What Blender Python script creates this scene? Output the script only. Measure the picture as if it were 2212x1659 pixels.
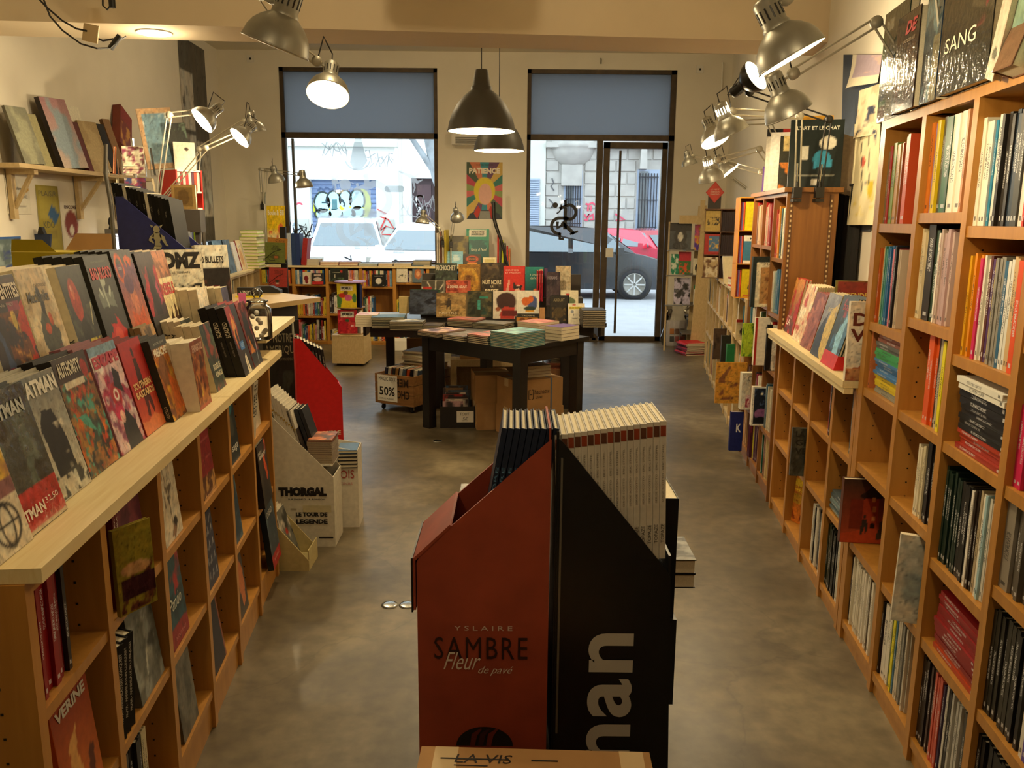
import bpy, math, random
import numpy as np
from mathutils import Matrix, Vector, Euler
for o in list(bpy.data.objects): bpy.data.objects.remove(o, do_unlink=True)
S = bpy.context.scene
COL = S.collection
PI = math.pi
rnd = random.Random(7)

# ------------------------------------------------------------------ camera
FPX, PIT, ROLL, HC = 1800.0, math.radians(11.1), math.radians(0.5), 1.6
cam = bpy.data.cameras.new('camera'); cam.sensor_width = 36; cam.lens = FPX/2212*36
cam.clip_start = 0.05; cam.clip_end = 200
camo = bpy.data.objects.new('camera', cam); COL.objects.link(camo)
camo.matrix_world = Matrix.Translation((0, 0, HC)) @ Euler((PI/2-PIT, 0, 0)).to_matrix().to_4x4() @ Matrix.Rotation(ROLL, 4, 'Z')
S.camera = camo
# ------------------------------------------------------------------ world (bright overcast sky over the street)
w = bpy.data.worlds.new('sky'); S.world = w; w.use_nodes = True
nt = w.node_tree; nt.nodes.clear()
bg = nt.nodes.new('ShaderNodeBackground'); wo = nt.nodes.new('ShaderNodeOutputWorld')
bg.inputs[0].default_value = (0.80, 0.90, 1.0, 1); bg.inputs[1].default_value = 4.4
nt.links.new(bg.outputs[0], wo.inputs[0])
S.view_settings.view_transform = 'Standard'; S.view_settings.look = 'None'
S.view_settings.gamma = 1; S.view_settings.use_curve_mapping = False
S.view_settings.exposure = 0.0
S.cycles.use_denoising = True
try: S.cycles.denoiser = 'OPENIMAGEDENOISE'
except Exception: pass
S.cycles.max_bounces = 7; S.cycles.diffuse_bounces = 4; S.cycles.glossy_bounces = 3
S.cycles.transparent_max_bounces = 10; S.cycles.transmission_bounces = 5
S.cycles.sample_clamp_indirect = 6; S.cycles.caustics_reflective = False; S.cycles.caustics_refractive = False
WARM = (1.0, 0.79, 0.47)
LAMPW = 1.35     # all the shop's bulbs together

# ------------------------------------------------------------------ helpers: where a sight line meets a plane of the room
def ray(px, py):
    u, v = px-1106.0, py-829.5
    c, s = math.cos(ROLL), math.sin(ROLL)
    u, v = (u*c+v*s)/FPX, (-u*s+v*c)/FPX
    cp, sp = math.cos(PIT), math.sin(PIT)
    return (u, cp-v*sp, -(v*cp+sp))
def onz(px, py, z):
    d = ray(px, py); t = (z-HC)/d[2]; return Vector((d[0]*t, d[1]*t, z))
def ony(px, py, y):
    d = ray(px, py); t = y/d[1]; return Vector((d[0]*t, y, HC+d[2]*t))

class Frame:                       # a line of shelving: local y runs away from the door side, local x across it
    def __init__(s, x, y, k):
        s.o = Vector((x, y, 0)); s.a = -math.atan(k)
        s.m = Matrix.Translation(s.o) @ Matrix.Rotation(s.a, 4, 'Z')
        s.c = math.cos(s.a)
    def __call__(s, x, y, z=0): return s.m @ Vector((x, y, z))
    def Y(s, yw): return (yw-s.o.y)/s.c     # world depth -> local y (on the line)
FR = Frame(1.206, 2.246, 0.118)
FL = Frame(-0.933, 2.363, -0.1037)
FR2 = Frame(1.500, 4.90, 0.149)

# ------------------------------------------------------------------ helpers: objects
def lin(c):
    if isinstance(c, str):
        c = c.lstrip('#'); c = tuple(int(c[i:i+2], 16)/255 for i in (0, 2, 4))
    return tuple(((v/12.92) if v <= .04045 else ((v+.055)/1.055)**2.4) for v in c[:3])
def setc(o, c): o.color = (*lin(c), 1); return o

class MB:                          # gathers boxes, prisms, tubes and lathes into one mesh
    def __init__(s): s.v = []; s.f = []; s.mi = []; s.sm = []
    def add(s, vs, fs, M=None, mi=0, smooth=False):
        n = len(s.v)
        s.v += [tuple(M @ Vector(p)) if M is not None else tuple(p) for p in vs]
        for f in fs: s.f.append(tuple(i+n for i in f)); s.mi.append(mi); s.sm.append(smooth)
        return s
    def box(s, x0, y0, z0, x1, y1, z1, M=None, mi=0):
        v = [(x0,y0,z0),(x1,y0,z0),(x1,y1,z0),(x0,y1,z0),(x0,y0,z1),(x1,y0,z1),(x1,y1,z1),(x0,y1,z1)]
        return s.add(v, [(0,3,2,1),(4,5,6,7),(0,1,5,4),(1,2,6,5),(2,3,7,6),(3,0,4,7)], M, mi)
    def prism(s, poly, h0, h1, axis='z', M=None, mi=0):
        n = len(poly)
        if sum(poly[i][0]*poly[(i+1)%n][1]-poly[(i+1)%n][0]*poly[i][1] for i in range(n)) < 0: poly = poly[::-1]
        def P(p, h): return (p[0],p[1],h) if axis=='z' else ((p[0],h,p[1]) if axis=='y' else (h,p[0],p[1]))
        v = [P(p,h0) for p in poly]+[P(p,h1) for p in poly]
        f = [tuple(range(n))[::-1], tuple(range(n,2*n))]+[(i,(i+1)%n,(i+1)%n+n,i+n) for i in range(n)]
        if axis == 'y': f = [q[::-1] for q in f]
        return s.add(v, f, M, mi)
    def tube(s, pts, r, n=6, M=None, mi=0, cap=True):
        pts = [Vector(p) for p in pts]; rs = r if isinstance(r, (list,tuple)) else [r]*len(pts)
        v = []; up = None
        for i, p in enumerate(pts):
            d = (pts[min(i+1,len(pts)-1)]-pts[max(i-1,0)])
            if d.length < 1e-9: d = Vector((0,0,1))
            d.normalize()
            if up is None:
                up = d.orthogonal().normalized()
            else:
                up = up-d*up.dot(d)
                up = up.normalized() if up.length > 1e-6 else d.orthogonal().normalized()
            b = d.cross(up)
            for k in range(n):
                a = 2*PI*k/n; v.append(p+(up*math.cos(a)+b*math.sin(a))*rs[i])
        f = []
        for i in range(len(pts)-1):
            for k in range(n):
                a, b2 = i*n+k, i*n+(k+1)%n
                f.append((a, b2, b2+n, a+n))
        s.add(v, f, M, mi, n > 5)
        if cap and len(pts) > 1:
            m = len(v); s.add([v[k] for k in range(n)], [tuple(range(n))[::-1]], M, mi)
            s.add([v[m-n+k] for k in range(n)], [tuple(range(n))], M, mi)
        return s
    def lathe(s, prof, n=24, M=None, mi=0, smooth=True):
        v = [(r*math.cos(2*PI*k/n), r*math.sin(2*PI*k/n), z) for r, z in prof for k in range(n)]
        f = [(i*n+k, i*n+(k+1)%n, (i+1)*n+(k+1)%n, (i+1)*n+k) for i in range(len(prof)-1) for k in range(n)]
        return s.add(v, f, M, mi, smooth)
    def mesh(s, name, mats):
        me = bpy.data.meshes.new(name); me.from_pydata(s.v, [], s.f)
        for m in (mats if isinstance(mats, (list,tuple)) else [mats]): me.materials.append(m)
        me.polygons.foreach_set('material_index', s.mi); me.polygons.foreach_set('use_smooth', s.sm)
        me.update(); return me
    def obj(s, name, mats, parent=None, loc=None, rot=None, M=None):
        return link(name, s.mesh(name, mats), parent, loc, rot, M)
def link(name, me, parent=None, loc=None, rot=None, M=None):
    o = bpy.data.objects.new(name, me); COL.objects.link(o)
    if parent is not None: o.parent = parent
    if M is not None: o.matrix_local = M
    if loc is not None: o.location = loc
    if rot is not None: o.rotation_euler = rot
    return o
LABELS = {}
def tag(o, label, cat, group=None, kind=None):
    o['label'] = label; o['category'] = cat
    if group: o['group'] = group
    if kind: o['kind'] = kind
    return o
def thing(name, label, cat, loc=(0,0,0), rot=(0,0,0), group=None, M=None):
    o = link(name, None)
    if M is not None: o.matrix_world = M
    else: o.location = loc; o.rotation_euler = rot
    o.empty_display_size = .05
    return tag(o, label, cat, group)
def struct(o): o['kind'] = 'structure'; return o
def copy_tree(o, parent=None):
    c = o.copy(); COL.objects.link(c)
    if parent is not None: c.parent = parent
    for ch in list(o.children): copy_tree(ch, c)
    return c

# ------------------------------------------------------------------ materials (all node based)
def mat(name, col, rough=.5, metal=0, noise=None, spec=.5, bump=None, coat=0, emit=None, objcol=False, attr=None, scale=8, var=.12, coords='Object', trans=0):
    m = bpy.data.materials.new(name); m.use_nodes = True
    n = m.node_tree.nodes; l = m.node_tree.links; b = n['Principled BSDF']
    b.inputs['Roughness'].default_value = rough; b.inputs['Metallic'].default_value = metal
    b.inputs['Specular IOR Level'].default_value = spec
    if coat: b.inputs['Coat Weight'].default_value = coat; b.inputs['Coat Roughness'].default_value = .12
    if trans: b.inputs['Transmission Weight'].default_value = trans
    src = None
    if objcol:
        oi = n.new('ShaderNodeObjectInfo'); src = oi.outputs['Color']
    elif attr:
        at = n.new('ShaderNodeVertexColor'); at.layer_name = attr; src = at.outputs['Color']
    else: b.inputs['Base Color'].default_value = (*lin(col), 1)
    tc = n.new('ShaderNodeTexCoord')
    if noise is not None or var:
        nz = n.new('ShaderNodeTexNoise'); nz.inputs['Scale'].default_value = scale; nz.inputs['Detail'].default_value = 4
        l.new(tc.outputs[coords], nz.inputs['Vector'])
        mr = n.new('ShaderNodeMapRange'); mr.inputs[1].default_value = .3; mr.inputs[2].default_value = .7
        mr.inputs[3].default_value = 1-var; mr.inputs[4].default_value = 1+var
        l.new(nz.outputs[0], mr.inputs[0])
        hs = n.new('ShaderNodeHueSaturation'); l.new(mr.outputs[0], hs.inputs['Value'])
        if src is not None: l.new(src, hs.inputs['Color'])
        else: hs.inputs['Color'].default_value = (*lin(col), 1)
        l.new(hs.outputs[0], b.inputs['Base Color'])
        if bump:
            bp = n.new('ShaderNodeBump'); bp.inputs['Strength'].default_value = bump; bp.inputs['Distance'].default_value = .004
            l.new(nz.outputs[0], bp.inputs['Height']); l.new(bp.outputs[0], b.inputs['Normal'])
    elif src is not None: l.new(src, b.inputs['Base Color'])
    if emit:
        b.inputs['Emission Color'].default_value = (*lin(emit[0]), 1); b.inputs['Emission Strength'].default_value = emit[1]
    return m
def wood(name, c0, c1, rough=.45, stretch=(2, 2, 30), scale=3.0, knots=False):
    m = bpy.data.materials.new(name); m.use_nodes = True
    n = m.node_tree.nodes; l = m.node_tree.links; b = n['Principled BSDF']; b.inputs['Roughness'].default_value = rough
    tc = n.new('ShaderNodeTexCoord'); mp = n.new('ShaderNodeMapping'); mp.inputs['Scale'].default_value = stretch
    l.new(tc.outputs['Object'], mp.inputs[0])
    nz = n.new('ShaderNodeTexNoise'); nz.inputs['Scale'].default_value = scale; nz.inputs['Detail'].default_value = 6; nz.inputs['Distortion'].default_value = .6
    l.new(mp.outputs[0], nz.inputs['Vector'])
    cr = n.new('ShaderNodeValToRGB'); cr.color_ramp.elements[0].position = .32; cr.color_ramp.elements[1].position = .72
    cr.color_ramp.elements[0].color = (*lin(c0), 1); cr.color_ramp.elements[1].color = (*lin(c1), 1)
    l.new(nz.outputs[0], cr.inputs[0]); out = cr.outputs[0]
    if knots:
        vo = n.new('ShaderNodeTexVoronoi'); vo.inputs['Scale'].default_value = 2.2
        mp2 = n.new('ShaderNodeMapping'); mp2.inputs['Scale'].default_value = (3, 1, 3)
        l.new(tc.outputs['Object'], mp2.inputs[0]); l.new(mp2.outputs[0], vo.inputs['Vector'])
        r2 = n.new('ShaderNodeMapRange'); r2.inputs[1].default_value = .03; r2.inputs[2].default_value = .10; r2.inputs[3].default_value = .75; r2.inputs[4].default_value = 0
        l.new(vo.outputs['Distance'], r2.inputs[0])
        mx = n.new('ShaderNodeMix'); mx.data_type = 'RGBA'; l.new(r2.outputs[0], mx.inputs[0]); l.new(out, mx.inputs[6])
        mx.inputs[7].default_value = (*lin('#7a5a30'), 1); out = mx.outputs[2]
    l.new(out, b.inputs['Base Color'])
    return m
M = {}
M['plaster'] = mat('plaster', '#e3dccb', .9, scale=2.5, var=.04, bump=.15)
M['ceiling'] = mat('ceiling_paint', '#e0d8c4', .9, scale=2, var=.03)
M['beam'] = mat('beam_paint', '#dccbae', .85, scale=3, var=.03)
M['pine'] = wood('pine_board', '#dcc48c', '#e8d6a6', .5, (30, 1.5, 8), 3, True)
M['pine2'] = wood('pale_pine', '#b89f70', '#cab283', .55, (20, 2, 8), 3)
M['beech'] = wood('beech_veneer', '#a9742e', '#bb843a', .42, (20, 20, 2), 1.6)
M['beech_edge'] = wood('beech_edge', '#cfa566', '#dcb57a', .4, (8, 8, 2), 2)
M['oak'] = wood('brown_veneer', '#7e5022', '#92602c', .42, (26, 26, 1.6), 1.5)
M['darkoak'] = wood('dark_veneer', '#5e3c20', '#75502c', .5, (26, 26, 1.6), 1.5)
M['lamin'] = wood('counter_laminate', '#a58a5c', '#b0966a', .35, (3, 3, 3), 3)
M['blackwood'] = mat('black_lacquer', '#1b1818', .35, var=.15, scale=20)
M['darkpanel'] = mat('dark_panel', '#3b3630', .6, var=.08)
M['pages'] = mat('paper_pages', '#ddd2b4', .8, var=.08, scale=220)
M['cover'] = mat('printed_card', None, .45, objcol=True, var=.10, scale=40, spec=.25)
M['matcover'] = mat('matt_card', None, .6, objcol=True, var=.07, scale=30)
M['art'] = mat('printed_art', None, .42, attr='Col', var=.14, scale=55, spec=.3)
M['artmat'] = mat('matt_print', None, .7, attr='Col', var=.05, scale=30)
M['foil'] = mat('shrink_wrapped_print', None, .12, attr='Col', var=.2, scale=40, coat=1.0, bump=.9)
M['ink'] = mat('ink_black', '#15120f', .5, var=0)
M['cardboard'] = mat('corrugated_card', '#a87f4e', .8, var=.07, scale=14)
M['silver'] = mat('silver_lamp_paint', '#a9a79c', .38, .75, var=.05, scale=30)
M['silver2'] = mat('grey_lamp_arm', '#b9b3a0', .45, .35, var=.05)
M['blacklamp'] = mat('black_lamp_paint', '#1a1815', .35, .2, var=.05)
M['pendant'] = mat('dark_grey_enamel', '#4a473f', .5, .1, var=.04)
M['pendin'] = mat('white_enamel', '#efe6cf', .5, var=.02)
M['bulb'] = mat('glowing_bulb', '#fff4dc', .4, var=0, emit=('#ffedc4', 22.0))
M['bulboff'] = mat('unlit_bulb', '#e8e4da', .2, var=0)
M['chrome'] = mat('chrome', '#c9c9c6', .2, 1.0, var=.03)
M['cord'] = mat('black_cord', '#17130f', .5, var=0)
M['frame'] = mat('bronze_frame', '#4a3d2c', .5, .3, var=.25, scale=10)
M['white'] = mat('white_paint', '#e9e4d6', .5, var=.03)
M['whiteplastic'] = mat('white_plastic', '#dedad0', .35, var=.02)
M['tape'] = mat('paper_tape', '#cdb488', .6, var=.05)
M['orangecard'] = mat('orange_card', '#d08a1c', .55, var=.08)
M['yellowcard'] = mat('yellow_card', '#d2bd1e', .5, var=.05)
M['redmetal'] = mat('red_shelf_paint', '#b3261c', .4, var=.05)
M['greymetal'] = mat('grey_metal', '#77746c', .4, .6, var=.05)
M['txt'] = mat('print_ink', None, .45, objcol=True, var=.03)
def glassmat(name, tint, refl=1.0):
    m = bpy.data.materials.new(name); m.use_nodes = True; n = m.node_tree.nodes; l = m.node_tree.links
    n.remove(n['Principled BSDF']); out = n['Material Output']
    t = n.new('ShaderNodeBsdfTransparent'); t.inputs[0].default_value = (*tint, 1)
    g = n.new('ShaderNodeBsdfGlossy'); g.inputs['Roughness'].default_value = .02
    fr = n.new('ShaderNodeFresnel'); fr.inputs[0].default_value = 1.45
    mu = n.new('ShaderNodeMath'); mu.operation = 'MULTIPLY'; mu.inputs[1].default_value = refl; l.new(fr.outputs[0], mu.inputs[0])
    mx = n.new('ShaderNodeMixShader'); l.new(mu.outputs[0], mx.inputs[0]); l.new(t.outputs[0], mx.inputs[1]); l.new(g.outputs[0], mx.inputs[2])
    l.new(mx.outputs[0], out.inputs[0]); return m
M['glass'] = glassmat('window_glass', (.94, .97, .97))
M['wrap'] = glassmat('clear_plastic', (.93, .93, .92), 2.5)
def blindmat():
    m = bpy.data.materials.new('frosted_blue_film'); m.use_nodes = True; n = m.node_tree.nodes; l = m.node_tree.links
    n.remove(n['Principled BSDF']); out = n['Material Output']
    d = n.new('ShaderNodeBsdfDiffuse'); d.inputs[0].default_value = (*lin('#6e6c64'), 1)
    t = n.new('ShaderNodeBsdfTranslucent'); t.inputs[0].default_value = (*lin('#b6bcc0'), 1)
    mx = n.new('ShaderNodeMixShader'); mx.inputs[0].default_value = .5
    l.new(d.outputs[0], mx.inputs[1]); l.new(t.outputs[0], mx.inputs[2]); l.new(mx.outputs[0], out.inputs[0]); return m
M['film'] = blindmat()
def vinyl(name, c, f):
    m = bpy.data.materials.new(name); m.use_nodes = True; n = m.node_tree.nodes; l = m.node_tree.links
    n.remove(n['Principled BSDF']); out = n['Material Output']; d = n.new('ShaderNodeBsdfDiffuse'); t = n.new('ShaderNodeBsdfTranslucent'); tr = n.new('ShaderNodeBsdfTransparent')
    d.inputs[0].default_value = t.inputs[0].default_value = (*lin(c), 1); mx = n.new('ShaderNodeMixShader'); mx.inputs[0].default_value = .96
    l.new(d.outputs[0], mx.inputs[1]); l.new(t.outputs[0], mx.inputs[2]); m2 = n.new('ShaderNodeMixShader'); m2.inputs[0].default_value = f
    l.new(tr.outputs[0], m2.inputs[1]); l.new(mx.outputs[0], m2.inputs[2]); l.new(m2.outputs[0], out.inputs[0]); return m
M['vinylw'] = vinyl('white_vinyl', '#fdfdfd', .6); M['vinylg'] = vinyl('thin_grey_vinyl', '#aab4b8', .6)
def floormat():
    m = bpy.data.materials.new('waxed_concrete'); m.use_nodes = True; n = m.node_tree.nodes; l = m.node_tree.links; b = n['Principled BSDF']
    tc = n.new('ShaderNodeTexCoord')
    def nz(sc, det=5, dist=0):
        q = n.new('ShaderNodeTexNoise'); q.inputs['Scale'].default_value = sc; q.inputs['Detail'].default_value = det; q.inputs['Distortion'].default_value = dist
        l.new(tc.outputs['Object'], q.inputs['Vector']); return q.outputs[0]
    cr = n.new('ShaderNodeValToRGB'); e = cr.color_ramp.elements
    e[0].position = .33; e[0].color = (*lin('#4a412c'), 1); e[1].position = .67; e[1].color = (*lin('#7e7259'), 1)
    x = cr.color_ramp.elements.new(.5); x.color = (*lin('#5e533e'), 1)
    l.new(nz(1.3, 8, .5), cr.inputs[0])
    hs = n.new('ShaderNodeHueSaturation'); mr = n.new('ShaderNodeMapRange')
    mr.inputs[1].default_value = .35; mr.inputs[2].default_value = .65; mr.inputs[3].default_value = .78; mr.inputs[4].default_value = 1.2
    l.new(nz(14, 6), mr.inputs[0]); l.new(mr.outputs[0], hs.inputs['Value']); l.new(cr.outputs[0], hs.inputs['Color'])
    # fine hairline cracks and scuffs
    vo = n.new('ShaderNodeTexVoronoi'); vo.feature = 'DISTANCE_TO_EDGE'; vo.inputs['Scale'].default_value = .9
    dn = n.new('ShaderNodeMixRGB'); dn.blend_type = 'ADD'; dn.inputs[0].default_value = .35
    nn = n.new('ShaderNodeTexNoise'); nn.inputs['Scale'].default_value = 3; nn.inputs['Detail'].default_value = 6
    l.new(tc.outputs['Object'], nn.inputs['Vector']); l.new(tc.outputs['Object'], dn.inputs[1]); l.new(nn.outputs['Color'], dn.inputs[2]); l.new(dn.outputs[0], vo.inputs['Vector'])
    cm = n.new('ShaderNodeMapRange'); cm.inputs[1].default_value = 0; cm.inputs[2].default_value = .006; cm.inputs[3].default_value = .8; cm.inputs[4].default_value = 1
    l.new(vo.outputs['Distance'], cm.inputs[0])
    mx = n.new('ShaderNodeMixRGB'); mx.blend_type = 'MULTIPLY'; mx.inputs[0].default_value = 1; l.new(hs.outputs[0], mx.inputs[1]); l.new(cm.outputs[0], mx.inputs[2])
    l.new(mx.outputs[0], b.inputs['Base Color'])
    rr = n.new('ShaderNodeMapRange'); rr.inputs[3].default_value = .28; rr.inputs[4].default_value = .5; l.new(nz(2.5, 5), rr.inputs[0]); l.new(rr.outputs[0], b.inputs['Roughness'])
    bp = n.new('ShaderNodeBump'); bp.inputs['Strength'].default_value = .12; bp.inputs['Distance'].default_value = .003; l.new(nz(30, 5), bp.inputs['Height']); l.new(bp.outputs[0], b.inputs['Normal'])
    return m
M['floor'] = floormat()
def spinemat():
    m = bpy.data.materials.new('printed_spine'); m.use_nodes = True; n = m.node_tree.nodes; l = m.node_tree.links; b = n['Principled BSDF']
    b.inputs['Roughness'].default_value = .42; b.inputs['Specular IOR Level'].default_value = .3
    oi = n.new('ShaderNodeObjectInfo'); tc = n.new('ShaderNodeTexCoord'); sp = n.new('ShaderNodeSeparateXYZ'); l.new(tc.outputs['Generated'], sp.inputs[0])
    def ma(op, a, bb=None, c=None):
        q = n.new('ShaderNodeMath'); q.operation = op
        for i, v in enumerate((a, bb, c)):
            if v is None: continue
            if isinstance(v, (int, float)): q.inputs[i].default_value = v
            else: l.new(v, q.inputs[i])
        return q.outputs[0]
    x, y, z = sp.outputs; R = oi.outputs['Random']
    zz = ma('ADD', ma('MULTIPLY', z, 1.0), ma('MULTIPLY', R, 7.0))
    cv = n.new('ShaderNodeCombineXYZ'); l.new(ma('MULTIPLY', zz, 90), cv.inputs[2]); l.new(ma('MULTIPLY', y, 3.0), cv.inputs[1])
    nz = n.new('ShaderNodeTexNoise'); nz.inputs['Scale'].default_value = 1; nz.inputs['Detail'].default_value = 1; l.new(cv.outputs[0], nz.inputs['Vector'])
    let = ma('GREATER_THAN', nz.outputs[0], .5)
    mid = ma('LESS_THAN', ma('ABSOLUTE', ma('SUBTRACT', y, .5)), .24)
    lo = ma('ADD', .30, ma('MULTIPLY', R, .25)); hi = ma('ADD', .62, ma('MULTIPLY', R, .28))
    win = ma('MULTIPLY', ma('GREATER_THAN', z, lo), ma('LESS_THAN', z, hi))
    logo = ma('LESS_THAN', ma('ABSOLUTE', ma('SUBTRACT', z, .07)), .02)
    face = ma('LESS_THAN', x, .04)
    tx = ma('MULTIPLY', ma('MULTIPLY', face, mid), ma('MINIMUM', 1, ma('ADD', ma('MULTIPLY', let, win), logo)))
    bw = n.new('ShaderNodeRGBToBW'); l.new(oi.outputs['Color'], bw.inputs[0])
    ink = n.new('ShaderNodeMapRange'); ink.inputs[1].default_value = .22; ink.inputs[2].default_value = .24; ink.inputs[3].default_value = .62; ink.inputs[4].default_value = .03
    l.new(bw.outputs[0], ink.inputs[0])
    hs = n.new('ShaderNodeHueSaturation'); l.new(oi.outputs['Color'], hs.inputs['Color'])
    n2 = n.new('ShaderNodeTexNoise'); n2.inputs['Scale'].default_value = 6; l.new(cv.outputs[0], n2.inputs['Vector'])
    hs.inputs['Value'].default_value = 1.0
    mx = n.new('ShaderNodeMix'); mx.data_type = 'RGBA'; l.new(ma('MULTIPLY', tx, .8), mx.inputs[0]); l.new(hs.outputs[0], mx.inputs[6]); l.new(ink.outputs[0], mx.inputs[7])
    l.new(mx.outputs[2], b.inputs['Base Color']); return m
M['spine'] = spinemat()

# ------------------------------------------------------------------ lettering
_tc = {}
def text_mesh(s, bold=0.0, res=2, shear=0.0, spacing=1.0):
    key = (s, bold, res, shear, spacing)
    if key in _tc: return _tc[key]
    cu = bpy.data.curves.new('lettering', 'FONT'); cu.body = s; cu.size = 1; cu.resolution_u = res; cu.offset = bold; cu.shear = shear
    cu.space_character = spacing; cu.fill_mode = 'BOTH'
    o = bpy.data.objects.new('lettering', cu)
    me = bpy.data.meshes.new_from_object(o)
    bpy.data.objects.remove(o)
    co = np.zeros(len(me.vertices)*3); me.vertices.foreach_get('co', co); co = co.reshape(-1, 3)
    lo, hi = co.min(0), co.max(0)
    co[:, 0] = (co[:, 0]-lo[0])/max(hi[0]-lo[0], 1e-6); co[:, 1] = (co[:, 1]-lo[1])/max(hi[1]-lo[1], 1e-6); co[:, 2] = 0
    faces = [tuple(p.vertices) for p in me.polygons]; bpy.data.meshes.remove(me)
    _tc[key] = (co, faces); return _tc[key]
def text(s, ex, ez, org, w, h, col, parent=None, name='lettering', m=None, bold=0.0, shear=0.0, spacing=1.0, depth=.0012, out=None, res=2):
    """letters filling the box org .. org+w*ex+h*ez; ex, ez unit vectors in the parent's space"""
    co, fs = text_mesh(s, bold, res, shear, spacing)
    ex, ez, org = np.array(ex, float), np.array(ez, float), np.array(org, float)
    nrm = np.cross(ex, ez)
    v = org+co[:, :1]*w*ex+co[:, 1:2]*h*ez+nrm*depth
    me = bpy.data.meshes.new(name); me.from_pydata([tuple(p) for p in v], [], fs); me.materials.append(m or M['txt']); me.update()
    o = link(name, me, parent); setc(o, col); return o

# ------------------------------------------------------------------ printed pictures: pigment laid on a fine grid of the cover
def vnoise(nx, ny, fx, fy, seed):
    r = np.random.RandomState(seed); g = r.rand(int(fy)+3, int(fx)+3)
    xs = np.linspace(0, fx, nx); ys = np.linspace(0, fy, ny)
    xi = xs.astype(int); yi = ys.astype(int); xf = xs-xi; yf = ys-yi; xf = xf*xf*(3-2*xf); yf = yf*yf*(3-2*yf)
    a = g[yi][:, xi]; b = g[yi][:, xi+1]; c = g[yi+1][:, xi]; d = g[yi+1][:, xi+1]
    return (a*(1-xf)+b*xf)*(1-yf[:, None])+(c*(1-xf)+d*xf)*yf[:, None]
def fbm(nx, ny, f, seed, asp=1.4):
    return (vnoise(nx, ny, f, f*asp, seed)*.55+vnoise(nx, ny, f*2.1, f*2.1*asp, seed+1)*.3+vnoise(nx, ny, f*4.3, f*4.3*asp, seed+2)*.15)
def paint(nx, ny, layers):
    X, Y = np.meshgrid(np.linspace(0, 1, nx), np.linspace(0, 1, ny)); C = np.zeros((ny, nx, 3)); C[:] = lin(layers[0][1])
    wob = (fbm(nx, ny, 5, 11)-.5)*.06
    def put(mask, c, a=1.0):
        mk = (mask*a)[..., None]; C[:] = C*(1-mk)+np.array(lin(c))*mk
    for L in layers[1:]:
        k = L[0]
        if k == 'grad': t = np.clip((Y-L[3])/(L[4]-L[3]), 0, 1) if len(L) > 3 else Y; C[:] = np.array(lin(L[1]))*(1-t[..., None])+np.array(lin(L[2]))*t[..., None]
        elif k == 'blot': # colour, freq, threshold, seed, (x0,y0,x1,y1)
            n_ = fbm(nx, ny, L[2], L[4]); mk = np.clip((n_-L[3])*9, 0, 1)
            if len(L) > 5: x0, y0, x1, y1 = L[5]; mk = mk*((X > x0)*(X < x1)*(Y > y0)*(Y < y1))
            put(mk, L[1])
        elif k == 'ell': x, y, rx, ry = L[2]; d = ((X-x)/rx)**2+((Y-y)/ry)**2+wob*4*(L[3] if len(L) > 3 else 0); put(np.clip((1.05-d)*6, 0, 1), L[1])
        elif k == 'ring': x, y, rx, ry, w_ = L[2]; d = np.sqrt(((X-x)/rx)**2+((Y-y)/ry)**2); put(np.clip(1.4-abs(d-1)/w_, 0, 1), L[1])
        elif k == 'rect': x0, y0, x1, y1 = L[2]; put(((X >= x0)*(X <= x1)*(Y >= y0)*(Y <= y1)).astype(float), L[1])
        elif k == 'poly':
            P = L[2]; ins = np.zeros_like(X, bool); n_ = len(P); Xw = X+wob*(L[3] if len(L) > 3 else 0)
            for i in range(n_):
                x0, y0 = P[i]; x1, y1 = P[(i+1) % n_]
                if y0 == y1: continue
                c_ = ((y0 > Y) != (y1 > Y)) & (Xw < (x1-x0)*(Y-y0)/(y1-y0)+x0); ins ^= c_
            put(ins.astype(float), L[1])
        elif k == 'line':
            x0, y0, x1, y1, w_ = L[2]; dx, dy = x1-x0, y1-y0; t = np.clip(((X-x0)*dx+(Y-y0)*dy)/(dx*dx+dy*dy+1e-9), 0, 1)
            d = np.hypot(X-x0-t*dx, Y-y0-t*dy); put(np.clip((w_-d)/w_*3, 0, 1), L[1])
        elif k == 'rays':
            a = np.arctan2((Y-L[2][1])*1.45, X-L[2][0]); idx = ((a/(2*PI)+1)*len(L[1])*2).astype(int) % len(L[1])
            C[:] = np.array([lin(c) for c in L[1]])[idx]
        elif k == 'stripes': put(((Y*L[2]) % 1 < L[3]).astype(float), L[1])
        elif k == 'vstripes': put(((X*L[2]) % 1 < L[3]).astype(float), L[1])
    if nx > 24 and any(L[0] == 'blot' for L in layers):      # drawn detail: hatching and inked contours
        sd = (len(str(layers))*7) % 997; f1 = fbm(nx, ny, 9, sd); f2 = fbm(nx, ny, 13, sd+40)
        C *= (.62+.76*f2)[..., None]; C[:, :, 0] *= .88+.24*f1; C[:, :, 2] *= 1.12-.24*f1
        C *= (1-.55*np.clip(1-abs(f1-.5)/.022, 0, 1))[..., None]
    return np.clip(C, 0, 1)
_ac = {}
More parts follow.
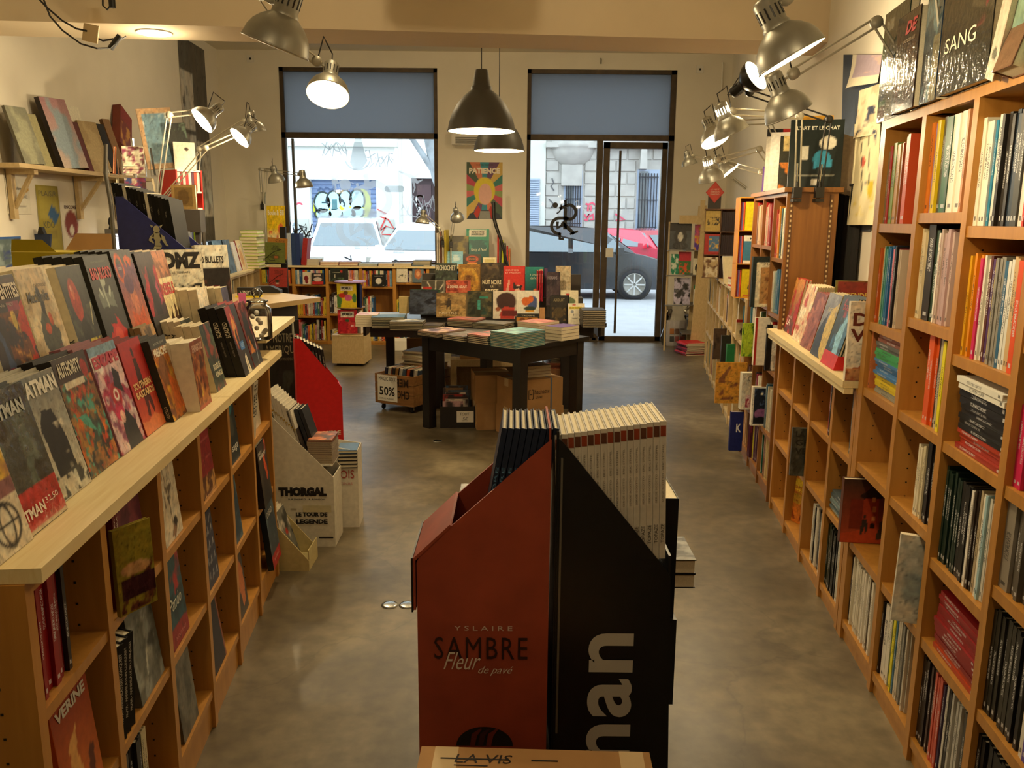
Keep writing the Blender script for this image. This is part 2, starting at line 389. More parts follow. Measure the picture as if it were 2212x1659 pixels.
def art_mesh(w, h, layers, nx, ny, name='front_cover', m=None, curve=None):
    key = (round(w, 4), round(h, 4), str(layers), nx, ny, (m or M['art']).name, str(curve))
    if key in _ac: return _ac[key]
    C = paint(nx, ny, layers)
    xs = np.linspace(0, w, nx); zs = np.linspace(0, h, ny)
    v = [(x, (curve(x/w, z/h) if curve else 0), z) for z in zs for x in xs]
    f = [(j*nx+i, j*nx+i+1, (j+1)*nx+i+1, (j+1)*nx+i) for j in range(ny-1) for i in range(nx-1)]
    me = bpy.data.meshes.new(name); me.from_pydata(v, [], f); me.materials.append(m or M['art'])
    at = me.color_attributes.new('Col', 'FLOAT_COLOR', 'POINT')
    cc = np.ones((nx*ny, 4)); cc[:, :3] = C.reshape(-1, 3); at.data.foreach_set('color', cc.ravel()); me.update()
    _ac[key] = me; return me

# ------------------------------------------------------------------ books
_bm = {}
def cover_me(w, t, h, mm='cover', hard=True):
    key = ('c', round(w, 3), round(t, 4), round(h, 3), mm, hard)
    if key not in _bm:
        c = min(.0025, t*.2) if hard else min(.0006, t*.1)
        P = [(0,0),(w,0),(w,c),(c,c),(c,t-c),(w,t-c),(w,t),(0,t)]
        _bm[key] = MB().prism(P, 0, h).mesh('cover', M[mm])
    return _bm[key]
def pages_me(w, t, h, hard=True):
    key = ('p', round(w, 3), round(t, 4), round(h, 3), hard)
    if key not in _bm:
        c = min(.0025, t*.2) if hard else min(.0006, t*.1); i = .004 if hard else .0004
        _bm[key] = MB().box(c, c, i*.8, w-i, t-c, h-i*.8).mesh('pages', M['pages'])
    return _bm[key]
def spine_me(w, t, h, hard=True):
    key = ('s', round(w, 3), round(t, 4), round(h, 3), hard)
    if key not in _bm:
        c = min(.0025, t*.22) if hard else min(.0006, t*.1); i = .004 if hard else .0004
        P = [(0,0),(w,0),(w,c),(c,c),(c,t-c),(w,t-c),(w,t),(0,t)]
        mb = MB().prism(P, 0, h, mi=0); mb.box(c, c, i*.8, w-i, t-c, h-i*.8, mi=1)
        _bm[key] = mb.mesh('book', [M['spine'], M['pages']])
    return _bm[key]
def placeM(loc, rz=0, lean=0, tilt=0, frame=None):
    m_ = Matrix.Translation(Vector(loc)) @ Matrix.Rotation(rz, 4, 'Z') @ Matrix.Rotation(tilt, 4, 'Y') @ Matrix.Rotation(-lean, 4, 'X')
    return (frame.m @ m_) if frame else m_
def book(name, label, w, t, h, Mx, col, art=None, texts=(), spine_texts=(), cat='book', group=None, hard=True, res=None, mm='cover', artm=None, band=None):
    """front cover faces local -y, spine on local x=0"""
    o = thing(name, label, cat, M=Mx, group=group)
    c = link('cover', cover_me(w, t, h, mm, hard), o); setc(c, col)
    link('pages', pages_me(w, t, h, hard), o)
    if art:
        nx, ny = res or (30, 42)
        link('front_cover', art_mesh(w-.002, h-.002, art, nx, ny, m=artm), o, loc=(.001, -.0004, .001))
    for T in texts:      # string, x0, z0, w, h (fractions), colour, [bold], [shear]
        s, x0, z0, tw, th, tcx = T[:6]
        text(s, (1,0,0), (0,0,1), (x0*w, -.0004, z0*h), tw*w, th*h, tcx, o, 'title_lettering', bold=T[6] if len(T) > 6 else 0.0, shear=T[7] if len(T) > 7 else 0.0)
    for T in spine_texts:   # string, z_top, length, fraction of width, colour : reads upward
        s, zt, ln, fr, tcx = T[:5]
        text(s, (0,0,1), (0,1,0), (0, t*(.5-fr/2), (zt-ln)*h), ln*h, t*fr, tcx, o, 'spine_lettering', bold=T[5] if len(T) > 5 else 0.0)
    if band: # colour, height fraction
        bb = MB().box(-.0008, -.0012, 0, w+.0005, t+.0008, h*band[1]).obj('paper_band', M['cover'], o); setc(bb, band[0])
    return o
CN = [('black','#151413'),('dark grey','#3c3a38'),('grey','#7d7b76'),('light grey','#b5b2aa'),('white','#eeebe2'),('cream','#dfd2ad'),('dark red','#6b1518'),
 ('red','#c22a22'),('coral','#dd6a52'),('orange','#dc7820'),('brown','#6a4526'),('tan','#b58a55'),('yellow','#e0c020'),('gold','#b8901f'),('olive','#75782e'),
 ('green','#3a8a48'),('dark green','#1f4028'),('lime green','#a6c62a'),('teal','#1f7c80'),('blue','#2f5fa8'),('dark blue','#1c2858'),('pale blue','#8fb4cc'),
 ('purple','#5a3270'),('magenta','#c2205c'),('pink','#e08fa0'),('lilac','#a898c0')]
def cname(c):
    c = c.lstrip('#'); r = [int(c[i:i+2], 16) for i in (0, 2, 4)]
    best = None
    for n_, h in CN:
        q = [int(h[1:][i:i+2], 16) for i in (0, 2, 4)]; d = sum((a-b)**2 for a, b in zip(r, q))
        if best is None or d < best[0]: best = (d, n_)
    return best[1]
ORD = ['first','second','third','fourth','fifth','sixth','seventh','eighth','ninth','tenth','eleventh','twelfth','thirteenth','fourteenth','fifteenth','sixteenth','seventeenth','eighteenth','nineteenth','twentieth',
 'twenty-first','twenty-second','twenty-third','twenty-fourth','twenty-fifth','twenty-sixth','twenty-seventh','twenty-eighth','twenty-ninth','thirtieth','thirty-first','thirty-second','thirty-third','thirty-fourth','thirty-fifth','thirty-sixth']
# ================================================================== THE ROOM
YF = 11.2
struct(MB().box(-6, -3, -.12, 5, YF+.3, 0).obj('floor', M['floor']))
struct(MB().box(-6, -3, 3.70, 5, YF+.3, 3.85).obj('ceiling', M['ceiling']))
def wallx(name, x0, y0, x1, y1, t):       # wall between two plan points, thickness t to the outside
    d = Vector((x1-x0, y1-y0, 0)); n = Vector((d.y, -d.x, 0)).normalized()*t
    return struct(MB().prism([(x0,y0),(x1,y1),(x1+n.x,y1+n.y),(x0+n.x,y0+n.y)], 0, 3.70).obj(name, M['plaster']))
def wxl(y): return -3.58-.04*(y-6)
wallx('wall_left', wxl(-3), -3, wxl(YF+.3), YF+.3, -.2)
def wxr(y): return 1.545+.138*(y-2.25)
wallx('wall_right', wxr(-3), -3, wxr(YF+.3), YF+.3, .2)
struct(MB().box(-6, -3.2, 0, 5, -3, 3.7).obj('wall_back', M['plaster']))
LW = (-3.02, -0.99, 1.0, 3.50); RW = (0.165, 2.08, 0.0, 3.50)
mb = MB(); T = .32
mb.box(-4.2, YF, 0, LW[0], YF+T, 3.7); mb.box(LW[0], YF, 0, LW[1], YF+T, LW[2]); mb.box(LW[0], YF, LW[3], LW[1], YF+T, 3.7)
mb.box(LW[1], YF, 0, RW[0], YF+T, 3.7); mb.box(RW[0], YF, RW[3], RW[1], YF+T, 3.7); mb.box(RW[1], YF, 0, 3.6, YF+T, 3.7)
struct(mb.obj('wall_front', M['plaster']))
# dropped beam across the room
bo = MB(); k = .079
bo.prism([(-4.2, 5.49-k*2.17-.09), (3.4, 5.49+k*5.43-.09), (3.4, 5.49+k*5.43+.36), (-4.2, 5.49-k*2.17+.36)], 2.75, 3.70)
struct(bo.obj('ceiling_beam', M['beam']))
# windows: bronze steel frames, frosted film above, clear glass below
def bars(name, rects, y0, y1, parent):
    for (x0, z0, x1, z1) in rects: MB().box(x0, y0, z0, x1, y1, z1).obj(name, M['frame'], parent)
w1 = struct(link('window_1', None)); w1['label'] = 'left shop window with dark bronze frame and frosted blue film above'
x0, x1, z0, z1 = LW; yf = YF+.03
bars('window_frame', [(x0,z0,x0+.05,z1),(x1-.05,z0,x1,z1),(x0,z1-.05,x1,z1),(x0,z0,x1,z0+.04),(x0,2.63,x1,2.70)], yf, yf+.07, w1)
bars('window_frame', [(x0+.10,z0,x0+.13,2.63)], yf+.09, yf+.13, w1)
MB().box(x0+.05, yf+.03, 2.70, x1-.05, yf+.036, z1-.05).obj('frosted_film', M['film'], w1)
MB().box(x0+.05, yf+.03, z0+.04, x1-.05, yf+.036, 2.63).obj('pane', M['glass'], w1)
w2 = struct(link('window_2', None)); w2['label'] = 'right shop window beside the glazed door'
x0, x1, z0, z1 = RW
bars('window_frame', [(x0,z0,x0+.05,z1),(x1-.07,z0,x1,z1),(x0,z1-.05,x1,z1),(x0,0,1.13,.05),(x0,2.63,x1,2.70),(1.08,0,1.16,2.63)], yf, yf+.07, w2)
MB().box(x0+.05, yf+.03, 2.70, x1-.07, yf+.036, z1-.05).obj('frosted_film', M['film'], w2)
MB().box(x0+.05, yf+.03, .05, 1.08, yf+.036, 2.63).obj('pane', M['glass'], w2)
d1 = struct(link('door_1', None)); d1['label'] = 'glazed shop door in a dark bronze frame'
bars('door_frame', [(1.17,.01,1.25,2.61),(1.93,.01,2.0,2.61),(1.17,2.53,2.0,2.61),(1.17,.01,2.0,.07)], yf-.01, yf+.05, d1)
MB().box(1.25, yf+.015, .07, 1.93, yf+.021, 2.53).obj('pane', M['glass'], d1)
MB().tube([(1.38, yf-.05, .12), (1.38, yf-.05, 2.5)], .016, 8).tube([(1.38,yf-.05,.3),(1.38,yf,.3)], .01).tube([(1.38,yf-.05,2.3),(1.38,yf,2.3)], .01).obj('door_handle', M['frame'], d1)
MB().box(1.23, yf-.03, 1.13, 1.33, yf-.012, 1.25).box(1.25, yf-.034, 1.16, 1.31, yf-.03, 1.22).obj('lock_plate', M['whiteplastic'], d1)
MB().box(RW[0], YF+.02, -.02, RW[1], YF+.3, .012).obj('threshold', M['frame'], w2)
# white vinyl drawings and the shop's monogram on the glass
def stroke(mb, pts, wd, M4=None):
    """flat ribbon in local xz through pts"""
    P = [Vector((p[0], 0, p[1])) for p in pts]; v = []
    for i, p in enumerate(P):
        d = (P[min(i+1,len(P)-1)]-P[max(i-1,0)]).normalized(); n_ = Vector((-d.z, 0, d.x))
        ww = wd[i] if isinstance(wd, (list, tuple)) else wd
        v += [p+n_*ww/2, p-n_*ww/2]
    mb.add(v, [(2*i, 2*i+1, 2*i+3, 2*i+2) for i in range(len(P)-1)], M4)
def arc(cx, cz, r, a0, a1, n=14, rz=None):
    return [(cx+r*math.cos(math.radians(a0+(a1-a0)*i/n)), cz+(rz or r)*math.sin(math.radians(a0+(a1-a0)*i/n))) for i in range(n+1)]
def blob(mb, pts, M4=None, y=0):
    mb.add([(p[0], y, p[1]) for p in pts], [tuple(range(len(pts)))], M4)
def monogram(m_, loc, h, parent=None, flat=True):
    s = h; mb = MB()
    stroke(mb, [(-.12,.28)]+arc(.10,.20,.17,90,-70,12)+[(.02,.04)], .075)      # bowl of the R
    stroke(mb, [(.02,.30),(.02,-.20)], .085)
    stroke(mb, [(.10,.06)]+[(-.10,.06)]+arc(-.12,-.12,.18,90,280,14), .075)    # the C
    stroke(mb, [(-.16,-.02),(-.16,-.18),(-.05,-.10)], .07)
    stroke(mb, [(-.06,-.04),(.24,-.30)], .085)                                  # leg sweeping to the right
    stroke(mb, [(.14,-.31),(.33,-.24)], .05)
    stroke(mb, [(-.10,-.28),(-.10,-.42),(.0,-.42)], .07)
    stroke(mb, [(.02,.34),(.02,.47)], .06); stroke(mb, [(-.02,.45),(.06,.49)], .03)
    blob(mb, arc(-.22,.36,.065,0,330,11)); stroke(mb, arc(-.24,.32,.16,-70,20,8), .03)
    o = mb.obj('shop_monogram', m_, parent, loc); o.scale = (s, 1, s); return o
M['vinylb'] = mat('black_vinyl', '#120f0c', .5, var=0)
c = ony(1219, 477, yf+.025); monogram(M['vinylb'], c, .56, w2).name = 'window_monogram'
c = ony(790, 470, yf+.025); monogram(M['vinylw'], c, 1.18, w1).name = 'window_monogram'
def doodle(px, py, s, kind, m_=None):
    c = ony(px, py, yf+.024); mb = MB(); r = random.Random(int(px))
    if kind == 'drip':
        blob(mb, [(-.10,-.12),(-.06,.05),(-.02,.20),(.05,.22),(.09,.02),(.13,-.10),(.06,-.20),(-.05,-.22)])
        stroke(mb, arc(0,-.05,.17,200,340,8), .02)
    elif kind == 'squiggle':
        for q in range(3): stroke(mb, [(-.2+.05*i+r.uniform(-.02,.02), r.uniform(-.13,.13)) for i in range(9)], .016)
    elif kind == 'splash':
        stroke(mb, [(-.25,.1),(-.1,.04),(0,.0),(.1,-.1),(.2,-.05)], [.02,.06,.09,.06,.02]); stroke(mb, [(0,0),(.05,-.2),(.02,-.3)], [.06,.03,.01]); stroke(mb, [(.05,0),(.2,.12)], [.05,.01])
    elif kind == 'ghost':
        blob(mb, [(-.16,-.2),(-.13,0),(-.06,.12),(.04,.13),(.12,0),(.16,-.2),(.08,-.16),(.0,-.2),(-.08,-.16)]); stroke(mb, [(-.1,.14),(-.2,.26)], .02); stroke(mb, [(.03,.14),(.1,.27)], .02)
    elif kind == 'capsule':
        blob(mb, arc(-.12,0,.055,90,270,8)+arc(.12,0,.055,-90,90,8))
    o = mb.obj('window_drawing', m_ or M['vinylw'], w1, c); o.scale = (s, 1, s)
for a in [(772,330,1.0,'drip',M['vinylg']),(724,322,.8,'squiggle',M['vinylg']),(820,343,.9,'squiggle',M['vinylg']),(720,385,.6,'splash'),(890,382,.7,'splash'),(700,468,.7,'ghost'),(862,545,.6,'ghost'),(852,408,.75,'capsule',M['vinylg']),(905,445,1.2,'squiggle'),(640,500,1.1,'squiggle',M['ink']),(740,402,.7,'squiggle'),(790,520,.5,'splash')]: doodle(*a)

# floor outlets set in the concrete
for i, (px, py, lb) in enumerate([(842,1307,'round steel floor outlet cover, left of a pair beside the red display'),(880,1307,'round steel floor outlet cover, the one touching the red display base'),(945,953,'small round floor outlet in front of the black table')]):
    p = onz(px, py, 0); t = thing('floor_outlet', lb, 'floor outlet', p)
    MB().lathe([(.0,.004),(.026,.004),(.032,.003),(.034,0)], 24).obj('cover_plate', M['chrome'], t); MB().lathe([(.030,.005),(.034,.004),(.036,0.001)], 24).obj('rim', M['greymetal'], t)
# wall sockets and air vents on the walls
for (px, py, yy, lb) in [(541,127,YF,'small white wall sensor above the left window corner'),(1512,150,YF,'small white wall sensor above the glazed door')]:
    p = ony(px, py, yy); t = thing('wall_sensor', lb, 'sensor', p)
    MB().box(-.045,-.012,-.045,.045,0,.045).obj('plate', M['whiteplastic'], t); MB().lathe([(0,.006),(.012,.006),(.014,0)], 12).obj('lens', M['ink'], t, (0,-.012,0), (PI/2,0,0))
t = thing('wall_air_unit', 'small white air unit on the pier behind the dome pendants', 'air conditioner', (-.55, YF, 2.62))
MB().box(-.25,-.14,-.07,.33,0,.10).obj('casing', M['whiteplastic'], t)
for i in range(4): MB().box(-.2,-.150,-.055+i*.022,.28,-.138,-.045+i*.022).obj('louvre', M['greymetal'], t)
t = thing('ceiling_air_unit', 'long white air conditioner fixed high on the beam face', 'air conditioner', (-.38, 5.18, 2.925))
MB().prism([(0,0),(-.22,.02),(-.24,.26),(0,.28)], -.34, .34, 'x').obj('casing', M['whiteplastic'], t)
MB().box(-.30,-.20,.0,.30,-.05,-.012).obj('air_flap', M['whiteplastic'], t)
t = thing('wall_pipe', 'thin white pipe end hanging in the corner beside the door head', 'pipe', ony(1560, 150, YF-.02))
MB().tube([(0,0,.08),(0,-.02,.05),(0,-.02,-.25)], .012, 8).obj('tube', M['white'], t)
t = thing('wall_hook', 'tiny metal hook on the wall above the right shop window', 'hook', ony(1298, 130, YF-.01))
MB().tube([(0,0,.02),(0,-.03,.0),(0,-.03,-.05)], .008, 6).obj('tube', M['greymetal'], t)

# ================================================================== THE STREET
Mx = mat('asphalt', '#8f9092', .8, scale=3, var=.08); struct(MB().box(-30, YF+.32, -.3, 25, 45, -.08).obj('street_ground', Mx))
M['stone'] = mat('ashlar_stone', '#a09d96', .85, scale=2.5, var=.13, bump=.3); M['render'] = mat('pale_render', '#efeee9', .9, scale=1.2, var=.04)
M['render2'] = mat('grey_render', '#bdbfb6', .9, scale=1.2, var=.06); M['shutter'] = mat('blue_grey_shutter', '#7f93b8', .5, .1, var=.05)
M['iron'] = mat('dark_iron', '#20222a', .5, .4, var=.1); M['louvre'] = mat('grey_blue_louvre', '#8f9cae', .7, var=.05); M['carglass'] = mat('car_glass', '#5a686e', .04, var=0, coat=1)
M['spray'] = mat('spray_paint', None, .6, objcol=True, var=.05)
YB = 27.0
def fx(px, py=400): return ony(px, py, YB).x
def fz(px, py): return ony(px, py, YB).z
b = thing('rendered_building', 'pale rendered house with a blue roller shutter across the street', 'building', (0, YB, 0))
xa, xb = -16, fx(1178); gx0, gx1, gz1 = fx(668), fx(812), fz(740, 388); dx0, dx1, dz1 = fx(888), fx(940), fz(915, 385)
mb = MB(); mb.box(xa, 0, -.1, gx0, .5, 7); mb.box(gx0, 0, gz1, gx1, .5, 7); mb.box(gx1, 0, -.1, dx0, .5, 7); mb.box(dx0, 0, dz1, dx1, .5, 7); mb.box(dx1, 0, -.1, xb, .5, 7); mb.obj('wall', M['render'], b)
n = 20
for i in range(n):
    z_ = -.1+(gz1+.1)*i/n; MB().prism([(0,0),(-.05,.02),(-.06,.07),(-.02,(gz1+.1)/n)], gx0, gx1, 'x').obj('shutter_slat', M['shutter'], b, (0, .32, z_))
MB().box(gx0-.1, -.08, gz1, gx1+.1, .02, gz1+.12).obj('lintel', M['render'], b)
MB().box(dx0, .25, -.1, dx1, .3, dz1).obj('door', mat('dark_brown_door', '#3d2a2e', .6), b)
for i in range(3): MB().box(dx0+.15, .2, .3+i*.85, dx1-.15, .26, 1.0+i*.85).obj('door_panel', mat('door_panel', '#4a3236', .6), b)
MB().box(fx(856), -.22, -.1, fx(874), .05, 7).obj('pilaster', M['render'], b); MB().tube([(fx(868),-.3,-.1),(fx(868),-.3,7)], .06, 8).obj('downpipe', M['render2'], b)
MB().box(xa, -.06, -.1, gx0-.05, .02, 1.6).box(gx1+.02, -.06, -.1, fx(850), .02, 1.6).obj('plinth', M['render2'], b)
MB().box(xa, -.3, fz(700,318), fx(870), .05, fz(700,308)).obj('cornice', M['render2'], b)
MB().box(fx(1100), -.04, -.1, xb, .02, 7).obj('side_render', M['render2'], b)
sh = MB().box(fx(1140), -.10, fz(1150,492), fx(1166), -.03, fz(1150,386)).obj('window_shutter', M['louvre'], b)
for i in range(22): MB().box(fx(1142), -.14, fz(1150,490)+i*.068, fx(1164), -.10, fz(1150,490)+i*.068+.04).obj('slat', M['louvre'], sh)
# graffiti: pale bubble letters with a black outline over a yellow ground, on the shutter
gx = lambda px: fx(px)-(gx0+gx1)/2; gz = lambda py: fz(740, py)
def spray(pts, wd, col, y=.235): 
    mb = MB(); stroke(mb, [(fx(p[0]), fz(p[0], p[1])) for p in pts], wd); o = mb.obj('graffiti', M['spray'], b, (0, y, 0)); setc(o, col)
def sfill(pts, col, y=.245): mb = MB(); blob(mb, [(fx(p[0]), fz(p[0], p[1])) for p in pts]); o = mb.obj('graffiti', M['spray'], b, (0, y, 0)); setc(o, col)
def parc(cx, cy, rx, ry, a0, a1, n=12): return [(cx+rx*math.cos(math.radians(a0+(a1-a0)*i/n)), cy-ry*math.sin(math.radians(a0+(a1-a0)*i/n))) for i in range(n+1)]
sfill(parc(690,446,20,34,0,330)+[], '#d8dc28', .252); sfill(parc(735,450,40,36,0,340), '#d9df30', .251); sfill(parc(778,440,20,34,0,340), '#cfd83a', .25)
for (cx, cy, rx, ry) in [(692,438,17,22),(716,432,17,22),(742,430,15,20),(766,432,17,22),(694,462,17,12),(720,462,16,14),(748,462,16,14),(768,456,14,12)]: sfill(parc(cx,cy,rx,ry,0,345), '#b9e4ec', .244)
for a in [(692,438,18,24,60,250),(716,436,16,24,0,170),(742,430,14,20,20,160),(768,432,16,24,-40,170),(694,462,20,12,100,300),(720,464,15,12,180,350),(746,464,14,12,180,350),(768,458,14,12,200,380)]: spray(parc(*a), .055, '#1d3438')
spray([(718,430),(718,452)], .16, '#4a7a80', .236); spray([(698,433),(709,437),(690,437)], .05, '#24404a'); spray([(734,430),(740,440),(738,446)], .06, '#24404a')
spray([(682,412),(688,404),(694,411),(700,404),(712,410),(720,402)], .05, '#41587e'); spray(parc(640,500,10,14,20,300), .05, '#33373a', -.08); spray([(642,486),(660,492),(646,512),(668,508)], .05, '#33373a', -.08)
for pts in [[(833,470),(818,500),(832,490)],[(815,452),(834,462)],[(820,468),(838,474),(850,494),(832,488),(822,506),(846,507)]]: spray(pts, .045, '#c43a38', -.08)
spray(parc(646,443,6,4,0,180), .06, '#c2485c', -.08)
spray(parc(905,430,8,8,0,300), .05, '#d8dcdc', .2); spray([(896,440),(906,450),(898,462),(912,470)], .05, '#d8dcdc', .2)
# stone building with rusticated blocks, bowed balcony and barred windows
xs0, xs1 = fx(1178), 9.0
s2 = thing('stone_building', 'ashlar stone building with bowed balcony and barred windows', 'building', (0, YB, 0))
wz0, wz1 = -.0, fz(1235, 368)
wins = [(fx(1218), fx(1259), fz(1235,492), fz(1235,368)), (fx(1376), fx(1424), fz(1400,500), fz(1400,366))]
MB().box(xs0, .035, -.1, xs1, .6, 8).obj('wall', M['stone'], s2)
rows = [fz(1250, y) for y in (530, 503, 477, 451, 425, 398, 371, 345, 318)]
blkc = {}
for r in range(len(rows)-1):
    za, zb = rows[r]+.015, rows[r+1]-.015; x = xs0+.02+(.0 if r % 2 else -.35)
    while x < xs1-.1:
        wd = 1.0 if (int(x*7)+r) % 2 else .78
        xa_, xb_ = max(x, xs0), min(x+wd-.03, xs1)
        for (q0, q1, q2, q3) in wins:
            if zb > q2 and za < q3 and xb_ > q0-.05 and xa_ < q1+.05:
                if xa_ < q0-.05: xb_ = min(xb_, q0-.05)
                elif xb_ > q1+.05: xa_ = max(xa_, q1+.05)
                else: xb_ = xa_
        if xb_-xa_ > .12:
            hh = zb-za; o = MB().add([(0,.034,0),(xb_-xa_,.034,0),(xb_-xa_,.034,hh),(0,.034,hh),(.02,0,.02),(xb_-xa_-.02,0,.02),(xb_-xa_-.02,0,hh-.02),(.02,0,hh-.02)], [(0,1,5,4),(1,2,6,5),(2,3,7,6),(3,0,4,7),(4,5,6,7)]).obj('stone_block', M['stone'], s2, (xa_, 0, za))
        x += wd
for (q0, q1, q2, q3) in wins:
    wn = MB().box(q0, .02, q2, q1, .2, q3).obj('window', M['louvre'], s2)
    MB().box(q0+.06, .0, q2+.05, (q0+q1)/2-.02, .04, q3-.06).obj('pane', mat('dark_pane', '#5c6468', .2), wn); MB().box((q0+q1)/2+.02, .0, q2+.05, q1-.06, .04, q3-.06).obj('pane', M['louvre'], wn)
    for i in range(7): MB().tube([(q0+.08+(q1-q0-.16)*i/6, -.06, q2-.08), (q0+.08+(q1-q0-.16)*i/6, -.06, q3-.12)], .016, 5).obj('window_bar', M['iron'], s2)
    for zq in (q2+.12, (q2+q3)/2, q3-.25): MB().box(q0+.04, -.07, zq, q1-.04, -.045, zq+.03).obj('crossbar', M['iron'], s2)
cx = (fx(1188)+fx(1284))/2; rx = (fx(1284)-fx(1188))/2; zt = fz(1235, 320)
prof = [(.18,-.62),(.55,-.52),(.85,-.32),(1.0,-.10),(1.0,.0),(1.06,.03),(1.06,.14),(1.0,.16),(1.0,.9)]
o = MB().lathe([(rx*r_, z_) for r_, z_ in prof], 32).obj('balcony', M['stone'], s2, (cx, .15, zt)); o.scale = (1, .7, 1)
MB().box(cx-.35, -.12, zt-1.15, cx+.3, .15, zt-.5).obj('keystone', M['stone'], s2)
MB().prism([(fx(1378),fz(1390,366)),(fx(1380),fz(1390,320)),(fx(1392),fz(1390,320)),(fx(1394),fz(1390,366))], -.3, .1, 'y').obj('corbel', M['stone'], s2)
MB().box(xs0, -.25, fz(1200,318)-.02, xs1, .2, fz(1200,308)).obj('string_course', M['stone'], s2)
b2 = b; b = s2
for pts in [[(1266,440),(1272,442),(1280,438),(1288,443)],[(1272,444),(1271,456)],[(1278,444),(1277,456)],[(1264,463),(1268,470),(1274,462),(1270,476),(1264,474)],[(1276,468),(1282,462),(1284,474),(1277,474)],[(1331,462),(1352,475),(1333,476)]]: spray(pts, .06, '#c0405a', -.02)
for pts in [[(1192,385),(1196,395),(1190,402),(1197,412)],[(1186,430),(1196,440),(1190,450),(1197,446)]]: spray(pts, .04, '#4a4a4c', -.02)
b = b2
# cars
def car(name, label, loc, rz, col, L=4.3, W=1.78, H=1.55, hatch=True):
    t = thing(name, label, 'car', loc, (0,0,rz)); h = L/2
    low = [(-h,.45),(-h+.05,.25),(-h+.15,.22),(h-.2,.22),(h-.02,.35),(h,.60),(h-.06,.72),(h-.25,.86),(h-.55,.95),(h-.85,1.0),(-h+.1,1.0),(-h+.02,.8)]
    mb = MB(); n_ = len(low)
    def ring(yy, sc): return [((p[0])*sc, yy, p[1] if p[1] < .9 or sc == 1 else p[1]) for p in low]
    rings = [ring(-W/2, .96), ring(-W/2+.10, 1.0), ring(W/2-.10, 1.0), ring(W/2, .96)]
    vs = [p for r_ in rings for p in r_]; fs = [tuple(range(n_)), tuple(range(3*n_, 4*n_))[::-1]]
    for i in range(3):
        for k_ in range(n_): fs.append((i*n_+k_, (i+1)*n_+k_, (i+1)*n_+(k_+1)%n_, i*n_+(k_+1)%n_))
    mb.add(vs, fs); body = mb.obj('body', MC(col), t)
    A = [(-h+.10,.98),(-h+.24,1.22),(-h+.50,H-.10),(-h+1.0,H-.01),(-.1,H),(h*.22,H-.05),(h*.36,H-.17),(h-.80,.99)]
    mb = MB(); iy = .17; n_ = len(A)
    r0 = [(p[0], -W/2+.05+(iy if p[1] > 1.1 else 0), p[1]) for p in A]; r1 = [(p[0], W/2-.05-(iy if p[1] > 1.1 else 0), p[1]) for p in A]
    mb.add(r0+r1, [tuple(range(n_)), tuple(range(n_,2*n_))[::-1]]+[(k_, n_+k_, n_+(k_+1)%n_, (k_+1)%n_) for k_ in range(n_)]); cab = mb.obj('cabin', MC(col), t)
    def quad(nm, P, m_): MB().add(P, [(0,1,2,3)]).obj(nm, m_, t)
    for sg in (-1, 1):
        def sp(x, z): 
            f_ = min(1, max(0, (z-.98)/(H-1.1))); return (x, sg*(W/2-.04-iy*f_*.95), z)
        for (xa_, xb_, ta, tb) in [(-h+.75,-.12,-h+.95,-.12),(-.02,h-1.05,-.02,h*.34)]:
            quad('side_window', [sp(xa_,1.02), sp(xb_,1.02), sp(tb,H-.12), sp(ta,H-.12)], M['carglass'])
        MB().box(h-1.25, sg*W/2-.02 if sg > 0 else -W/2-.16, .98, h-1.08, W/2+.16 if sg > 0 else -W/2+.02, 1.12).obj('mirror', MC(col), t)
        for xw in (-h+.78, h-.82):
            MB().lathe([(.30,.0),(.385,.0),(.395,.03),(.375,.045),(.30,.045)], 28).obj('wheel_arch', M['ink'], t, (xw, sg*(W/2-.035), .36), (sg*-PI/2,0,0))
            wh = MB().lathe([(.0,.09),(.20,.10),(.27,.11),(.325,.09),(.34,.02),(.34,-.09)], 28).obj('wheel', mat_tyre, t, (xw, sg*(W/2-.07), .33-.08+.08), (sg*-PI/2,0,0))
            MB().lathe([(.0,.10),(.05,.115),(.22,.105),(.235,.118),(.25,.105)], 24).obj('rim', M['greymetal'], wh)
            for q in range(8): MB().box(.03,-.016,.108,.225,.016,.122, Matrix.Rotation(q*PI/4, 4, 'Z')).obj('spoke', M['chrome'], wh)
    e = .012
    quad('windscreen', [(h-.82,-W/2+.12,1.03),(h-.82,W/2-.12,1.03),(h*.36+.03,W/2-.30,H-.17),(h*.36+.03,-W/2+.30,H-.17)], M['carglass'])
    quad('rear_window', [(-h+.14,W/2-.14,1.05),(-h+.14,-W/2+.14,1.05),(-h+.38,-W/2+.30,H-.16),(-h+.38,W/2-.30,H-.16)], M['carglass'])
    for sg in (-1, 1): MB().box(h-.13,sg*.5,.66,h-.03,sg*.82,.78).obj('headlamp', M['chrome'], t)
    MB().box(h-.03,-.35,.38,h+.012,.35,.56).obj('grille', M['ink'], t)
    MB().box(h-.0,-.26,.40,h+.02,.26,.50).obj('number_plate', M['white'], t)
    return t
_mc = {}
def MC(col):
    if col not in _mc: _mc[col] = mat('car_paint_'+str(len(_mc)), col, .25, .3, var=0, coat=1)
    return _mc[col]
mat_tyre = mat('tyre_rubber', '#17171a', .8, var=.05)
car('parked_car', 'black compact car parked side-on outside the glazed door', (1.32, 19.2, -.08), 0, '#15191f', 4.3, 1.8, 1.58)
car('parked_car', 'red car parked behind the black car', (3.55, 23.6, -.08), math.radians(-48), '#c22440', 4.0, 1.7, 1.5)
car('parked_car', 'white van seen head-on through the left window', (-4.35, 22.4, -.08), math.radians(-82), '#e6ecee', 4.4, 1.9, 1.75)
car('parked_car', 'white car at the right edge of the left window', (-1.85, 19.6, -.08), math.radians(-100), '#f0f2f2', 4.2, 1.8, 1.62)
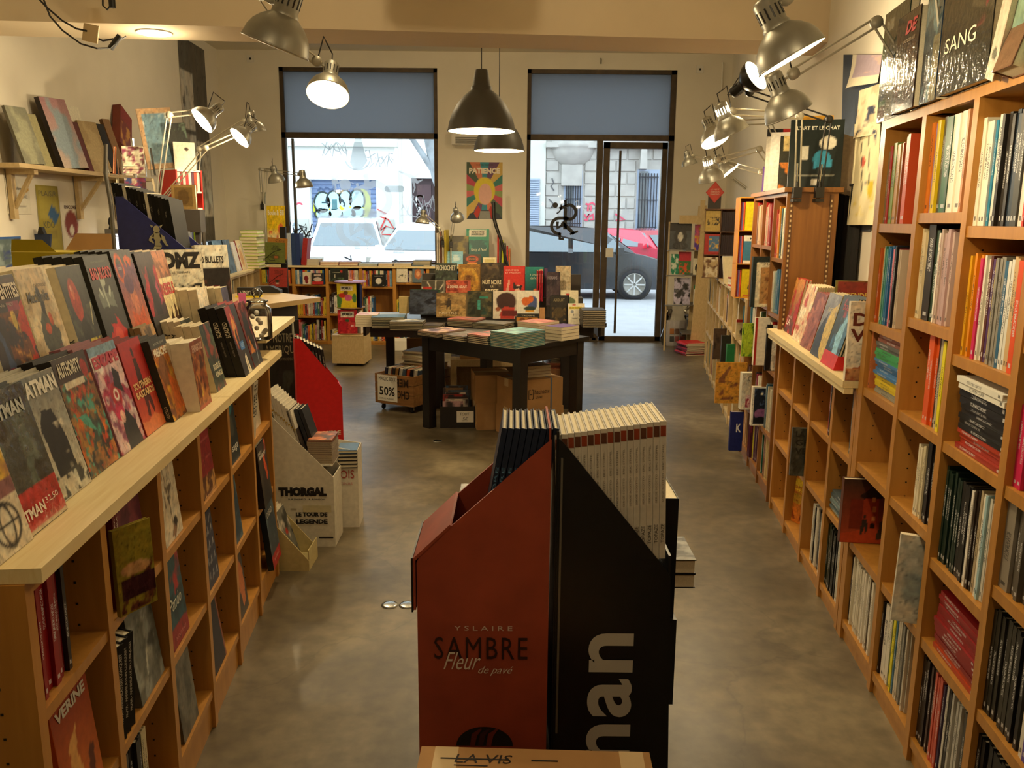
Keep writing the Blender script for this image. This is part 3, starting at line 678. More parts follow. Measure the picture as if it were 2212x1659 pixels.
car('parked_car', 'pale blue car farther up the street behind the white van', (-6.9, 24.0, -.08), math.radians(-80), '#b7cad6', 4.2, 1.8, 1.6)
car('parked_car', 'dark blue car glimpsed beyond the red car', (6.6, 24.6, -.08), math.radians(-30), '#2a3c86', 4.2, 1.8, 1.5)
# street bench, bicycle, tree
t = thing('street_bench', 'dark brown slatted street bench outside the left window', 'bench', (-1.62, 14.6, -.08))
for i in range(3): MB().box(-.55, .0+.12*i, .45, .55, .1+.12*i, .48).obj('seat_slat', mat('bench_slat', '#4a2c26', .5) if i == 0 else bpy.data.materials['bench_slat'], t)
for i in range(3): MB().box(-.55, .40+.02*i, .55+.15*i, .55, .43+.02*i, .66+.15*i).obj('back_slat', bpy.data.materials['bench_slat'], t)
for sx in (-.5, .45): MB().box(sx, 0, 0, sx+.05, .36, .45).box(sx, .36, 0, sx+.05, .44, .98).obj('leg', M['iron'], t)
t = thing('bicycle', 'parked bicycle seen low in the left window corner', 'bicycle', (-3.05, 14.2, -.08))
for sx in (-.5, .5):
    wh = MB().tube([(.33*math.cos(a*PI/12), 0, .33*math.sin(a*PI/12)) for a in range(25)], .016, 6).obj('wheel', mat_tyre, t, (sx, 0, .35))
    for q in range(10): MB().tube([(0,0,0),(.32*math.cos(q*PI/5),0,.32*math.sin(q*PI/5))], .002, 3).obj('spoke', M['chrome'], wh)
MB().tube([(-.5,0,.35),(-.12,0,.35),(.3,0,.85),(-.2,0,.85),(-.12,0,.35)], .018, 6).tube([(-.5,0,.35),(-.2,0,.85)], .012).tube([(.5,0,.35),(.3,0,.98)], .018).obj('bicycle_frame', M['iron'], t)
MB().tube([(.26,-.25,1.06),(.32,0,1.0),(.26,.25,1.06)], .014).obj('handlebar', M['iron'], t); MB().box(-.32,-.06,.93,-.08,.06,.98).tube([(-.2,0,.85),(-.2,0,.93)], .012).obj('saddle', M['ink'], t)
t = thing('street_tree', 'grey-barked street tree leaning over the left window', 'tree', (-1.05, 16.5, -.08))
MB().tube([(.05,0,0),(.02,0,.9),(-.12,0,1.7),(-.42,0,2.5),(-.6,.1,3.3),(-.55,.1,4.6)], [.17,.15,.13,.12,.10,.07], 10).tube([(-.42,0,2.5),(-.9,0,3.2),(-1.5,-.1,3.7)], [.07,.05,.02], 7).obj('trunk', mat('tree_bark', '#8d9499', .8, scale=6, var=.25), t)
lv = MB(); r = random.Random(3)
for i in range(420):
    cx_, cz_ = r.uniform(-1.9,.2), 3.35+abs(r.gauss(0,.55)); cx_ += r.uniform(-.1,.1); cy_ = r.uniform(-.5,.5); a, s_ = r.uniform(0,PI*2), r.uniform(.05,.10)
    Mq = Matrix.Translation((cx_, cy_, cz_)) @ Euler((r.uniform(-1,1), r.uniform(-1,1), a)).to_matrix().to_4x4()
    lv.add([(0,0,-s_),(s_*.6,0,0),(0,0,s_),(-s_*.6,0,0)], [(0,1,2,3)], Mq)
lo = lv.obj('foliage', mat('leaf_green', '#5f7d3c', .6, var=.3, scale=2), t); lo['kind'] = 'stuff'
# ================================================================== SHELVING AND TABLES
def bookcase(name, label, fr, ys, levels, depth, ztop, sd, t=.034, m='beech', st=.028, edge=.0, top=True, z0=.0, back=True, cat='bookcase', world=True, extra=None):
    """ys: world depths of the uprights; levels[bay]: heights of shelf tops"""
    o = thing(name, label, cat, M=fr.m.copy())
    Y = [fr.Y(y) for y in ys] if world else ys
    X = lambda a, b: (min(a*sd, b*sd), max(a*sd, b*sd))
    for y in Y:
        a, b_ = X(0, depth); MB().box(a, y-t/2, z0, b_, y+t/2, ztop).obj('upright', M[m], o)
    for i in range(len(Y)-1):
        lo_, hi_ = min(Y[i], Y[i+1])+t/2, max(Y[i], Y[i+1])-t/2
        for k, z in enumerate(levels[i] if isinstance(levels[0], (list, tuple)) else levels):
            a, b_ = X(.004, depth-.006); MB().box(a, lo_, z-st, b_, hi_, z).obj('shelf', M[m], o)
            if k == 0 and z > st+.03+z0: a, b_ = X(.012, .03); MB().box(a, lo_, z0, b_, hi_, z-st).obj('kickboard', M[m], o)
    if top: a, b_ = X(0, depth); MB().box(a, min(Y)+t/2, ztop-st, b_, max(Y)-t/2, ztop).obj('top_panel', M[m], o) if len(Y) < 3 else [MB().box(a, min(Y[i],Y[i+1])+t/2, ztop-st, b_, max(Y[i],Y[i+1])-t/2, ztop).obj('top_panel', M[m], o) for i in range(len(Y)-1)]
    if back: a, b_ = X(depth-.006, depth); MB().box(a, min(Y), z0+.03, b_, max(Y), ztop-.002).obj('back_panel', M[m], o)
    return o
YR = [3.045, 2.66, 2.285, 1.905, 1.53, 1.155, .78]
LVR = [[.08,.41,.72,1.006,1.25,1.60], [.08,.41,.715,1.007,1.31,1.633], [.08,.407,.656,1.003,1.25,1.596], [.08,.415,.745,.996,1.342,1.63], [.08,.41,.72,1.0,1.30,1.62], [.08,.41,.72,1.0,1.30,1.62]]
tall = bookcase('tall_bookcase', 'tall beech bookcase with adjustable shelves on the right side wall', FR, YR, LVR, .30, 1.955, 1, st=.03)
MB().box(0, FR.Y(3.045)+.018, 0, .30, FR.Y(3.045)+.036, 1.955).obj('side_panel', M['beech'], tall)
holes = MB()     # shelf pin holes drilled in the uprights
for y in YR[:5]:
    for xx in (.05, .24):
        for q in range(38):
            z = .14+q*.048
            if z < 1.9: holes.box(xx-.0025, FR.Y(y)-.0175, z-.0025, xx+.0025, FR.Y(y)+.0175, z+.0025)
h_ = holes.obj('pin_holes', M['ink'], tall); h_['kind'] = 'stuff'
YE = [3.105, 3.41, 3.79, 4.17, 4.55]
lowr = bookcase('low_bookcase', 'low beech bookcase under a pine board on the right', FR, YE, [[.07,.41,.70]]*4, .30, .985, 1, st=.026)
holes = MB()
for y in YE:
    for q in range(18): holes.box(.05-.0025, FR.Y(y)-.0175, .12+q*.048-.0025, .05+.0025, FR.Y(y)+.0175, .12+q*.048+.0025)
h_ = holes.obj('pin_holes', M['ink'], lowr); h_['kind'] = 'stuff'
o = thing('display_board', 'pine plank lying on the low right bookcase, albums displayed on it', 'board', M=FR.m.copy())
MB().box(-.05, FR.Y(3.105), .986, .20, FR.Y(4.70), 1.013).obj('plank', M['pine'], o); MB().box(.203, FR.Y(3.105), .986, .33, FR.Y(4.70), 1.013).obj('plank', M['pine'], o)
MB().box(-.045, FR.Y(3.1), .963, -.012, FR.Y(4.68), .985).obj('front_batten', M['pine'], o)
# brown cabinet with slotted shelf standards
YC = [4.66, 5.02, 5.38, 5.74]
cab = bookcase('brown_cabinet', 'tall brown wooden cabinet with slotted metal shelf standards on its side', FR, YC, [[.08,.37,.75,1.08,1.40], [.08,.37,.77,1.10,1.46], [.08,.37,.77,1.10,1.46]], .27, 1.765, 1, t=.02, m='oak', st=.022)
MB().box(-.02, FR.Y(4.63), 1.765, .29, FR.Y(5.76), 1.79).obj('top_board', M['oak'], cab)
for xx in (.025, .235):
    so = MB().box(xx-.009, FR.Y(4.66)-.0125, .1, xx+.009, FR.Y(4.66)-.010, 1.75).obj('shelf_standard', M['darkoak'], cab)
    sl = MB()
    for q in range(60): sl.box(xx-.004, FR.Y(4.66)-.0135, .12+q*.027, xx+.004, FR.Y(4.66)-.0124, .132+q*.027)
    sl.obj('slots', M['tape'], so)['kind'] = 'stuff'
# pale low shelving running on towards the door
FP = Frame(1.62, 5.80, .155)
YP = [5.80, 6.18, 6.56, 6.94, 7.32, 7.70, 8.08, 8.46, 8.84, 9.22]
pale = bookcase('pale_shelving', 'pale pine cubbyhole shelving running along the right wall to the door', FP, YP, [[.07,.42,.75]]*9, .28, 1.075, 1, t=.026, m='pine2', st=.024)
# left low bookcase and its stepped display boards
YL = [1.335, 1.665, 2.04, 2.42, 2.80, 3.185, 3.57]
lowl = bookcase('low_bookcase', 'low beech bookcase under the stepped comics display on the left', FL, YL, [[.13,.43,.73]]*6, .29, .985, -1, st=.024, t=.03)
holes = MB()
for y in YL:
    for q in range(17): holes.box(-.06-.0025, FL.Y(y)-.0156, .17+q*.048-.0025, -.06+.0025, FL.Y(y)+.0156, .17+q*.048+.0025)
h_ = holes.obj('pin_holes', M['ink'], lowl); h_['kind'] = 'stuff'
o = thing('display_board', 'long pine plank carrying the front row of comics on the left', 'board', M=FL.m.copy())
for a, b_ in ((FL.Y(1.325), FL.Y(2.72)), (FL.Y(2.723), FL.Y(3.74))): MB().box(-.30, a, .986, .028, b_, 1.013).obj('plank', M['pine'], o)
o = thing('display_step', 'raised pine step carrying the second row of comics', 'shelf', M=FL.m.copy())
MB().box(-.56, FL.Y(1.1), 1.165, -.222, FL.Y(3.2), 1.19).obj('plank', M['pine'], o)
for yy in (1.12, 2.1, 3.17): MB().box(-.55, FL.Y(yy), 1.0135, -.31, FL.Y(yy)+.02, 1.165).obj('support', M['darkpanel'], o)
ct = thing('side_counter', 'dark fronted counter unit with pine top behind the comics display', 'counter', M=FL.m.copy())
MB().prism([(-.15, FL.Y(3.215)), (-.15, FL.Y(3.54)), (-.0, FL.Y(3.54)), (-.0, FL.Y(4.33)), (-1.0, FL.Y(4.33)), (-1.0, FL.Y(3.215))], 1.075, 1.10).obj('countertop', M['pine'], ct)
MB().box(-.95, FL.Y(3.60), 0, -.31, FL.Y(4.28), 1.074).obj('front_panel', M['darkpanel'], ct)
# cash desk beyond
P1, P2 = onz(692, 642, 1.02), onz(582, 656, 1.02)
dk = thing('cash_desk', 'cash desk with grey-brown laminate top behind the left display', 'counter', (0,0,0))
q1, q2 = Vector((P1.x, P1.y)), Vector((P2.x, P2.y)); u = (q1-q2).normalized(); nn = Vector((-u.y, u.x))
back = [q2+Vector((-.50, .05)), q2, q1, q1+Vector((-.55, .50)), q2+Vector((-.50, 1.05))]
MB().prism([tuple(p) for p in back], .985, 1.02).obj('countertop', M['lamin'], dk)
inn = [q2+Vector((-.46, .12)), q2+Vector((-.06,.10)), q1+Vector((-.17,-.02)), q1+Vector((-.60,.42)), q2+Vector((-.46, .98))]
MB().prism([tuple(p) for p in inn], 0, .985).obj('body', M['darkpanel'], dk)
# far shelving under the left window (faces the camera)
class FrW(Frame):
    def __init__(s, x, y, a): s.o = Vector((x, y, 0)); s.a = a; s.m = Matrix.Translation(s.o) @ Matrix.Rotation(a, 4, 'Z'); s.c = 1
FW = FrW(0, 10.72, 0)
XW = [-3.24, -2.81, -2.38, -1.95, -1.52, -1.09, -.66, -.22]
LW_ = [[.05,.37,.78],[.05,.37,.775],[.05,.40,.81],[.05,.37,.755],[.05,.37,.81],[.05,.37,.79],[.05,.37,.79]]
fw = thing('window_shelving', 'beech shelving under the left shop window', 'bookcase', M=FW.m.copy())
for x in XW: MB().box(x-.02, 0, 0, x+.02, .33, .99).obj('upright', M['beech'], fw)
for i in range(7):
    for z in LW_[i]: MB().box(XW[i]+.02, .004, z-.026, XW[i+1]-.02, .324, z).obj('shelf', M['beech'], fw)
    MB().box(XW[i]+.02, .012, 0, XW[i+1]-.02, .03, LW_[i][0]-.026).obj('kickboard', M['beech'], fw)
MB().box(-3.26, .324, .03, -.2, .33, .99).obj('back_panel', M['beech'], fw)
for a, b_ in ((-3.27,-1.73),(-1.727,-.19)): MB().box(a, -.02, .99, b_, .47, 1.015).obj('top_board', M['pine'], fw)
# left wall shelving
FQ = Frame(-2.948, 8.854, -.111)
YQ = [7.6, 7.98, 8.36, 8.74, 9.12, 9.50, 9.88, 10.26]
lq = bookcase('corner_shelving', 'pale pine cubbyhole shelving along the left wall near the window corner', FQ, YQ, [[.07,.42,.74]]*7, .30, .995, -1, t=.028, m='pine2', st=.026)
MB().box(-.33, FQ.Y(7.55), .9955, .02, FQ.Y(10.36), 1.018).obj('top_board', M['pine'], lq)
# plywood step against the left wall holding tall rows
o = thing('wall_step', 'narrow raised pine shelf behind the left wall cubbyholes', 'shelf', M=FQ.m.copy())
MB().box(-.60, FQ.Y(7.3), 1.30, -.345, FQ.Y(9.7), 1.325).obj('plank', M['pine2'], o)
for yy in (7.32, 8.5, 9.66): MB().box(-.59, FQ.Y(yy), 0, -.37, FQ.Y(yy)+.025, 1.30).obj('upright', M['pine2'], o)
# wall shelf with its two brackets
ws = thing('wall_shelf', 'pale wooden wall shelf on two brackets, art books leaning on it', 'shelf', (0, 0, 0))
xs = -3.34
MB().prism([(xs-.0,5.80),(wxl(5.8)+.001,5.80),(wxl(7.95)+.001,7.95),(xs-.0,7.95)], 1.925, 1.955).obj('shelf_board', M['pine2'], ws)
for yy in (6.05, 7.05, 7.8):
    MB().box(wxl(yy)+.012, yy-.025, 1.58, wxl(yy)+.045, yy+.025, 1.925).box(wxl(yy)+.045, yy-.025, 1.89, xs-.03, yy+.025, 1.925).obj('bracket', M['pine2'], ws)
    MB().tube([(wxl(yy)+.04, yy, 1.66), (xs-.06, yy, 1.90)], .018, 4).obj('brace', M['pine2'], ws)
# black tables
def table(name, label, A, ang, L, D, h=.75, leg=.075, top=.03, apron=.10, lx=.03, legs=None):
    t = thing(name, label, 'table', (A[0], A[1], 0), (0,0,ang))
    MB().box(0, 0, h-top, L, D, h).obj('tabletop', M['blackwood'], t)
    for (x, y) in legs or ((lx,lx),(L-lx-leg,lx),(lx,D-lx-leg),(L-lx-leg,D-lx-leg)): MB().box(x, y, 0, x+leg, y+leg, h-top).obj('leg', M['blackwood'], t)
    for (x0_, y0_, x1_, y1_) in ((lx+leg,lx+.005,L-lx-leg,lx+.03),(lx+leg,D-lx-.03,L-lx-leg,D-lx-.005),(lx+.005,lx+leg,lx+.03,D-lx-leg),(L-lx-.03,lx+leg,L-lx-.005,D-lx-leg)):
        MB().box(x0_, y0_, h-top-apron, x1_, y1_, h-top).obj('apron', M['blackwood'], t)
    return t
TA = math.atan2(-.717, .801)
tf = table('black_table', 'square black table turned cornerwise at the front of the island', (-.74, 6.36), TA, 1.075, .78)
tb = table('black_table', 'long black table behind the cornerwise one, carrying face-out albums', (-1.31, 6.98), math.radians(1.5), 2.11, .80, legs=((.15,.70),(1.86,.70),(.655,.03),(1.73,.03)))
FT = FrW(-.74, 6.36, TA); FB = FrW(-1.31, 6.98, math.radians(1.5))
# slotted riser for the back row
o = thing('album_riser', 'low black riser holding the rear row of albums on the long table', 'stand', M=FB.m.copy())
MB().box(.50, .42, .751, 1.95, .68, .925).obj('box', M['darkpanel'], o); MB().box(.50, .655, .925, 1.95, .68, 1.12).obj('backrest', M['darkpanel'], o)
# ================================================================== BOOKS ON THE SHELVES
USED = {}
def uniq(lb):
    USED[lb] = USED.get(lb, 0)+1
    return lb
def spines(fr, sd, y0, y1, z, seq, place, noun='album', name='comic_album', h=.27, w_=.20, end='far', rec=.015, hmax=.29, group=None, lean=0, jit=.008, endname=None):
    """seq: (colour, thickness, height or None, count); laid from the far end (end='far') or ending against the near end"""
    Y0, Y1 = min(y0, y1), max(y0, y1); tot = sum(q[1]*q[3] for q in seq)
    lst = [(c, t, hh) for c, t, hh, n_ in seq for _ in range(n_)]
    if sd > 0: cur = Y1-.001 if end == 'far' else Y0+tot+.001
    else: cur = Y0+.001 if end == 'near' else Y1-tot-.001
    en = endname or ('window end' if end == 'far' else 'near end'); N = len(lst)
    for i, (c, t, hh) in enumerate(lst):
        if cur-(t if sd > 0 else 0) < Y0-.0005 or cur+(t if sd < 0 else 0) > Y1+.0005: break
        hq = min(hmax, (hh or h)+rnd.uniform(-jit, jit)); hq = round(hq*250)/250
        x = rec+rnd.uniform(0, .012); tt = t-.0006
        me = spine_me(w_, tt, hq)
        if sd > 0: Mx_ = placeM((x, cur-t, z+.0005), 0, 0, 0, fr); cur -= t
        else: Mx_ = placeM((-x, cur+tt, z+.0005), PI, 0, 0, fr); cur += t
        o = link(name, me); o.matrix_world = Mx_; setc(o, c)
        k_ = i if (sd > 0) == (end == 'far') or (sd < 0 and end == 'near') else N-1-i
        tag(o, uniq('%s %s, %s from %s, %s' % (cname(c), noun, ORD[min(k_, 35)], en, place)), 'book', group or ('books, '+place))
def lying(fr, y0, z, seq, place, noun='album', name='stacked_album', h=.27, w_=.20, rec=.01, group=None, sd=1):
    """a pile of books lying flat, spines to the aisle, first one at the bottom"""
    zz = z+.0006; lst = [(c, t, hh) for c, t, hh, n_ in seq for _ in range(n_)]; N = len(lst)
    for i, (c, t, hh) in enumerate(lst):
        hq = hh or h; me = spine_me(w_, t-.0006, hq); x = rec+rnd.uniform(0, .015); dy = rnd.uniform(-.006, .006)
        o = link(name, me); zz += t
        o.matrix_world = placeM((x, y0+dy, zz), 0, PI/2, 0, fr) if sd > 0 else placeM((-x, y0+dy+hq, zz), PI, PI/2, 0, fr)
        setc(o, c)
        tag(o, uniq('%s flat %s, %s from pile top, %s' % (cname(c), noun, ORD[N-1-i], place)), 'book', group or ('book pile, '+place))
def rseq(cols, n, t0=.008, t1=.018, seed=1, hs=(None,)):
    r = random.Random(seed); return [(r.choice(cols), round(r.uniform(t0, t1), 3), r.choice(hs), 1) for _ in range(n)]
BAY = ['end bay of tall bookcase', 'second bay of tall bookcase', 'third bay of tall bookcase', 'fourth bay of tall bookcase', 'fifth bay of tall bookcase']
ROW = ['bottom row', 'second row up', 'third row up', 'fourth row up', 'fifth row up', 'top row']
def TR(b, r, seq, **k):
    z = LVR[b][r]; top_ = (LVR[b]+[1.955])[r+1]-.03
    spines(FR, 1, FR.Y(YR[b])-.016, FR.Y(YR[b+1])+.016, z, seq, ROW[r]+', '+BAY[b], hmax=top_-z-.006, **k)
TR(0,5,[('#8a7a5a',.022,.25,1),('#b02420',.02,.26,1),('#7f9a4a',.034,.27,1),('#b98a44',.02,.27,1),('#a06a34',.014,.27,1),('#b88a50',.016,.27,1),('#8a4a28',.012,.27,2),('#d8402a',.018,.28,1),('#c8502a',.024,.28,2)])
TR(0,4,[('#8a2418',.01,.26,1),('#c25a24',.012,None,1),('#5a3418',.01,None,1),('#d8a24a',.016,None,1),('#e8dcc0',.014,None,1),('#3a7a60',.012,None,1),('#5a9a8a',.01,None,1),('#3878a0',.012,None,2),('#245a8a',.013,None,2),('#e07a8a',.014,None,1),('#e8e2d0',.012,None,1),('#1c1a1a',.012,None,2),('#7a1820',.010,None,1),('#c8b8a0',.010,None,2)])
lying(FR, FR.Y(2.69), 1.006, [('#8f8f82',.012,None,2),('#d9c022',.011,None,4),('#3f74a8',.011,None,5),('#3a9a58',.012,None,3),('#5c5c58',.012,None,2),('#8c5040',.012,None,3),('#2c4034',.018,None,1)], ROW[3]+', '+BAY[0])
TR(0,3,[('#c87848',.016,.21,1)])
TR(0,2,[('#e8e2d6',.03,.25,1)], end='near')
TR(0,1,[('#2c3a2c',.014,.27,1),('#d8b030',.012,.27,2)], end='near')
TR(0,0,[('#2a2622',.012,None,2),('#e2dccb',.011,None,7),('#d8d0bc',.012,None,4),('#c8401c',.008,None,1),('#e8e2d4',.012,None,7),('#6a5a44',.010,None,2),('#e6e0d0',.012,None,4)])
TR(1,5,[('#d87a28',.024,None,1),('#9a8ab8',.008,None,1),('#e2c21c',.022,None,2),('#6a5a28',.014,None,1),('#3a3a1c',.012,None,1),('#1a2a1c',.01,None,1),('#1f5a38',.05,.275,1),('#2a4a3a',.012,None,1),('#f2ead8',.042,.28,2),('#c88a5a',.014,None,1)])
TR(1,4,[('#d8c8a0',.012,None,5),('#26221c',.055,.285,1),('#28402c',.024,None,1),('#f0eadc',.012,None,1),('#8a3a34',.012,None,1),('#b8a494',.014,None,1),('#b89a98',.018,None,3),('#c8b0a8',.014,None,1)])
TR(1,3,[('#d8581e',.020,.28,3),('#3a2a1e',.016,None,1),('#b8ae98',.018,None,1),('#221c18',.018,None,1),('#e6d820',.020,None,1),('#1a4a4a',.018,None,1),('#c01c38',.028,.27,1)], end='near')
TR(1,2,[('#e2d8bc',.014,.22,3),('#d8cca8',.012,.23,2),('#1e1a18',.022,.25,3),('#2a4a3a',.018,.25,1),('#8a2434',.026,.25,1),('#a03448',.014,.24,1)], end='near')
TR(1,0,[('#1a1a18',.014,.26,1),('#e02858',.01,.2,1),('#ece8de',.034,None,1),('#e8e4d6',.016,None,2),('#3a6a38',.012,None,1),('#e6dc28',.014,None,2),('#4a7a9a',.012,None,1),('#cfc8b8',.013,None,3),('#8a8a84',.012,None,2),('#4a3a2c',.012,None,1),('#c9c2b2',.012,None,3)])
TR(2,5,[('#e6e0cc',.020,None,2),('#e8e2d2',.022,None,1),('#2a7a9a',.012,None,1),('#d8d8cc',.02,None,1),('#2e2a26',.015,None,5),('#1f2c3a',.018,None,2),('#3a3a34',.013,None,3),('#e4dcd0',.022,None,1),('#c03428',.01,None,1),('#262220',.015,None,4)])
TR(2,4,[('#d8a01e',.013,None,3),('#e0901c',.013,None,3),('#c8205a',.016,None,1),('#e8e4d4',.012,None,2),('#5a2c1c',.014,None,1),('#4a2a5a',.014,None,1),('#e0cc28',.016,None,1),('#8a867c',.014,None,4),('#2a5a7a',.016,None,1),('#dcdcd4',.014,None,2),('#c8a878',.014,None,2),('#d8501c',.024,None,1),('#c83a1a',.018,None,1),('#3a2a3a',.012,None,2)])
lying(FR, FR.Y(1.935), 1.003, [('#9a2c18',.014,None,2),('#b03a22',.013,None,2),('#1a1816',.014,None,3),('#221e1c',.014,None,2),('#1c1a1a',.020,None,2)], ROW[3]+', '+BAY[2], h=.28)
lying(FR, FR.Y(1.945), 1.003+.1650, [('#e6e4d8',.016,.27,2)], 'atop black pile, '+BAY[2], h=.27, rec=.0)
TR(2,3-1,[('#142a20',.013,None,9),('#1c1a18',.018,None,4),('#ece6da',.012,None,1),('#2a2018',.012,None,2),('#b8a888',.012,None,1),('#e6e0d0',.014,None,2),('#9ec0c8',.012,None,1),('#e2ded0',.013,None,2),('#3a3a34',.012,None,3)])
lying(FR, FR.Y(1.935), .407, [('#b0401e',.014,None,2),('#8a1c1c',.0135,None,11)], ROW[1]+', '+BAY[2], h=.28)
TR(2,0,[('#2e2622',.016,None,3),('#4a3a34',.013,None,4),('#c85a48',.013,None,4),('#3a2c4a',.012,None,1),('#d8d4c8',.012,None,2),('#1c1a1c',.013,None,2),('#c2c0b8',.012,None,6),('#3a3a38',.012,None,3)])
TR(3,5,[('#3a2a2a',.016,None,4),('#c8401c',.016,None,2),('#2a2a3a',.016,None,3)])
TR(3,4,[('#c02a3a',.018,None,2),('#e8d8a8',.014,None,3),('#3a4a5a',.016,None,4)])
TR(3,3,[('#d02a5a',.02,.2,2),('#7a7468',.05,.24,1),('#c84068',.016,.24,2),('#4a4640',.016,.25,4)])
TR(3,1,[('#2c2a22',.018,None,7),('#1c1a1a',.015,None,3),('#e2dccc',.016,None,2),('#5a4aa0',.014,None,1)])
TR(3,0,[('#1e1c1a',.018,None,9),('#c8c4b8',.015,None,4)])
TR(3,2,[('#8f887c',.045,.22,1),('#5a544a',.016,.23,4),('#2a2622',.016,.23,4)])
LB = ['second bay of low beech bookcase from tall bookcase','third bay of low beech bookcase from tall bookcase','fourth bay of low beech bookcase from tall bookcase']
LB = ['first bay past tall bookcase','second bay past tall bookcase','third bay past tall bookcase','fourth bay past tall bookcase']
def LR(b, r, seq, **k):
    k.setdefault('name', 'paperback_album')
    z = [.07,.41,.70][r]; tp = [.41,.70,.985][r]-.03
    spines(FR, 1, FR.Y(YE[b+1])-.018, FR.Y(YE[b])+.018, z, seq, ['bottom','middle','upper'][r]+' row, '+LB[b], hmax=tp-z-.004, **k)
LR(0,2,[('#3a5a6a',.012,.24,1),('#e6e2d8',.018,.25,1),('#26221e',.022,.25,2),('#3a3a3e',.016,.25,1)], end='near')
lying(FR, FR.Y(3.13), .41, [('#c8b050',.012,.25,1),('#5a6a6e',.012,.25,3),('#8aa0a4',.012,.25,1),('#46545a',.014,.25,2)], 'middle row, '+LB[0], h=.25)
LR(0,0,[('#1e2a1c',.016,None,4),('#2a2c24',.013,None,3),('#22241e',.013,None,3),('#1a1c1a',.013,None,3),('#d8d6ca',.012,None,3),('#8a98a4',.012,None,1),('#5a2a20',.012,None,2),('#3a3a38',.012,None,3)])
LR(1,2,[('#9a2a20',.012,.26,2),('#5a2a22',.013,.26,1),('#2c2420',.013,.26,3),('#7a4a38',.012,.26,1),('#241e1c',.014,.25,2)], end='near')
LR(1,0,[('#e0dcd0',.013,None,2),('#c02a22',.011,.1,1),('#26221e',.012,None,2),('#dcd6c6',.013,None,3),('#3a3430',.012,None,3),('#e2dccc',.013,None,3),('#1e1c1a',.013,None,3)], end='near')
LR(2,2,[('#4a2c20',.012,.26,1),('#5a3a2a',.012,.25,1)], end='near')
LR(2,0,[('#22303c',.022,.27,1),('#16181c',.03,.27,1)], end='near')
LR(3,1,[('#7a6478',.014,.24,2),('#3a3238',.013,.25,1)], end='near')
# right: albums facing out on the pine plank; first copy shows its cover, the others lean behind it
def cart(bg, cs, seed, extra=()):
    L = [('bg', bg)]
    for i, c in enumerate(cs): L.append(('blot', c, 3+i*1.4, .50+.02*i, seed*13+i*5))
    return L+list(extra)
def row(fr, sd, items, z, place, x0, kind='display_album', noun='album'):
    """items: dict(y, w, h, t, n, lean, x, col, art, texts, spine, label, title)"""
    for it in items:
        n_, t = it.get('n', 1), it['t']; la = math.radians(it.get('lean', 13)); rz = PI/2 if sd < 0 else -PI/2
        y = fr.Y(it['y']) if sd < 0 else fr.Y(it['y'])+it['w']      # book's spine end
        for q in range(n_):
            x = (it.get('x', x0))*1.0 - q*(t+.001)/math.cos(la) if sd < 0 else it.get('x', x0)+q*(t+.001)/math.cos(la)
            zq = it.get('z', z)+.0006
            jj = rnd.uniform(-.003, .003) if q else 0
            # lift so that the leaning back edge clears the board
            Mx_ = placeM((x, y+jj, zq+.0004), rz, la, it.get('tilt', 0), fr)
            lb = it['label'] if q == 0 else '%s copy behind the %s, %s' % (ORD[q], it['title'], place)
            g = 'stack of '+it['title']
            if q == 0: book(it.get('name', kind), lb, it['w'], t, it['h'], Mx_, it['col'], it.get('art'), it.get('texts', ()), it.get('spine', ()), 'book', g, it.get('hard', True), it.get('res') or (44,60), artm=it.get('artm'), band=it.get('band'))
            else:
                o = book(it.get('name', kind), lb, it['w'], t, it['h'], Mx_, it['col'], None, (), it.get('spine', ()) if q < 4 else (), 'book', g, it.get('hard', True), band=it.get('band'))
fig = lambda c, x, y, s: [('ell', c, (x, y+s*.34, s*.09, s*.09)), ('poly', c, [(x-s*.2,y-s*.1),(x-s*.12,y+s*.24),(x+s*.12,y+s*.24),(x+s*.2,y-s*.1),(x+s*.12,y-s*.5),(x+s*.02,y-s*.15),(x-s*.05,y-s*.5),(x-s*.14,y-s*.5)], 1)]
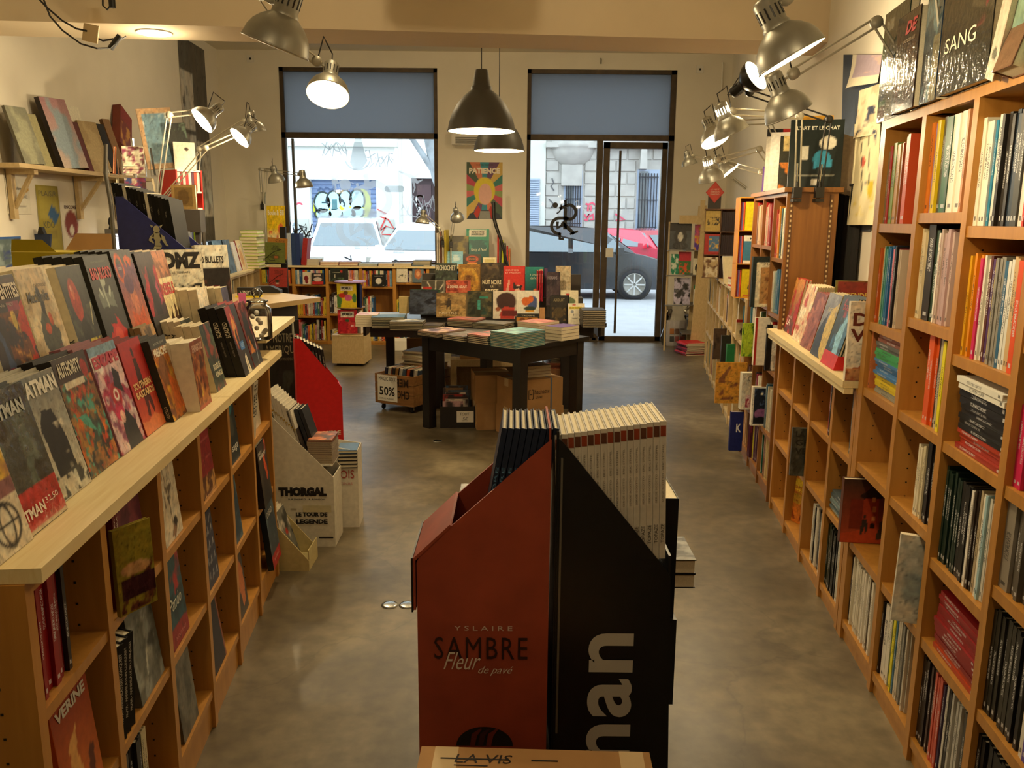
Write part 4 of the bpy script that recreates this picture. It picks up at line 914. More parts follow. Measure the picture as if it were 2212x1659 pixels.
row(FR, 1, [
 dict(y=4.38,w=.22,h=.30,t=.016,n=2,lean=10,x=.02,col='#a8381c',title='red fire album',label='orange and red album with flame-like cover at the window end of plank',art=cart('#c8742c',['#8c1c14','#5a1410','#d89a3a'],3,[('grad','#3a0e0e','#d08a40',0,1.1),('blot','#a8201a',4,.48,71),('blot','#5a0f10',5,.56,72,(0,0,1,.5))]),texts=[('LA',.14,.14,.36,.12,'#f0e8d8',.01),('INCAL',.14,.27,.4,.04,'#f0d8c0')]),
 dict(y=4.08,w=.21,h=.29,t=.011,n=7,lean=13,x=.0,col='#d8c49c',title='cream and red album',label='cream album with dark red spine cloth in a deep stack on plank',art=cart('#d8b48c',['#b03a2a','#e8d8b8'],5)),
 dict(y=3.84,w=.21,h=.27,t=.013,n=4,lean=14,x=-.01,col='#8a4030',title='brown-red album',label='faded brick red album leaning between cream and grey-blue stacks on plank',art=cart('#8a4a3a',['#a8644c','#6a2a20'],6)),
 dict(y=3.575,w=.215,h=.29,t=.011,n=5,lean=14,x=-.02,col='#b8a878',title='grey-blue mountain album',label='album with yellow and dark blue rock silhouettes leaning on plank',art=[('bg','#7a7a80'),('poly','#c8ac5c',[(.35,0),(.55,.75),(1,.9),(1,0)],1),('poly','#26303e',[(0,0),(.0,.35),(.4,.72),(.55,.1),(.8,.0)],1),('blot','#8a8a90',3,.55,9,(0,.6,1,1))],texts=[('ASCENT',.3,.72,.6,.06,'#d8c898')]),
 dict(y=3.33,w=.215,h=.30,t=.012,n=5,lean=15,x=-.03,col='#26302c',title='comet album',label='dark album with a streaking blue shape and red paper band on plank',band=('#c82a2a',.2),art=[('bg','#1c2a2c'),('blot','#3a6a8a',4,.5,21,(.2,.1,1,.8)),('poly','#8ac0dc',[(.5,.1),(.4,.45),(.85,.95),(.75,.4),(.9,.1)],1.5),('blot','#8a2a30',4,.6,23,(.2,.7,.9,1))],texts=[('DOUBLE',.25,.80,.6,.08,'#c8343c')]),
 ], 1.013, 'on right-hand plank', 0)
# thick black albums and the white album that closes the row, shown face on to the room
for q in range(5):
    book('display_album', 'thin dark green and black album, %s in bunch behind the white album on plank' % ORD[q], .20, .009, .27, placeM((.012+rnd.uniform(0,.008), FR.Y(3.11)+.036+q*.0098, 1.014), 0, 0, 0, FR), ['#151a16','#3a5a2a','#1a2018','#4a6a30','#121512'][q], cat='book', group='dark bunch at the tall bookcase end of plank')
book('display_album', 'white album with brown block lettering set against the tall bookcase', .215, .026, .30, placeM((-.045, FR.Y(3.105), 1.014), 0, 0, 0, FR), '#e8dcc4', art=[('bg','#e9dfca'),('rect','#a85a3a',(0,0,1,.16)),('blot','#c89060',8,.5,4,(0,0,1,.16)),('poly','#a85a3a',[(0,.15),(.2,.17),(.3,.24),(.36,.17),(.6,.17),(.66,.22),(.72,.17),(1,.16)],1)],
     texts=[('DE',.06,.70,.46,.16,'#6a2a1c',.03),('VA',.03,.50,.52,.16,'#6a2a1c',.03)], res=(40,56))
# books pulled out across the aisle edge so that their covers face the room
book('display_album', 'album with a red castle tower cover pulled out of the low shelving', .185, .03, .25, placeM((-.045, FR.Y(2.99), .4115), 0, 0, 0, FR), '#5a3428', art=[('bg','#6a2c1c'),('grad','#b04a2c','#4a3024',0,.95),('rect','#7c2c1c',(.15,.22,.42,.70)),('rect','#a83c20',(.40,.22,.72,.76)),('poly','#2c1c18',[(.32,.74),(.56,.90),(.80,.78),(.76,.72),(.4,.70)]),('rect','#e08a50',(.56,.66,.64,.73)),('rect','#e08a50',(.60,.50,.66,.58)),('rect','#e08a50',(.60,.36,.66,.43)),('ell','#26140f',(.62,.26,.05,.07)),('poly','#c04a28',[(0,0),(1,0),(1,.2),(.6,.24),(0,.14)])]+fig('#3a302c',.45,.30,.34)+[('poly','#4a3c30',[(.7,.06),(.78,.35),(.88,.4),(1,.1)],1)], res=(44,58))
book('display_album', 'slate grey album with dark block title pulled out of low shelving', .135, .02, .235, placeM((-.06, FR.Y(3.83), .4115), 0, 0, 0, FR), '#4a4a44', art=cart('#45463e',['#3a3c36','#5a5c50'],31), texts=[('LA',.12,.82,.3,.12,'#1f221f',.03),('GRA',.12,.64,.75,.13,'#1f221f',.03),('VELT',.12,.46,.8,.13,'#1f221f',.03)])
book('display_album', 'orange and yellow album facing out in lowest row of low shelving', .15, .014, .27, placeM((.01, FR.Y(4.20), .0712), -PI/2+.5, .05, 0, FR), '#c8702a', art=[('bg','#d07828'),('ell','#e8c83a',(.55,.66,.36,.22)),('rect','#c89a30',(.2,.38,.9,.6)),('blot','#7a2c14',6,.5,5,(0,.05,1,.45))], texts=[('HOMMES',.3,.66,.5,.07,'#c05a20'),('LIBRES',.3,.57,.5,.07,'#c05a20')])
t = book('soft_magazine', 'large soft white magazine bending out of its shelf, second bay of tall bookcase', .20, .03, .27, placeM((-.055, FR.Y(2.36), .411), -.25, .10, .03, FR), '#cfc8b4', art=[('bg','#cdc7b4'),('ell','#8f9894',(.4,.55,.34,.4),2),('blot','#b8b4a4',2,.5,7)], hard=False)
book('display_album', 'thick white paperback on its side of the shelf behind bent magazine', .19, .02, .27, placeM((.02, FR.Y(2.315), .411), 0, 0, 0, FR), '#9a92a0', hard=False)
book('display_album', 'dark album with pale palm leaf cover facing out, second bay of tall bookcase', .19, .012, .272, placeM((.035, FR.Y(2.57), 1.3115), -PI/2+.62, 0, 0, FR), '#26241e', art=[('bg','#2a2620')]+[('line','#c8c0a4',(.85,.45,.85-.8*math.cos(a),.45+.5*math.sin(a),.025)) for a in [-.9,-.6,-.3,0,.3,.6,.9,1.2,1.5]])
# right top: shrink-wrapped giants standing on the tall bookcase
def big(label, y, w, h, col, art, texts=(), x=.0, t=.03, rz=-PI/2, lean=.0, tilt=0, artm='foil', name='wrapped_album'):
    yy = FR.Y(y)
    o = book(name, label, w, t, h, placeM((x, yy+w/2 if abs(rz+PI/2) < .8 else yy, 1.9556), rz, lean, tilt, FR), col, art, texts, cat='book', artm=M[artm], res=(44, 60)); return o
big('wrapped green and blue album at the window end of tall bookcase top', 3.02, .26, .37, '#1e3a34', [('bg','#22382e'),('blot','#2f6a3a',3,.5,2,(0,.35,.45,.8)),('blot','#1f4a80',3,.46,8,(.1,.2,.8,.75)),('rect','#2f7a3a',(0,.14,1,.19)),('rect','#5a1c20',(0,0,.3,.14)),('rect','#9a9a88',(.1,.82,.4,.92)),('rect','#6b6a56',(.34,.0,1,.42)),('ell','#d8d8b8',(.32,.5,.05,.035))], x=.0)
big('wrapped near-black album with red title on tall bookcase top', 2.80, .21, .30, '#2a1c18', [('bg','#241a18'),('blot','#4a2c24',5,.52,9),('blot','#6a2c24',4,.58,12,(0,.05,1,.4)),('rect','#c87868',(.25,.05,.6,.08))], [('DE',.40,.78,.5,.13,'#c82c24',.04,.3),('INTEGRALE',.35,.70,.5,.03,'#b89a6a')], x=-.028, t=.024)
big('wrapped dark blue album with sky cover beside the SANG album', 2.60, .13, .37, '#22344a', [('bg','#28405a'),('grad','#1c2a40','#5a7a84',.1,1),('blot','#7a98a0',3,.52,14),('blot','#16202c',3,.55,17,(0,0,1,.4)),('rect','#8a8468',(.6,0,1,.5))], x=-.02, t=.05)
big('shrink-wrapped black album titled SANG glaring under lamp on tall bookcase', 2.33, .33, .40, '#26241e', [('bg','#2a2a22'),('poly','#4a4638',[(.6,.5),(.7,1),(1,1),(1,.4)],1),('ring','#8a2a34',(.55,.85,.16,.1,.12)),('blot','#7a2a34',3,.55,25,(.55,.35,.95,.7)),('poly','#8a2c38',[(.55,.84),(.8,.75),(.92,.5),(.85,.45),(.78,.68)])], [('SANG',.10,.27,.62,.10,'#e8e0c4',.0)], x=-.03)
big('album with a white spine strip leaning on tall bookcase top beside SANG', 2.14, .05, .42, '#d8c8b0', [('bg','#dccdb6'),('rect','#c8543a',(0,.9,1,1)),('ell','#6a6a5c',(.5,.14,.3,.035))], [], x=-.035, t=.02, tilt=.32)
big('pale green wrapped album at the near end of tall bookcase top', 1.95, .26, .40, '#7a9a86', [('bg','#86a490'),('blot','#6a8a78',2,.5,33)], x=-.02)
big('transparent acrylic album stand leaning on tall bookcase top', 2.04, .10, .12, '#6a4a38', [('bg','#7a5a44')], x=-.05, t=.05, name='acrylic_stand', lean=.3)
# brown cabinet contents
def CB(b, r, seq, **k):
    lv = [[.08,.37,.75,1.08,1.40],[.08,.37,.77,1.10,1.46],[.08,.37,.77,1.10,1.46]][b]; tp = (lv+[1.765])[r+1]-.024
    spines(FR, 1, FR.Y(YC[b+1])-.011, FR.Y(YC[b])+.011, lv[r], seq, ['bottom row','second row','third row','fourth row','top row'][r]+' of brown cabinet, '+['near','middle','window end'][b]+' bay', noun='book', name='hardback_book', hmax=tp-lv[r]-.003, **k)
CB(0,4,[('#a83a28',.02,.27,2),('#b86a58',.016,.25,3),('#e0901e',.026,.30,1),('#2e4a44',.03,.28,2),('#e2dcc4',.02,.28,2),('#3a6a70',.016,.28,4)])
CB(1,4,[('#c8302a',.024,.27,1),('#c8b09a',.018,.24,3),('#b86a60',.016,.25,5),('#8a2a28',.016,.25,3)])
CB(2,4,[('#b82c24',.022,.27,2),('#8a6a5a',.018,.25,4),('#c8a888',.02,.25,5)])
CB(0,3,[('#d8d2c0',.018,.24,3),('#8aa0a0',.016,.24,4),('#3a6a8a',.016,.25,5)]); CB(1,3,[('#a8b0a0',.018,.25,6),('#3a4a5a',.018,.24,4)]); CB(2,3,[('#c8b088',.02,.25,5),('#5a3a3a',.018,.25,6)])
CB(0,2,[('#2a2a2c',.016,.27,3),('#dcd4c0',.03,.27,2),('#b02a24',.016,.27,2),('#c8a428',.016,.25,3)]); CB(1,2,[('#e6e0d0',.03,.27,2),('#3a4a2a',.02,.27,3),('#8ac03a',.02,.22,2)]); CB(2,2,[('#1f5a6a',.02,.27,4),('#c8c0b0',.02,.27,5)])
CB(0,1,[('#7a8a90',.018,.26,3),('#26506a',.018,.26,3),('#c8c0a8',.018,.26,4)]); CB(1,1,[('#3a2a34',.02,.27,3),('#8a2c44',.02,.27,2),('#d8d0c0',.018,.26,5)]); CB(2,1,[('#5a3a2a',.02,.26,10)])
CB(0,0,[('#e2dccc',.022,.27,2),('#1f5a4a',.016,.25,2),('#7a4a24',.02,.26,4),('#c8b07a',.018,.26,3)]); CB(1,0,[('#5a7a8a',.02,.27,3),('#c8c23a',.018,.26,2),('#5a3c50',.02,.27,4)]); CB(2,0,[('#c8a070',.02,.26,8)])
def pulled(name, label, x, y, z, w, h, t, col, art=None, texts=(), rz=0, **k):
    return book(name, label, w, t, h, placeM((x, y, z), rz, 0, 0, None), col, art, texts, **k)
def onR(y, off=0): p = FR(off, FR.Y(y)); return p.x
pulled('hardback_book','dark volume with cream maps cover standing out of brown cabinet', onR(5.03,-.10), 5.03, 1.1006-.0, .19,.30,.03,'#26302e',[('bg','#26302e'),('rect','#e0d4b4',(.12,.0,1,.90)),('rect','#b88a54',(.26,.06,.9,.80)),('blot','#8a5a34',9,.5,3,(.26,.06,.9,.8))],[('MAPS',.36,.83,.4,.05,'#6a5a40')])
pulled('hardback_book','cream book with red edge standing out of brown cabinet middle', onR(4.98,-.07), 4.98, .7506+.02-.0194, .16,.29,.028,'#e4dac2',[('bg','#e8e0cc'),('rect','#b02c24',(0,0,.08,1)),('ell','#2a2420',(.5,.8,.12,.03)),('ell','#c84a3a',(.7,.68,.05,.03))])
pulled('hardback_book','tall black and white striped book sticking out of brown cabinet', onR(4.80,-.03), 4.80, .7506, .12,.27,.02,'#201e1c',[('bg','#efe8d8'),('rect','#1c1a18',(0,0,.25,1)),('blot','#3a3428',4,.6,5)])
pulled('hardback_book','lime green thin book out of the brown cabinet, beside cream one', onR(5.2,-.11), 5.2, .7706, .07,.21,.012,'#a6c030',[('bg','#a6c030'),('blot','#4a7a28',4,.52,5)])
pulled('picture_book','night sky picture book with white border out of brown cabinet', 1.475, 5.0, .3706, .115,.245,.03,'#e8e2d4',[('bg','#e8e2d4'),('rect','#1c2230',(.08,.04,.94,.96)),('blot','#4a5a78',9,.62,3,(.08,.5,.94,.96)),('ell','#e8e0c8',(.5,.82,.06,.035)),('ell','#8a5a88',(.5,.3,.36,.14)),('ell','#14161c',(.5,.14,.34,.09))])
pulled('picture_book','bright red slim book beside the night sky picture book', 1.60, 4.94, .3706, .012+.03,.30,.02,'#c02420',[('bg','#c02420')])
pulled('picture_book','golden yellow book with brown print jutting from the brown cabinet', 1.400, 5.62, .375, .21,.285,.02,'#c8903a',[('bg','#cf9438'),('poly','#8a5a38',[(.1,.62),(.42,.92),(.5,.9),(.3,.66),(.3,.5),(.1,.5)],1),('blot','#7a4a34',5,.52,8,(.05,.08,.95,.55)),('ell','#8a3a2a',(.08,.9,.03,.02))])
pulled('hardback_book','stack of thick white manual standing before golden yellow book', 1.53, 5.44, .3706, .11,.25,.06,'#d8d4c4',[('bg','#dcd8c8'),('rect','#a8324a',(.25,.05,.8,.4)),('blot','#e8c8c8',6,.5,3,(.25,.05,.8,.4)),('ring','#2a2a28',(.5,.85,.14,.06,.15))])
pulled('hardback_book','navy blue book with a white letter near floor of brown cabinet', 1.475, 5.46, .0806, .085,.27,.03,'#1c2464',[('bg','#1f2a6c')],[('K',.45,.48,.4,.22,'#e8e8e8',.03)])
pulled('hardback_book','thick white spined book with dark plum cover near cabinet floor', 1.565, 5.30, .0806, .08,.285,.05,'#4a1c2c',[('bg','#4a1c2c'),('blot','#8a2a3c',3,.55,2)])
pulled('picture_book','blue-green book with a yellow shape in the cabinet bottom row', 1.55, 4.90, .0806, .06,.27,.03,'#4a6a72',[('bg','#56747c'),('ell','#d8c840',(.5,.62,.35,.13)),('rect','#5a4a6a',(0,0,1,.35))])
pulled('hardback_book','slim white book edging out of cabinet bottom row, nearest shelf end', 1.525, 4.70, .0806, .03,.285,.02,'#e6e0d2')
pulled('hardback_book','yellow reference book with black print facing out of cabinet lower middle', 1.585, 5.12, .42+.03, .055,.26,.02,'#cfa82c',[('bg','#cfa82c'),('blot','#3a5a2a',4,.5,3,(0,0,1,.4))])
# on the brown cabinet top
def topcab(label, y, w, h, t, col, art=None, texts=(), x=.0, rz=-PI/2, lean=.08, name='hardback_book', tilt=0):
    return book(name, label, w, t, h, placeM((x, FR.Y(y), 1.7906), rz, lean, tilt, FR), col, art, texts, cat='book', res=(36, 46))
topcab('black album titled L ART ET LE CHAT with blue figure on brown cabinet top', 4.70, .275, .36, .02, '#1c2422', [('bg','#1b2422'),('ell','#e8e4d4',(.72,.66,.16,.10)),('rect','#d8d4c4',(.2,.42,.36,.60)),('ell','#3a94bc',(.62,.42,.17,.13)),('rect','#3a94bc',(.46,.28,.80,.42)),('rect','#14262c',(.52,.26,.86,.29)),('rect','#d8d4c8',(.44,.04,.62,.12)),('vstripes','#1c2422',0,0)]+[('rect','#8a8a80',(.14,.17+.02*i,.86,.178+.02*i)) for i in range(3)], [('L\u2019ART ET LE CHAT',.12,.85,.8,.055,'#e0dccc',.02)], x=.005, rz=-.12)
topcab('glossy album with orange and green jungle print behind the black album', 4.95, .18, .30, .02, '#3a2a1c', [('bg','#2a2a1c'),('blot','#d8802a',4,.52,4,(0,0,1,.5)),('rect','#c8b478',(.1,.72,.9,1))], x=.0, rz=-.15)
topcab('white board-backed album bleached by lamp on brown cabinet top', 5.15, .20, .34, .03, '#f0eadc', [('bg','#efe9dc')], x=-.02, rz=-.2)
topcab('red and black topped binder standing behind the white album', 5.24, .21, .37, .03, '#e8e0d0', [('bg','#e8e0d0'),('rect','#1c1a1a',(0,.88,.45,1)),('rect','#c02c24',(.45,.88,1,1))], x=-.03, rz=-.2)
topcab('orange and red lettered poster album behind the black album', 4.86, .20, .40, .02, '#d8a048', [('bg','#e0a83c'),('rect','#b83a3a',(.2,.4,.8,.94)),('rect','#e0a83c',(.36,.4,.5,.8))], x=.06, rz=-.15)
topcab('brown book leaning at the wall side of brown cabinet top', 4.72, .20, .30, .03, '#6a5a4a', [('bg','#7a6a58')], x=.20, rz=-.12, tilt=.30)
topcab('purple boxed book lit by lamp at the window end of cabinet top', 5.60, .16, .17, .05, '#6a4a9a', [('bg','#7450a8')], x=.02, rz=-.2)
# ================================================================== LEFT COMICS DISPLAY
T1 = 1.013
row(FL, -1, [
 dict(y=1.30,w=.165,h=.255,t=.02,n=3,x=-.045,lean=13,col='#c8bca4',title='cream and plum comic',label='cream comic with a black round scribble at the near end of front plank',art=[('bg','#d8ccb2'),('rect','#8a5a58',(0,.38,1,.62)),('blot','#d8b040',3,.5,3,(.2,.5,1,.8)),('ring','#2c2a28',(.62,.2,.26,.15,.10)),('ring','#2c2a28',(.62,.2,.12,.15,.16)),('line','#2c2a28',(.36,.2,.88,.2,.014)),('ell','#7a6a60',(.35,.85,.3,.1))]),
 dict(y=1.45,w=.178,h=.275,t=.026,n=3,x=-.050,lean=13.5,col='#3a4040',title='wrapped grey-green comic',label='shrink-wrapped grey-green comic with red price band on front plank',artm=M['foil'],art=[('bg','#3c4442'),('blot','#5a665e',3,.48,5),('blot','#262a28',4,.55,8),('rect','#b82c2c',(0,0,1,.30)),('grad','#c04a3a','#c82c2c',0,0) if False else ('rect','#c8b490',(0,0,1,.03))],texts=[('BATMAN',.05,.80,.80,.10,'#b8bab0',.04),('TMAN',.10,.10,.46,.08,'#ecdcc8',.03),('32,50',.60,.13,.30,.05,'#ecdcc8')]),
 dict(y=1.635,w=.178,h=.27,t=.03,n=3,x=-.072,lean=13.5,col='#aaa698',title='pale grey comic with black shape',label='pale grey comic with tall blank black shape on front plank',art=[('bg','#8c8c84'),('grad','#cfc8b0','#7c7e78',0,.9),('poly','#1c1d1c',[(.28,.18),(.24,.60),(.36,.72),(.62,.70),(.74,.55),(.80,.18)],1),('blot','#3a3a34',9,.52,4,(0,0,1,.20)),('blot','#e0d8c0',3,.6,14,(.5,.2,1,.6))],texts=[('BATMAN',.06,.83,.9,.13,'#e8e4d6',.04)],res=(60,84)),
 dict(y=1.822,w=.182,h=.28,t=.034,n=2,x=-.076,lean=13.6,col='#1d1a18',title='crowded battle comic',label='crowded orange and green battle comic titled AUTHORITY on front plank',art=cart('#7a5a30',['#3a4a44','#c8661c','#2a2622','#4a9a84','#b84420','#a87838'],4,[('rect','#3a2a20',(0,.80,1,1)),('rect','#d8ceb4',(.16,.74,.74,.80)),('ell','#a02c20',(.84,.86,.1,.08)),('blot','#b8702c',4,.42,66,(0,0,1,.18)),('poly','#4a9a86',[(.2,.5),(.9,.16),(.6,.3),(.5,.5)],3)]),texts=[('AUTHORITY',.08,.84,.66,.12,'#d8cfb4',.03)],spine=[('THE AUTHORITY',.92,.3,.4,'#b8b0a0')],res=(66,92)),
 dict(y=2.010,w=.180,h=.278,t=.028,n=3,x=-.074,lean=13.4,col='#8a5a60',title='pink and black comic',label='white, pink and crimson action comic between battle and red comics',art=cart('#d8b8b8',['#a8244a','#e8dcd4','#8a4a6a'],9,[('ell','#a82430',(.48,.52,.19,.12)),('ring','#e8dcd4',(.48,.52,.07,.045,.3)),('poly','#22242c',[(.35,0),(.4,.30),(.62,.36),(.86,.22),(.9,0)],1),('ell','#c82c58',(.42,.36,.16,.09)),('ell','#e8b8a8',(.46,.31,.09,.06)),('poly','#1d1a20',[(.5,.6),(.62,.78),(.78,.7),(.8,.5)],1),('rect','#7a9ab0',(0,.92,1,1))]),texts=[('ESCAPE',.05,.80,.9,.11,'#b8243c',.05)],res=(66,92)),
 dict(y=2.200,w=.170,h=.262,t=.024,n=4,x=-.074,lean=13.5,col='#7a1c18',title='red comic titled Southern Bastards',label='bright red comic titled SOUTHERN BASTARDS with dark standing silhouette',art=[('bg','#b82a20'),('grad','#c85a34','#b02420',0,.5)]+fig('#3a1814',.50,.66,.60)+[('poly','#4a1c18',[(.42,.44),(.36,.18),(.46,.16),(.54,.34),(.64,.16),(.72,.22),(.70,.46)],1),('poly','#d87a4a',[(0,0),(0,.16),(.3,.12),(.6,.18),(1,.10),(1,0)],2)],texts=[('SOUTHERN',.10,.48,.80,.075,'#e0b878',.04),('BASTARDS',.10,.385,.84,.075,'#e0b878',.04)],spine=[('SOUTHERN BASTARDS',.96,.62,.5,'#d8cdb8',.02)],res=(60,84)),
 dict(y=2.372,w=.150,h=.245,t=.022,n=4,x=-.052,lean=13.6,col='#2c2c24',title='orange comic with black top',label='orange comic with white title on dark top band beside white block',art=cart('#c8742a',['#a85a2c','#d8a02a','#7a4a30'],12,[('rect','#34342a',(0,.88,1,1)),('ell','#8a5a3c',(.4,.6,.26,.2),2),('poly','#c8601c',[(.4,.1),(.5,.6),(.8,.4),(.9,.1)],2)]),texts=[('PREACHER',.06,.78,.88,.10,'#ece0c8',.05),('BOOK ONE',.2,.92,.6,.03,'#a8a894')],spine=[('VERTIGO',.2,.15,.4,'#c8b898')],res=(34,48)),
 dict(y=2.505,w=.140,h=.215,t=.056,n=2,x=-.012,lean=6,col='#ddd3bd',title='thick white and black volume',label='thick white volume with black top and red-brown cover on front plank',art=cart('#8a4420',['#6a3018','#b8743a','#4a2418'],15,[('rect','#8a4a30',(0,.84,1,1)),('poly','#d8b040',[(.36,.16),(.42,.38),(.48,.16)],2),('rect','#a84c24',(0,0,1,.06))]),texts=[('SHINGOUZ',.12,.83,.8,.11,'#d8b49c',.03)],res=(34,46)),
 dict(y=2.79,w=.140,h=.235,t=.026,n=3,x=-.030,lean=12,col='#c8bca0',title='dark green cream-lettered comic',label='dark green comic with cream lettering between white block and black spines',art=cart('#2c3a30',['#4a5a3c','#8a3a28','#1e261f'],16,[]),texts=[('ROGUE',.25,.30,.65,.09,'#d8d0b0',.03),('KINGS',.30,.19,.6,.08,'#d8d0b0',.03)]),
 dict(y=3.085,w=.172,h=.270,t=.030,n=3,x=.004,lean=14.5,col='#141211',title='black volume titled Scalped',label='black SCALPED volume with a flaming figure cover, frontmost of its stack',art=[('bg','#1e1c1c'),('poly','#8a1c14',[(0,1),(.12,.4),(.3,.3),(.5,.5),(.6,.7),(.5,1)],3),('poly','#c8802c',[(.20,.40),(.16,.70),(.34,.90),(.48,.78),(.46,.42)],3),('poly','#2a1a16',[(.22,.2),(.26,.6),(.40,.74),(.46,.3)],2),('ell','#c88a5a',(.37,.70,.07,.05)),('poly','#d8ccb0',[(.42,.0),(.46,.24),(.6,.28),(.74,.0)],2),('rect','#2c6aa8',(.36,.34,.74,.46)),('poly','#1c1c1c',[(.52,.05),(.56,.22),(.6,.05)])],texts=[('AGENT',.42,.38,.28,.06,'#a8c8e0')],spine=[('SCALPED',.80,.22,.55,'#dcd4bc',.02),('ARON GUERA',.52,.22,.2,'#8a8478')],res=(60,84)),
 dict(y=3.275,w=.165,h=.262,t=.022,n=4,x=.002,lean=14.5,col='#8a2c28',title='dusky red comic with dark figure',label='dusky red comic with dark hooded shape at the window end of front plank',art=cart('#6a2a28',['#8a3a34','#4a2422'],19,[('poly','#24262a',[(.1,.3),(.2,.72),(.45,.9),(.7,.68),(.8,.2)],2),('rect','#1e2226',(0,0,1,.22)),('poly','#b8702c',[(.1,.22),(.3,.5),(.5,.2)],2),('line','#a8b8c0',(.6,.05,.95,.55,.02))])),
 # small-format run standing behind the front row
 dict(y=2.93,w=.125,h=.235,t=.021,n=4,x=-.125,lean=13,col='#dcd2ba',title='white-spined volume lettered Y',label='grey-covered volume, white spine lettered Y, behind the black volumes',art=cart('#3c403c',['#50544c'],22,[('rect','#a8784a',(.2,0,1,.3))]),spine=[('Y',.82,.07,.8,'#1c1a18',.03)]),
 dict(y=2.63,w=.13,h=.252,t=.02,n=4,x=-.155,lean=14,col='#8a7a58',title='stack of gold-edged books',label='gold-edged cream comic behind the dark green one on front plank',art=cart('#b08a5a',['#5a4a3a'],23)),
 ], T1, 'on front plank', -.07, kind='comic_volume', noun='comic')
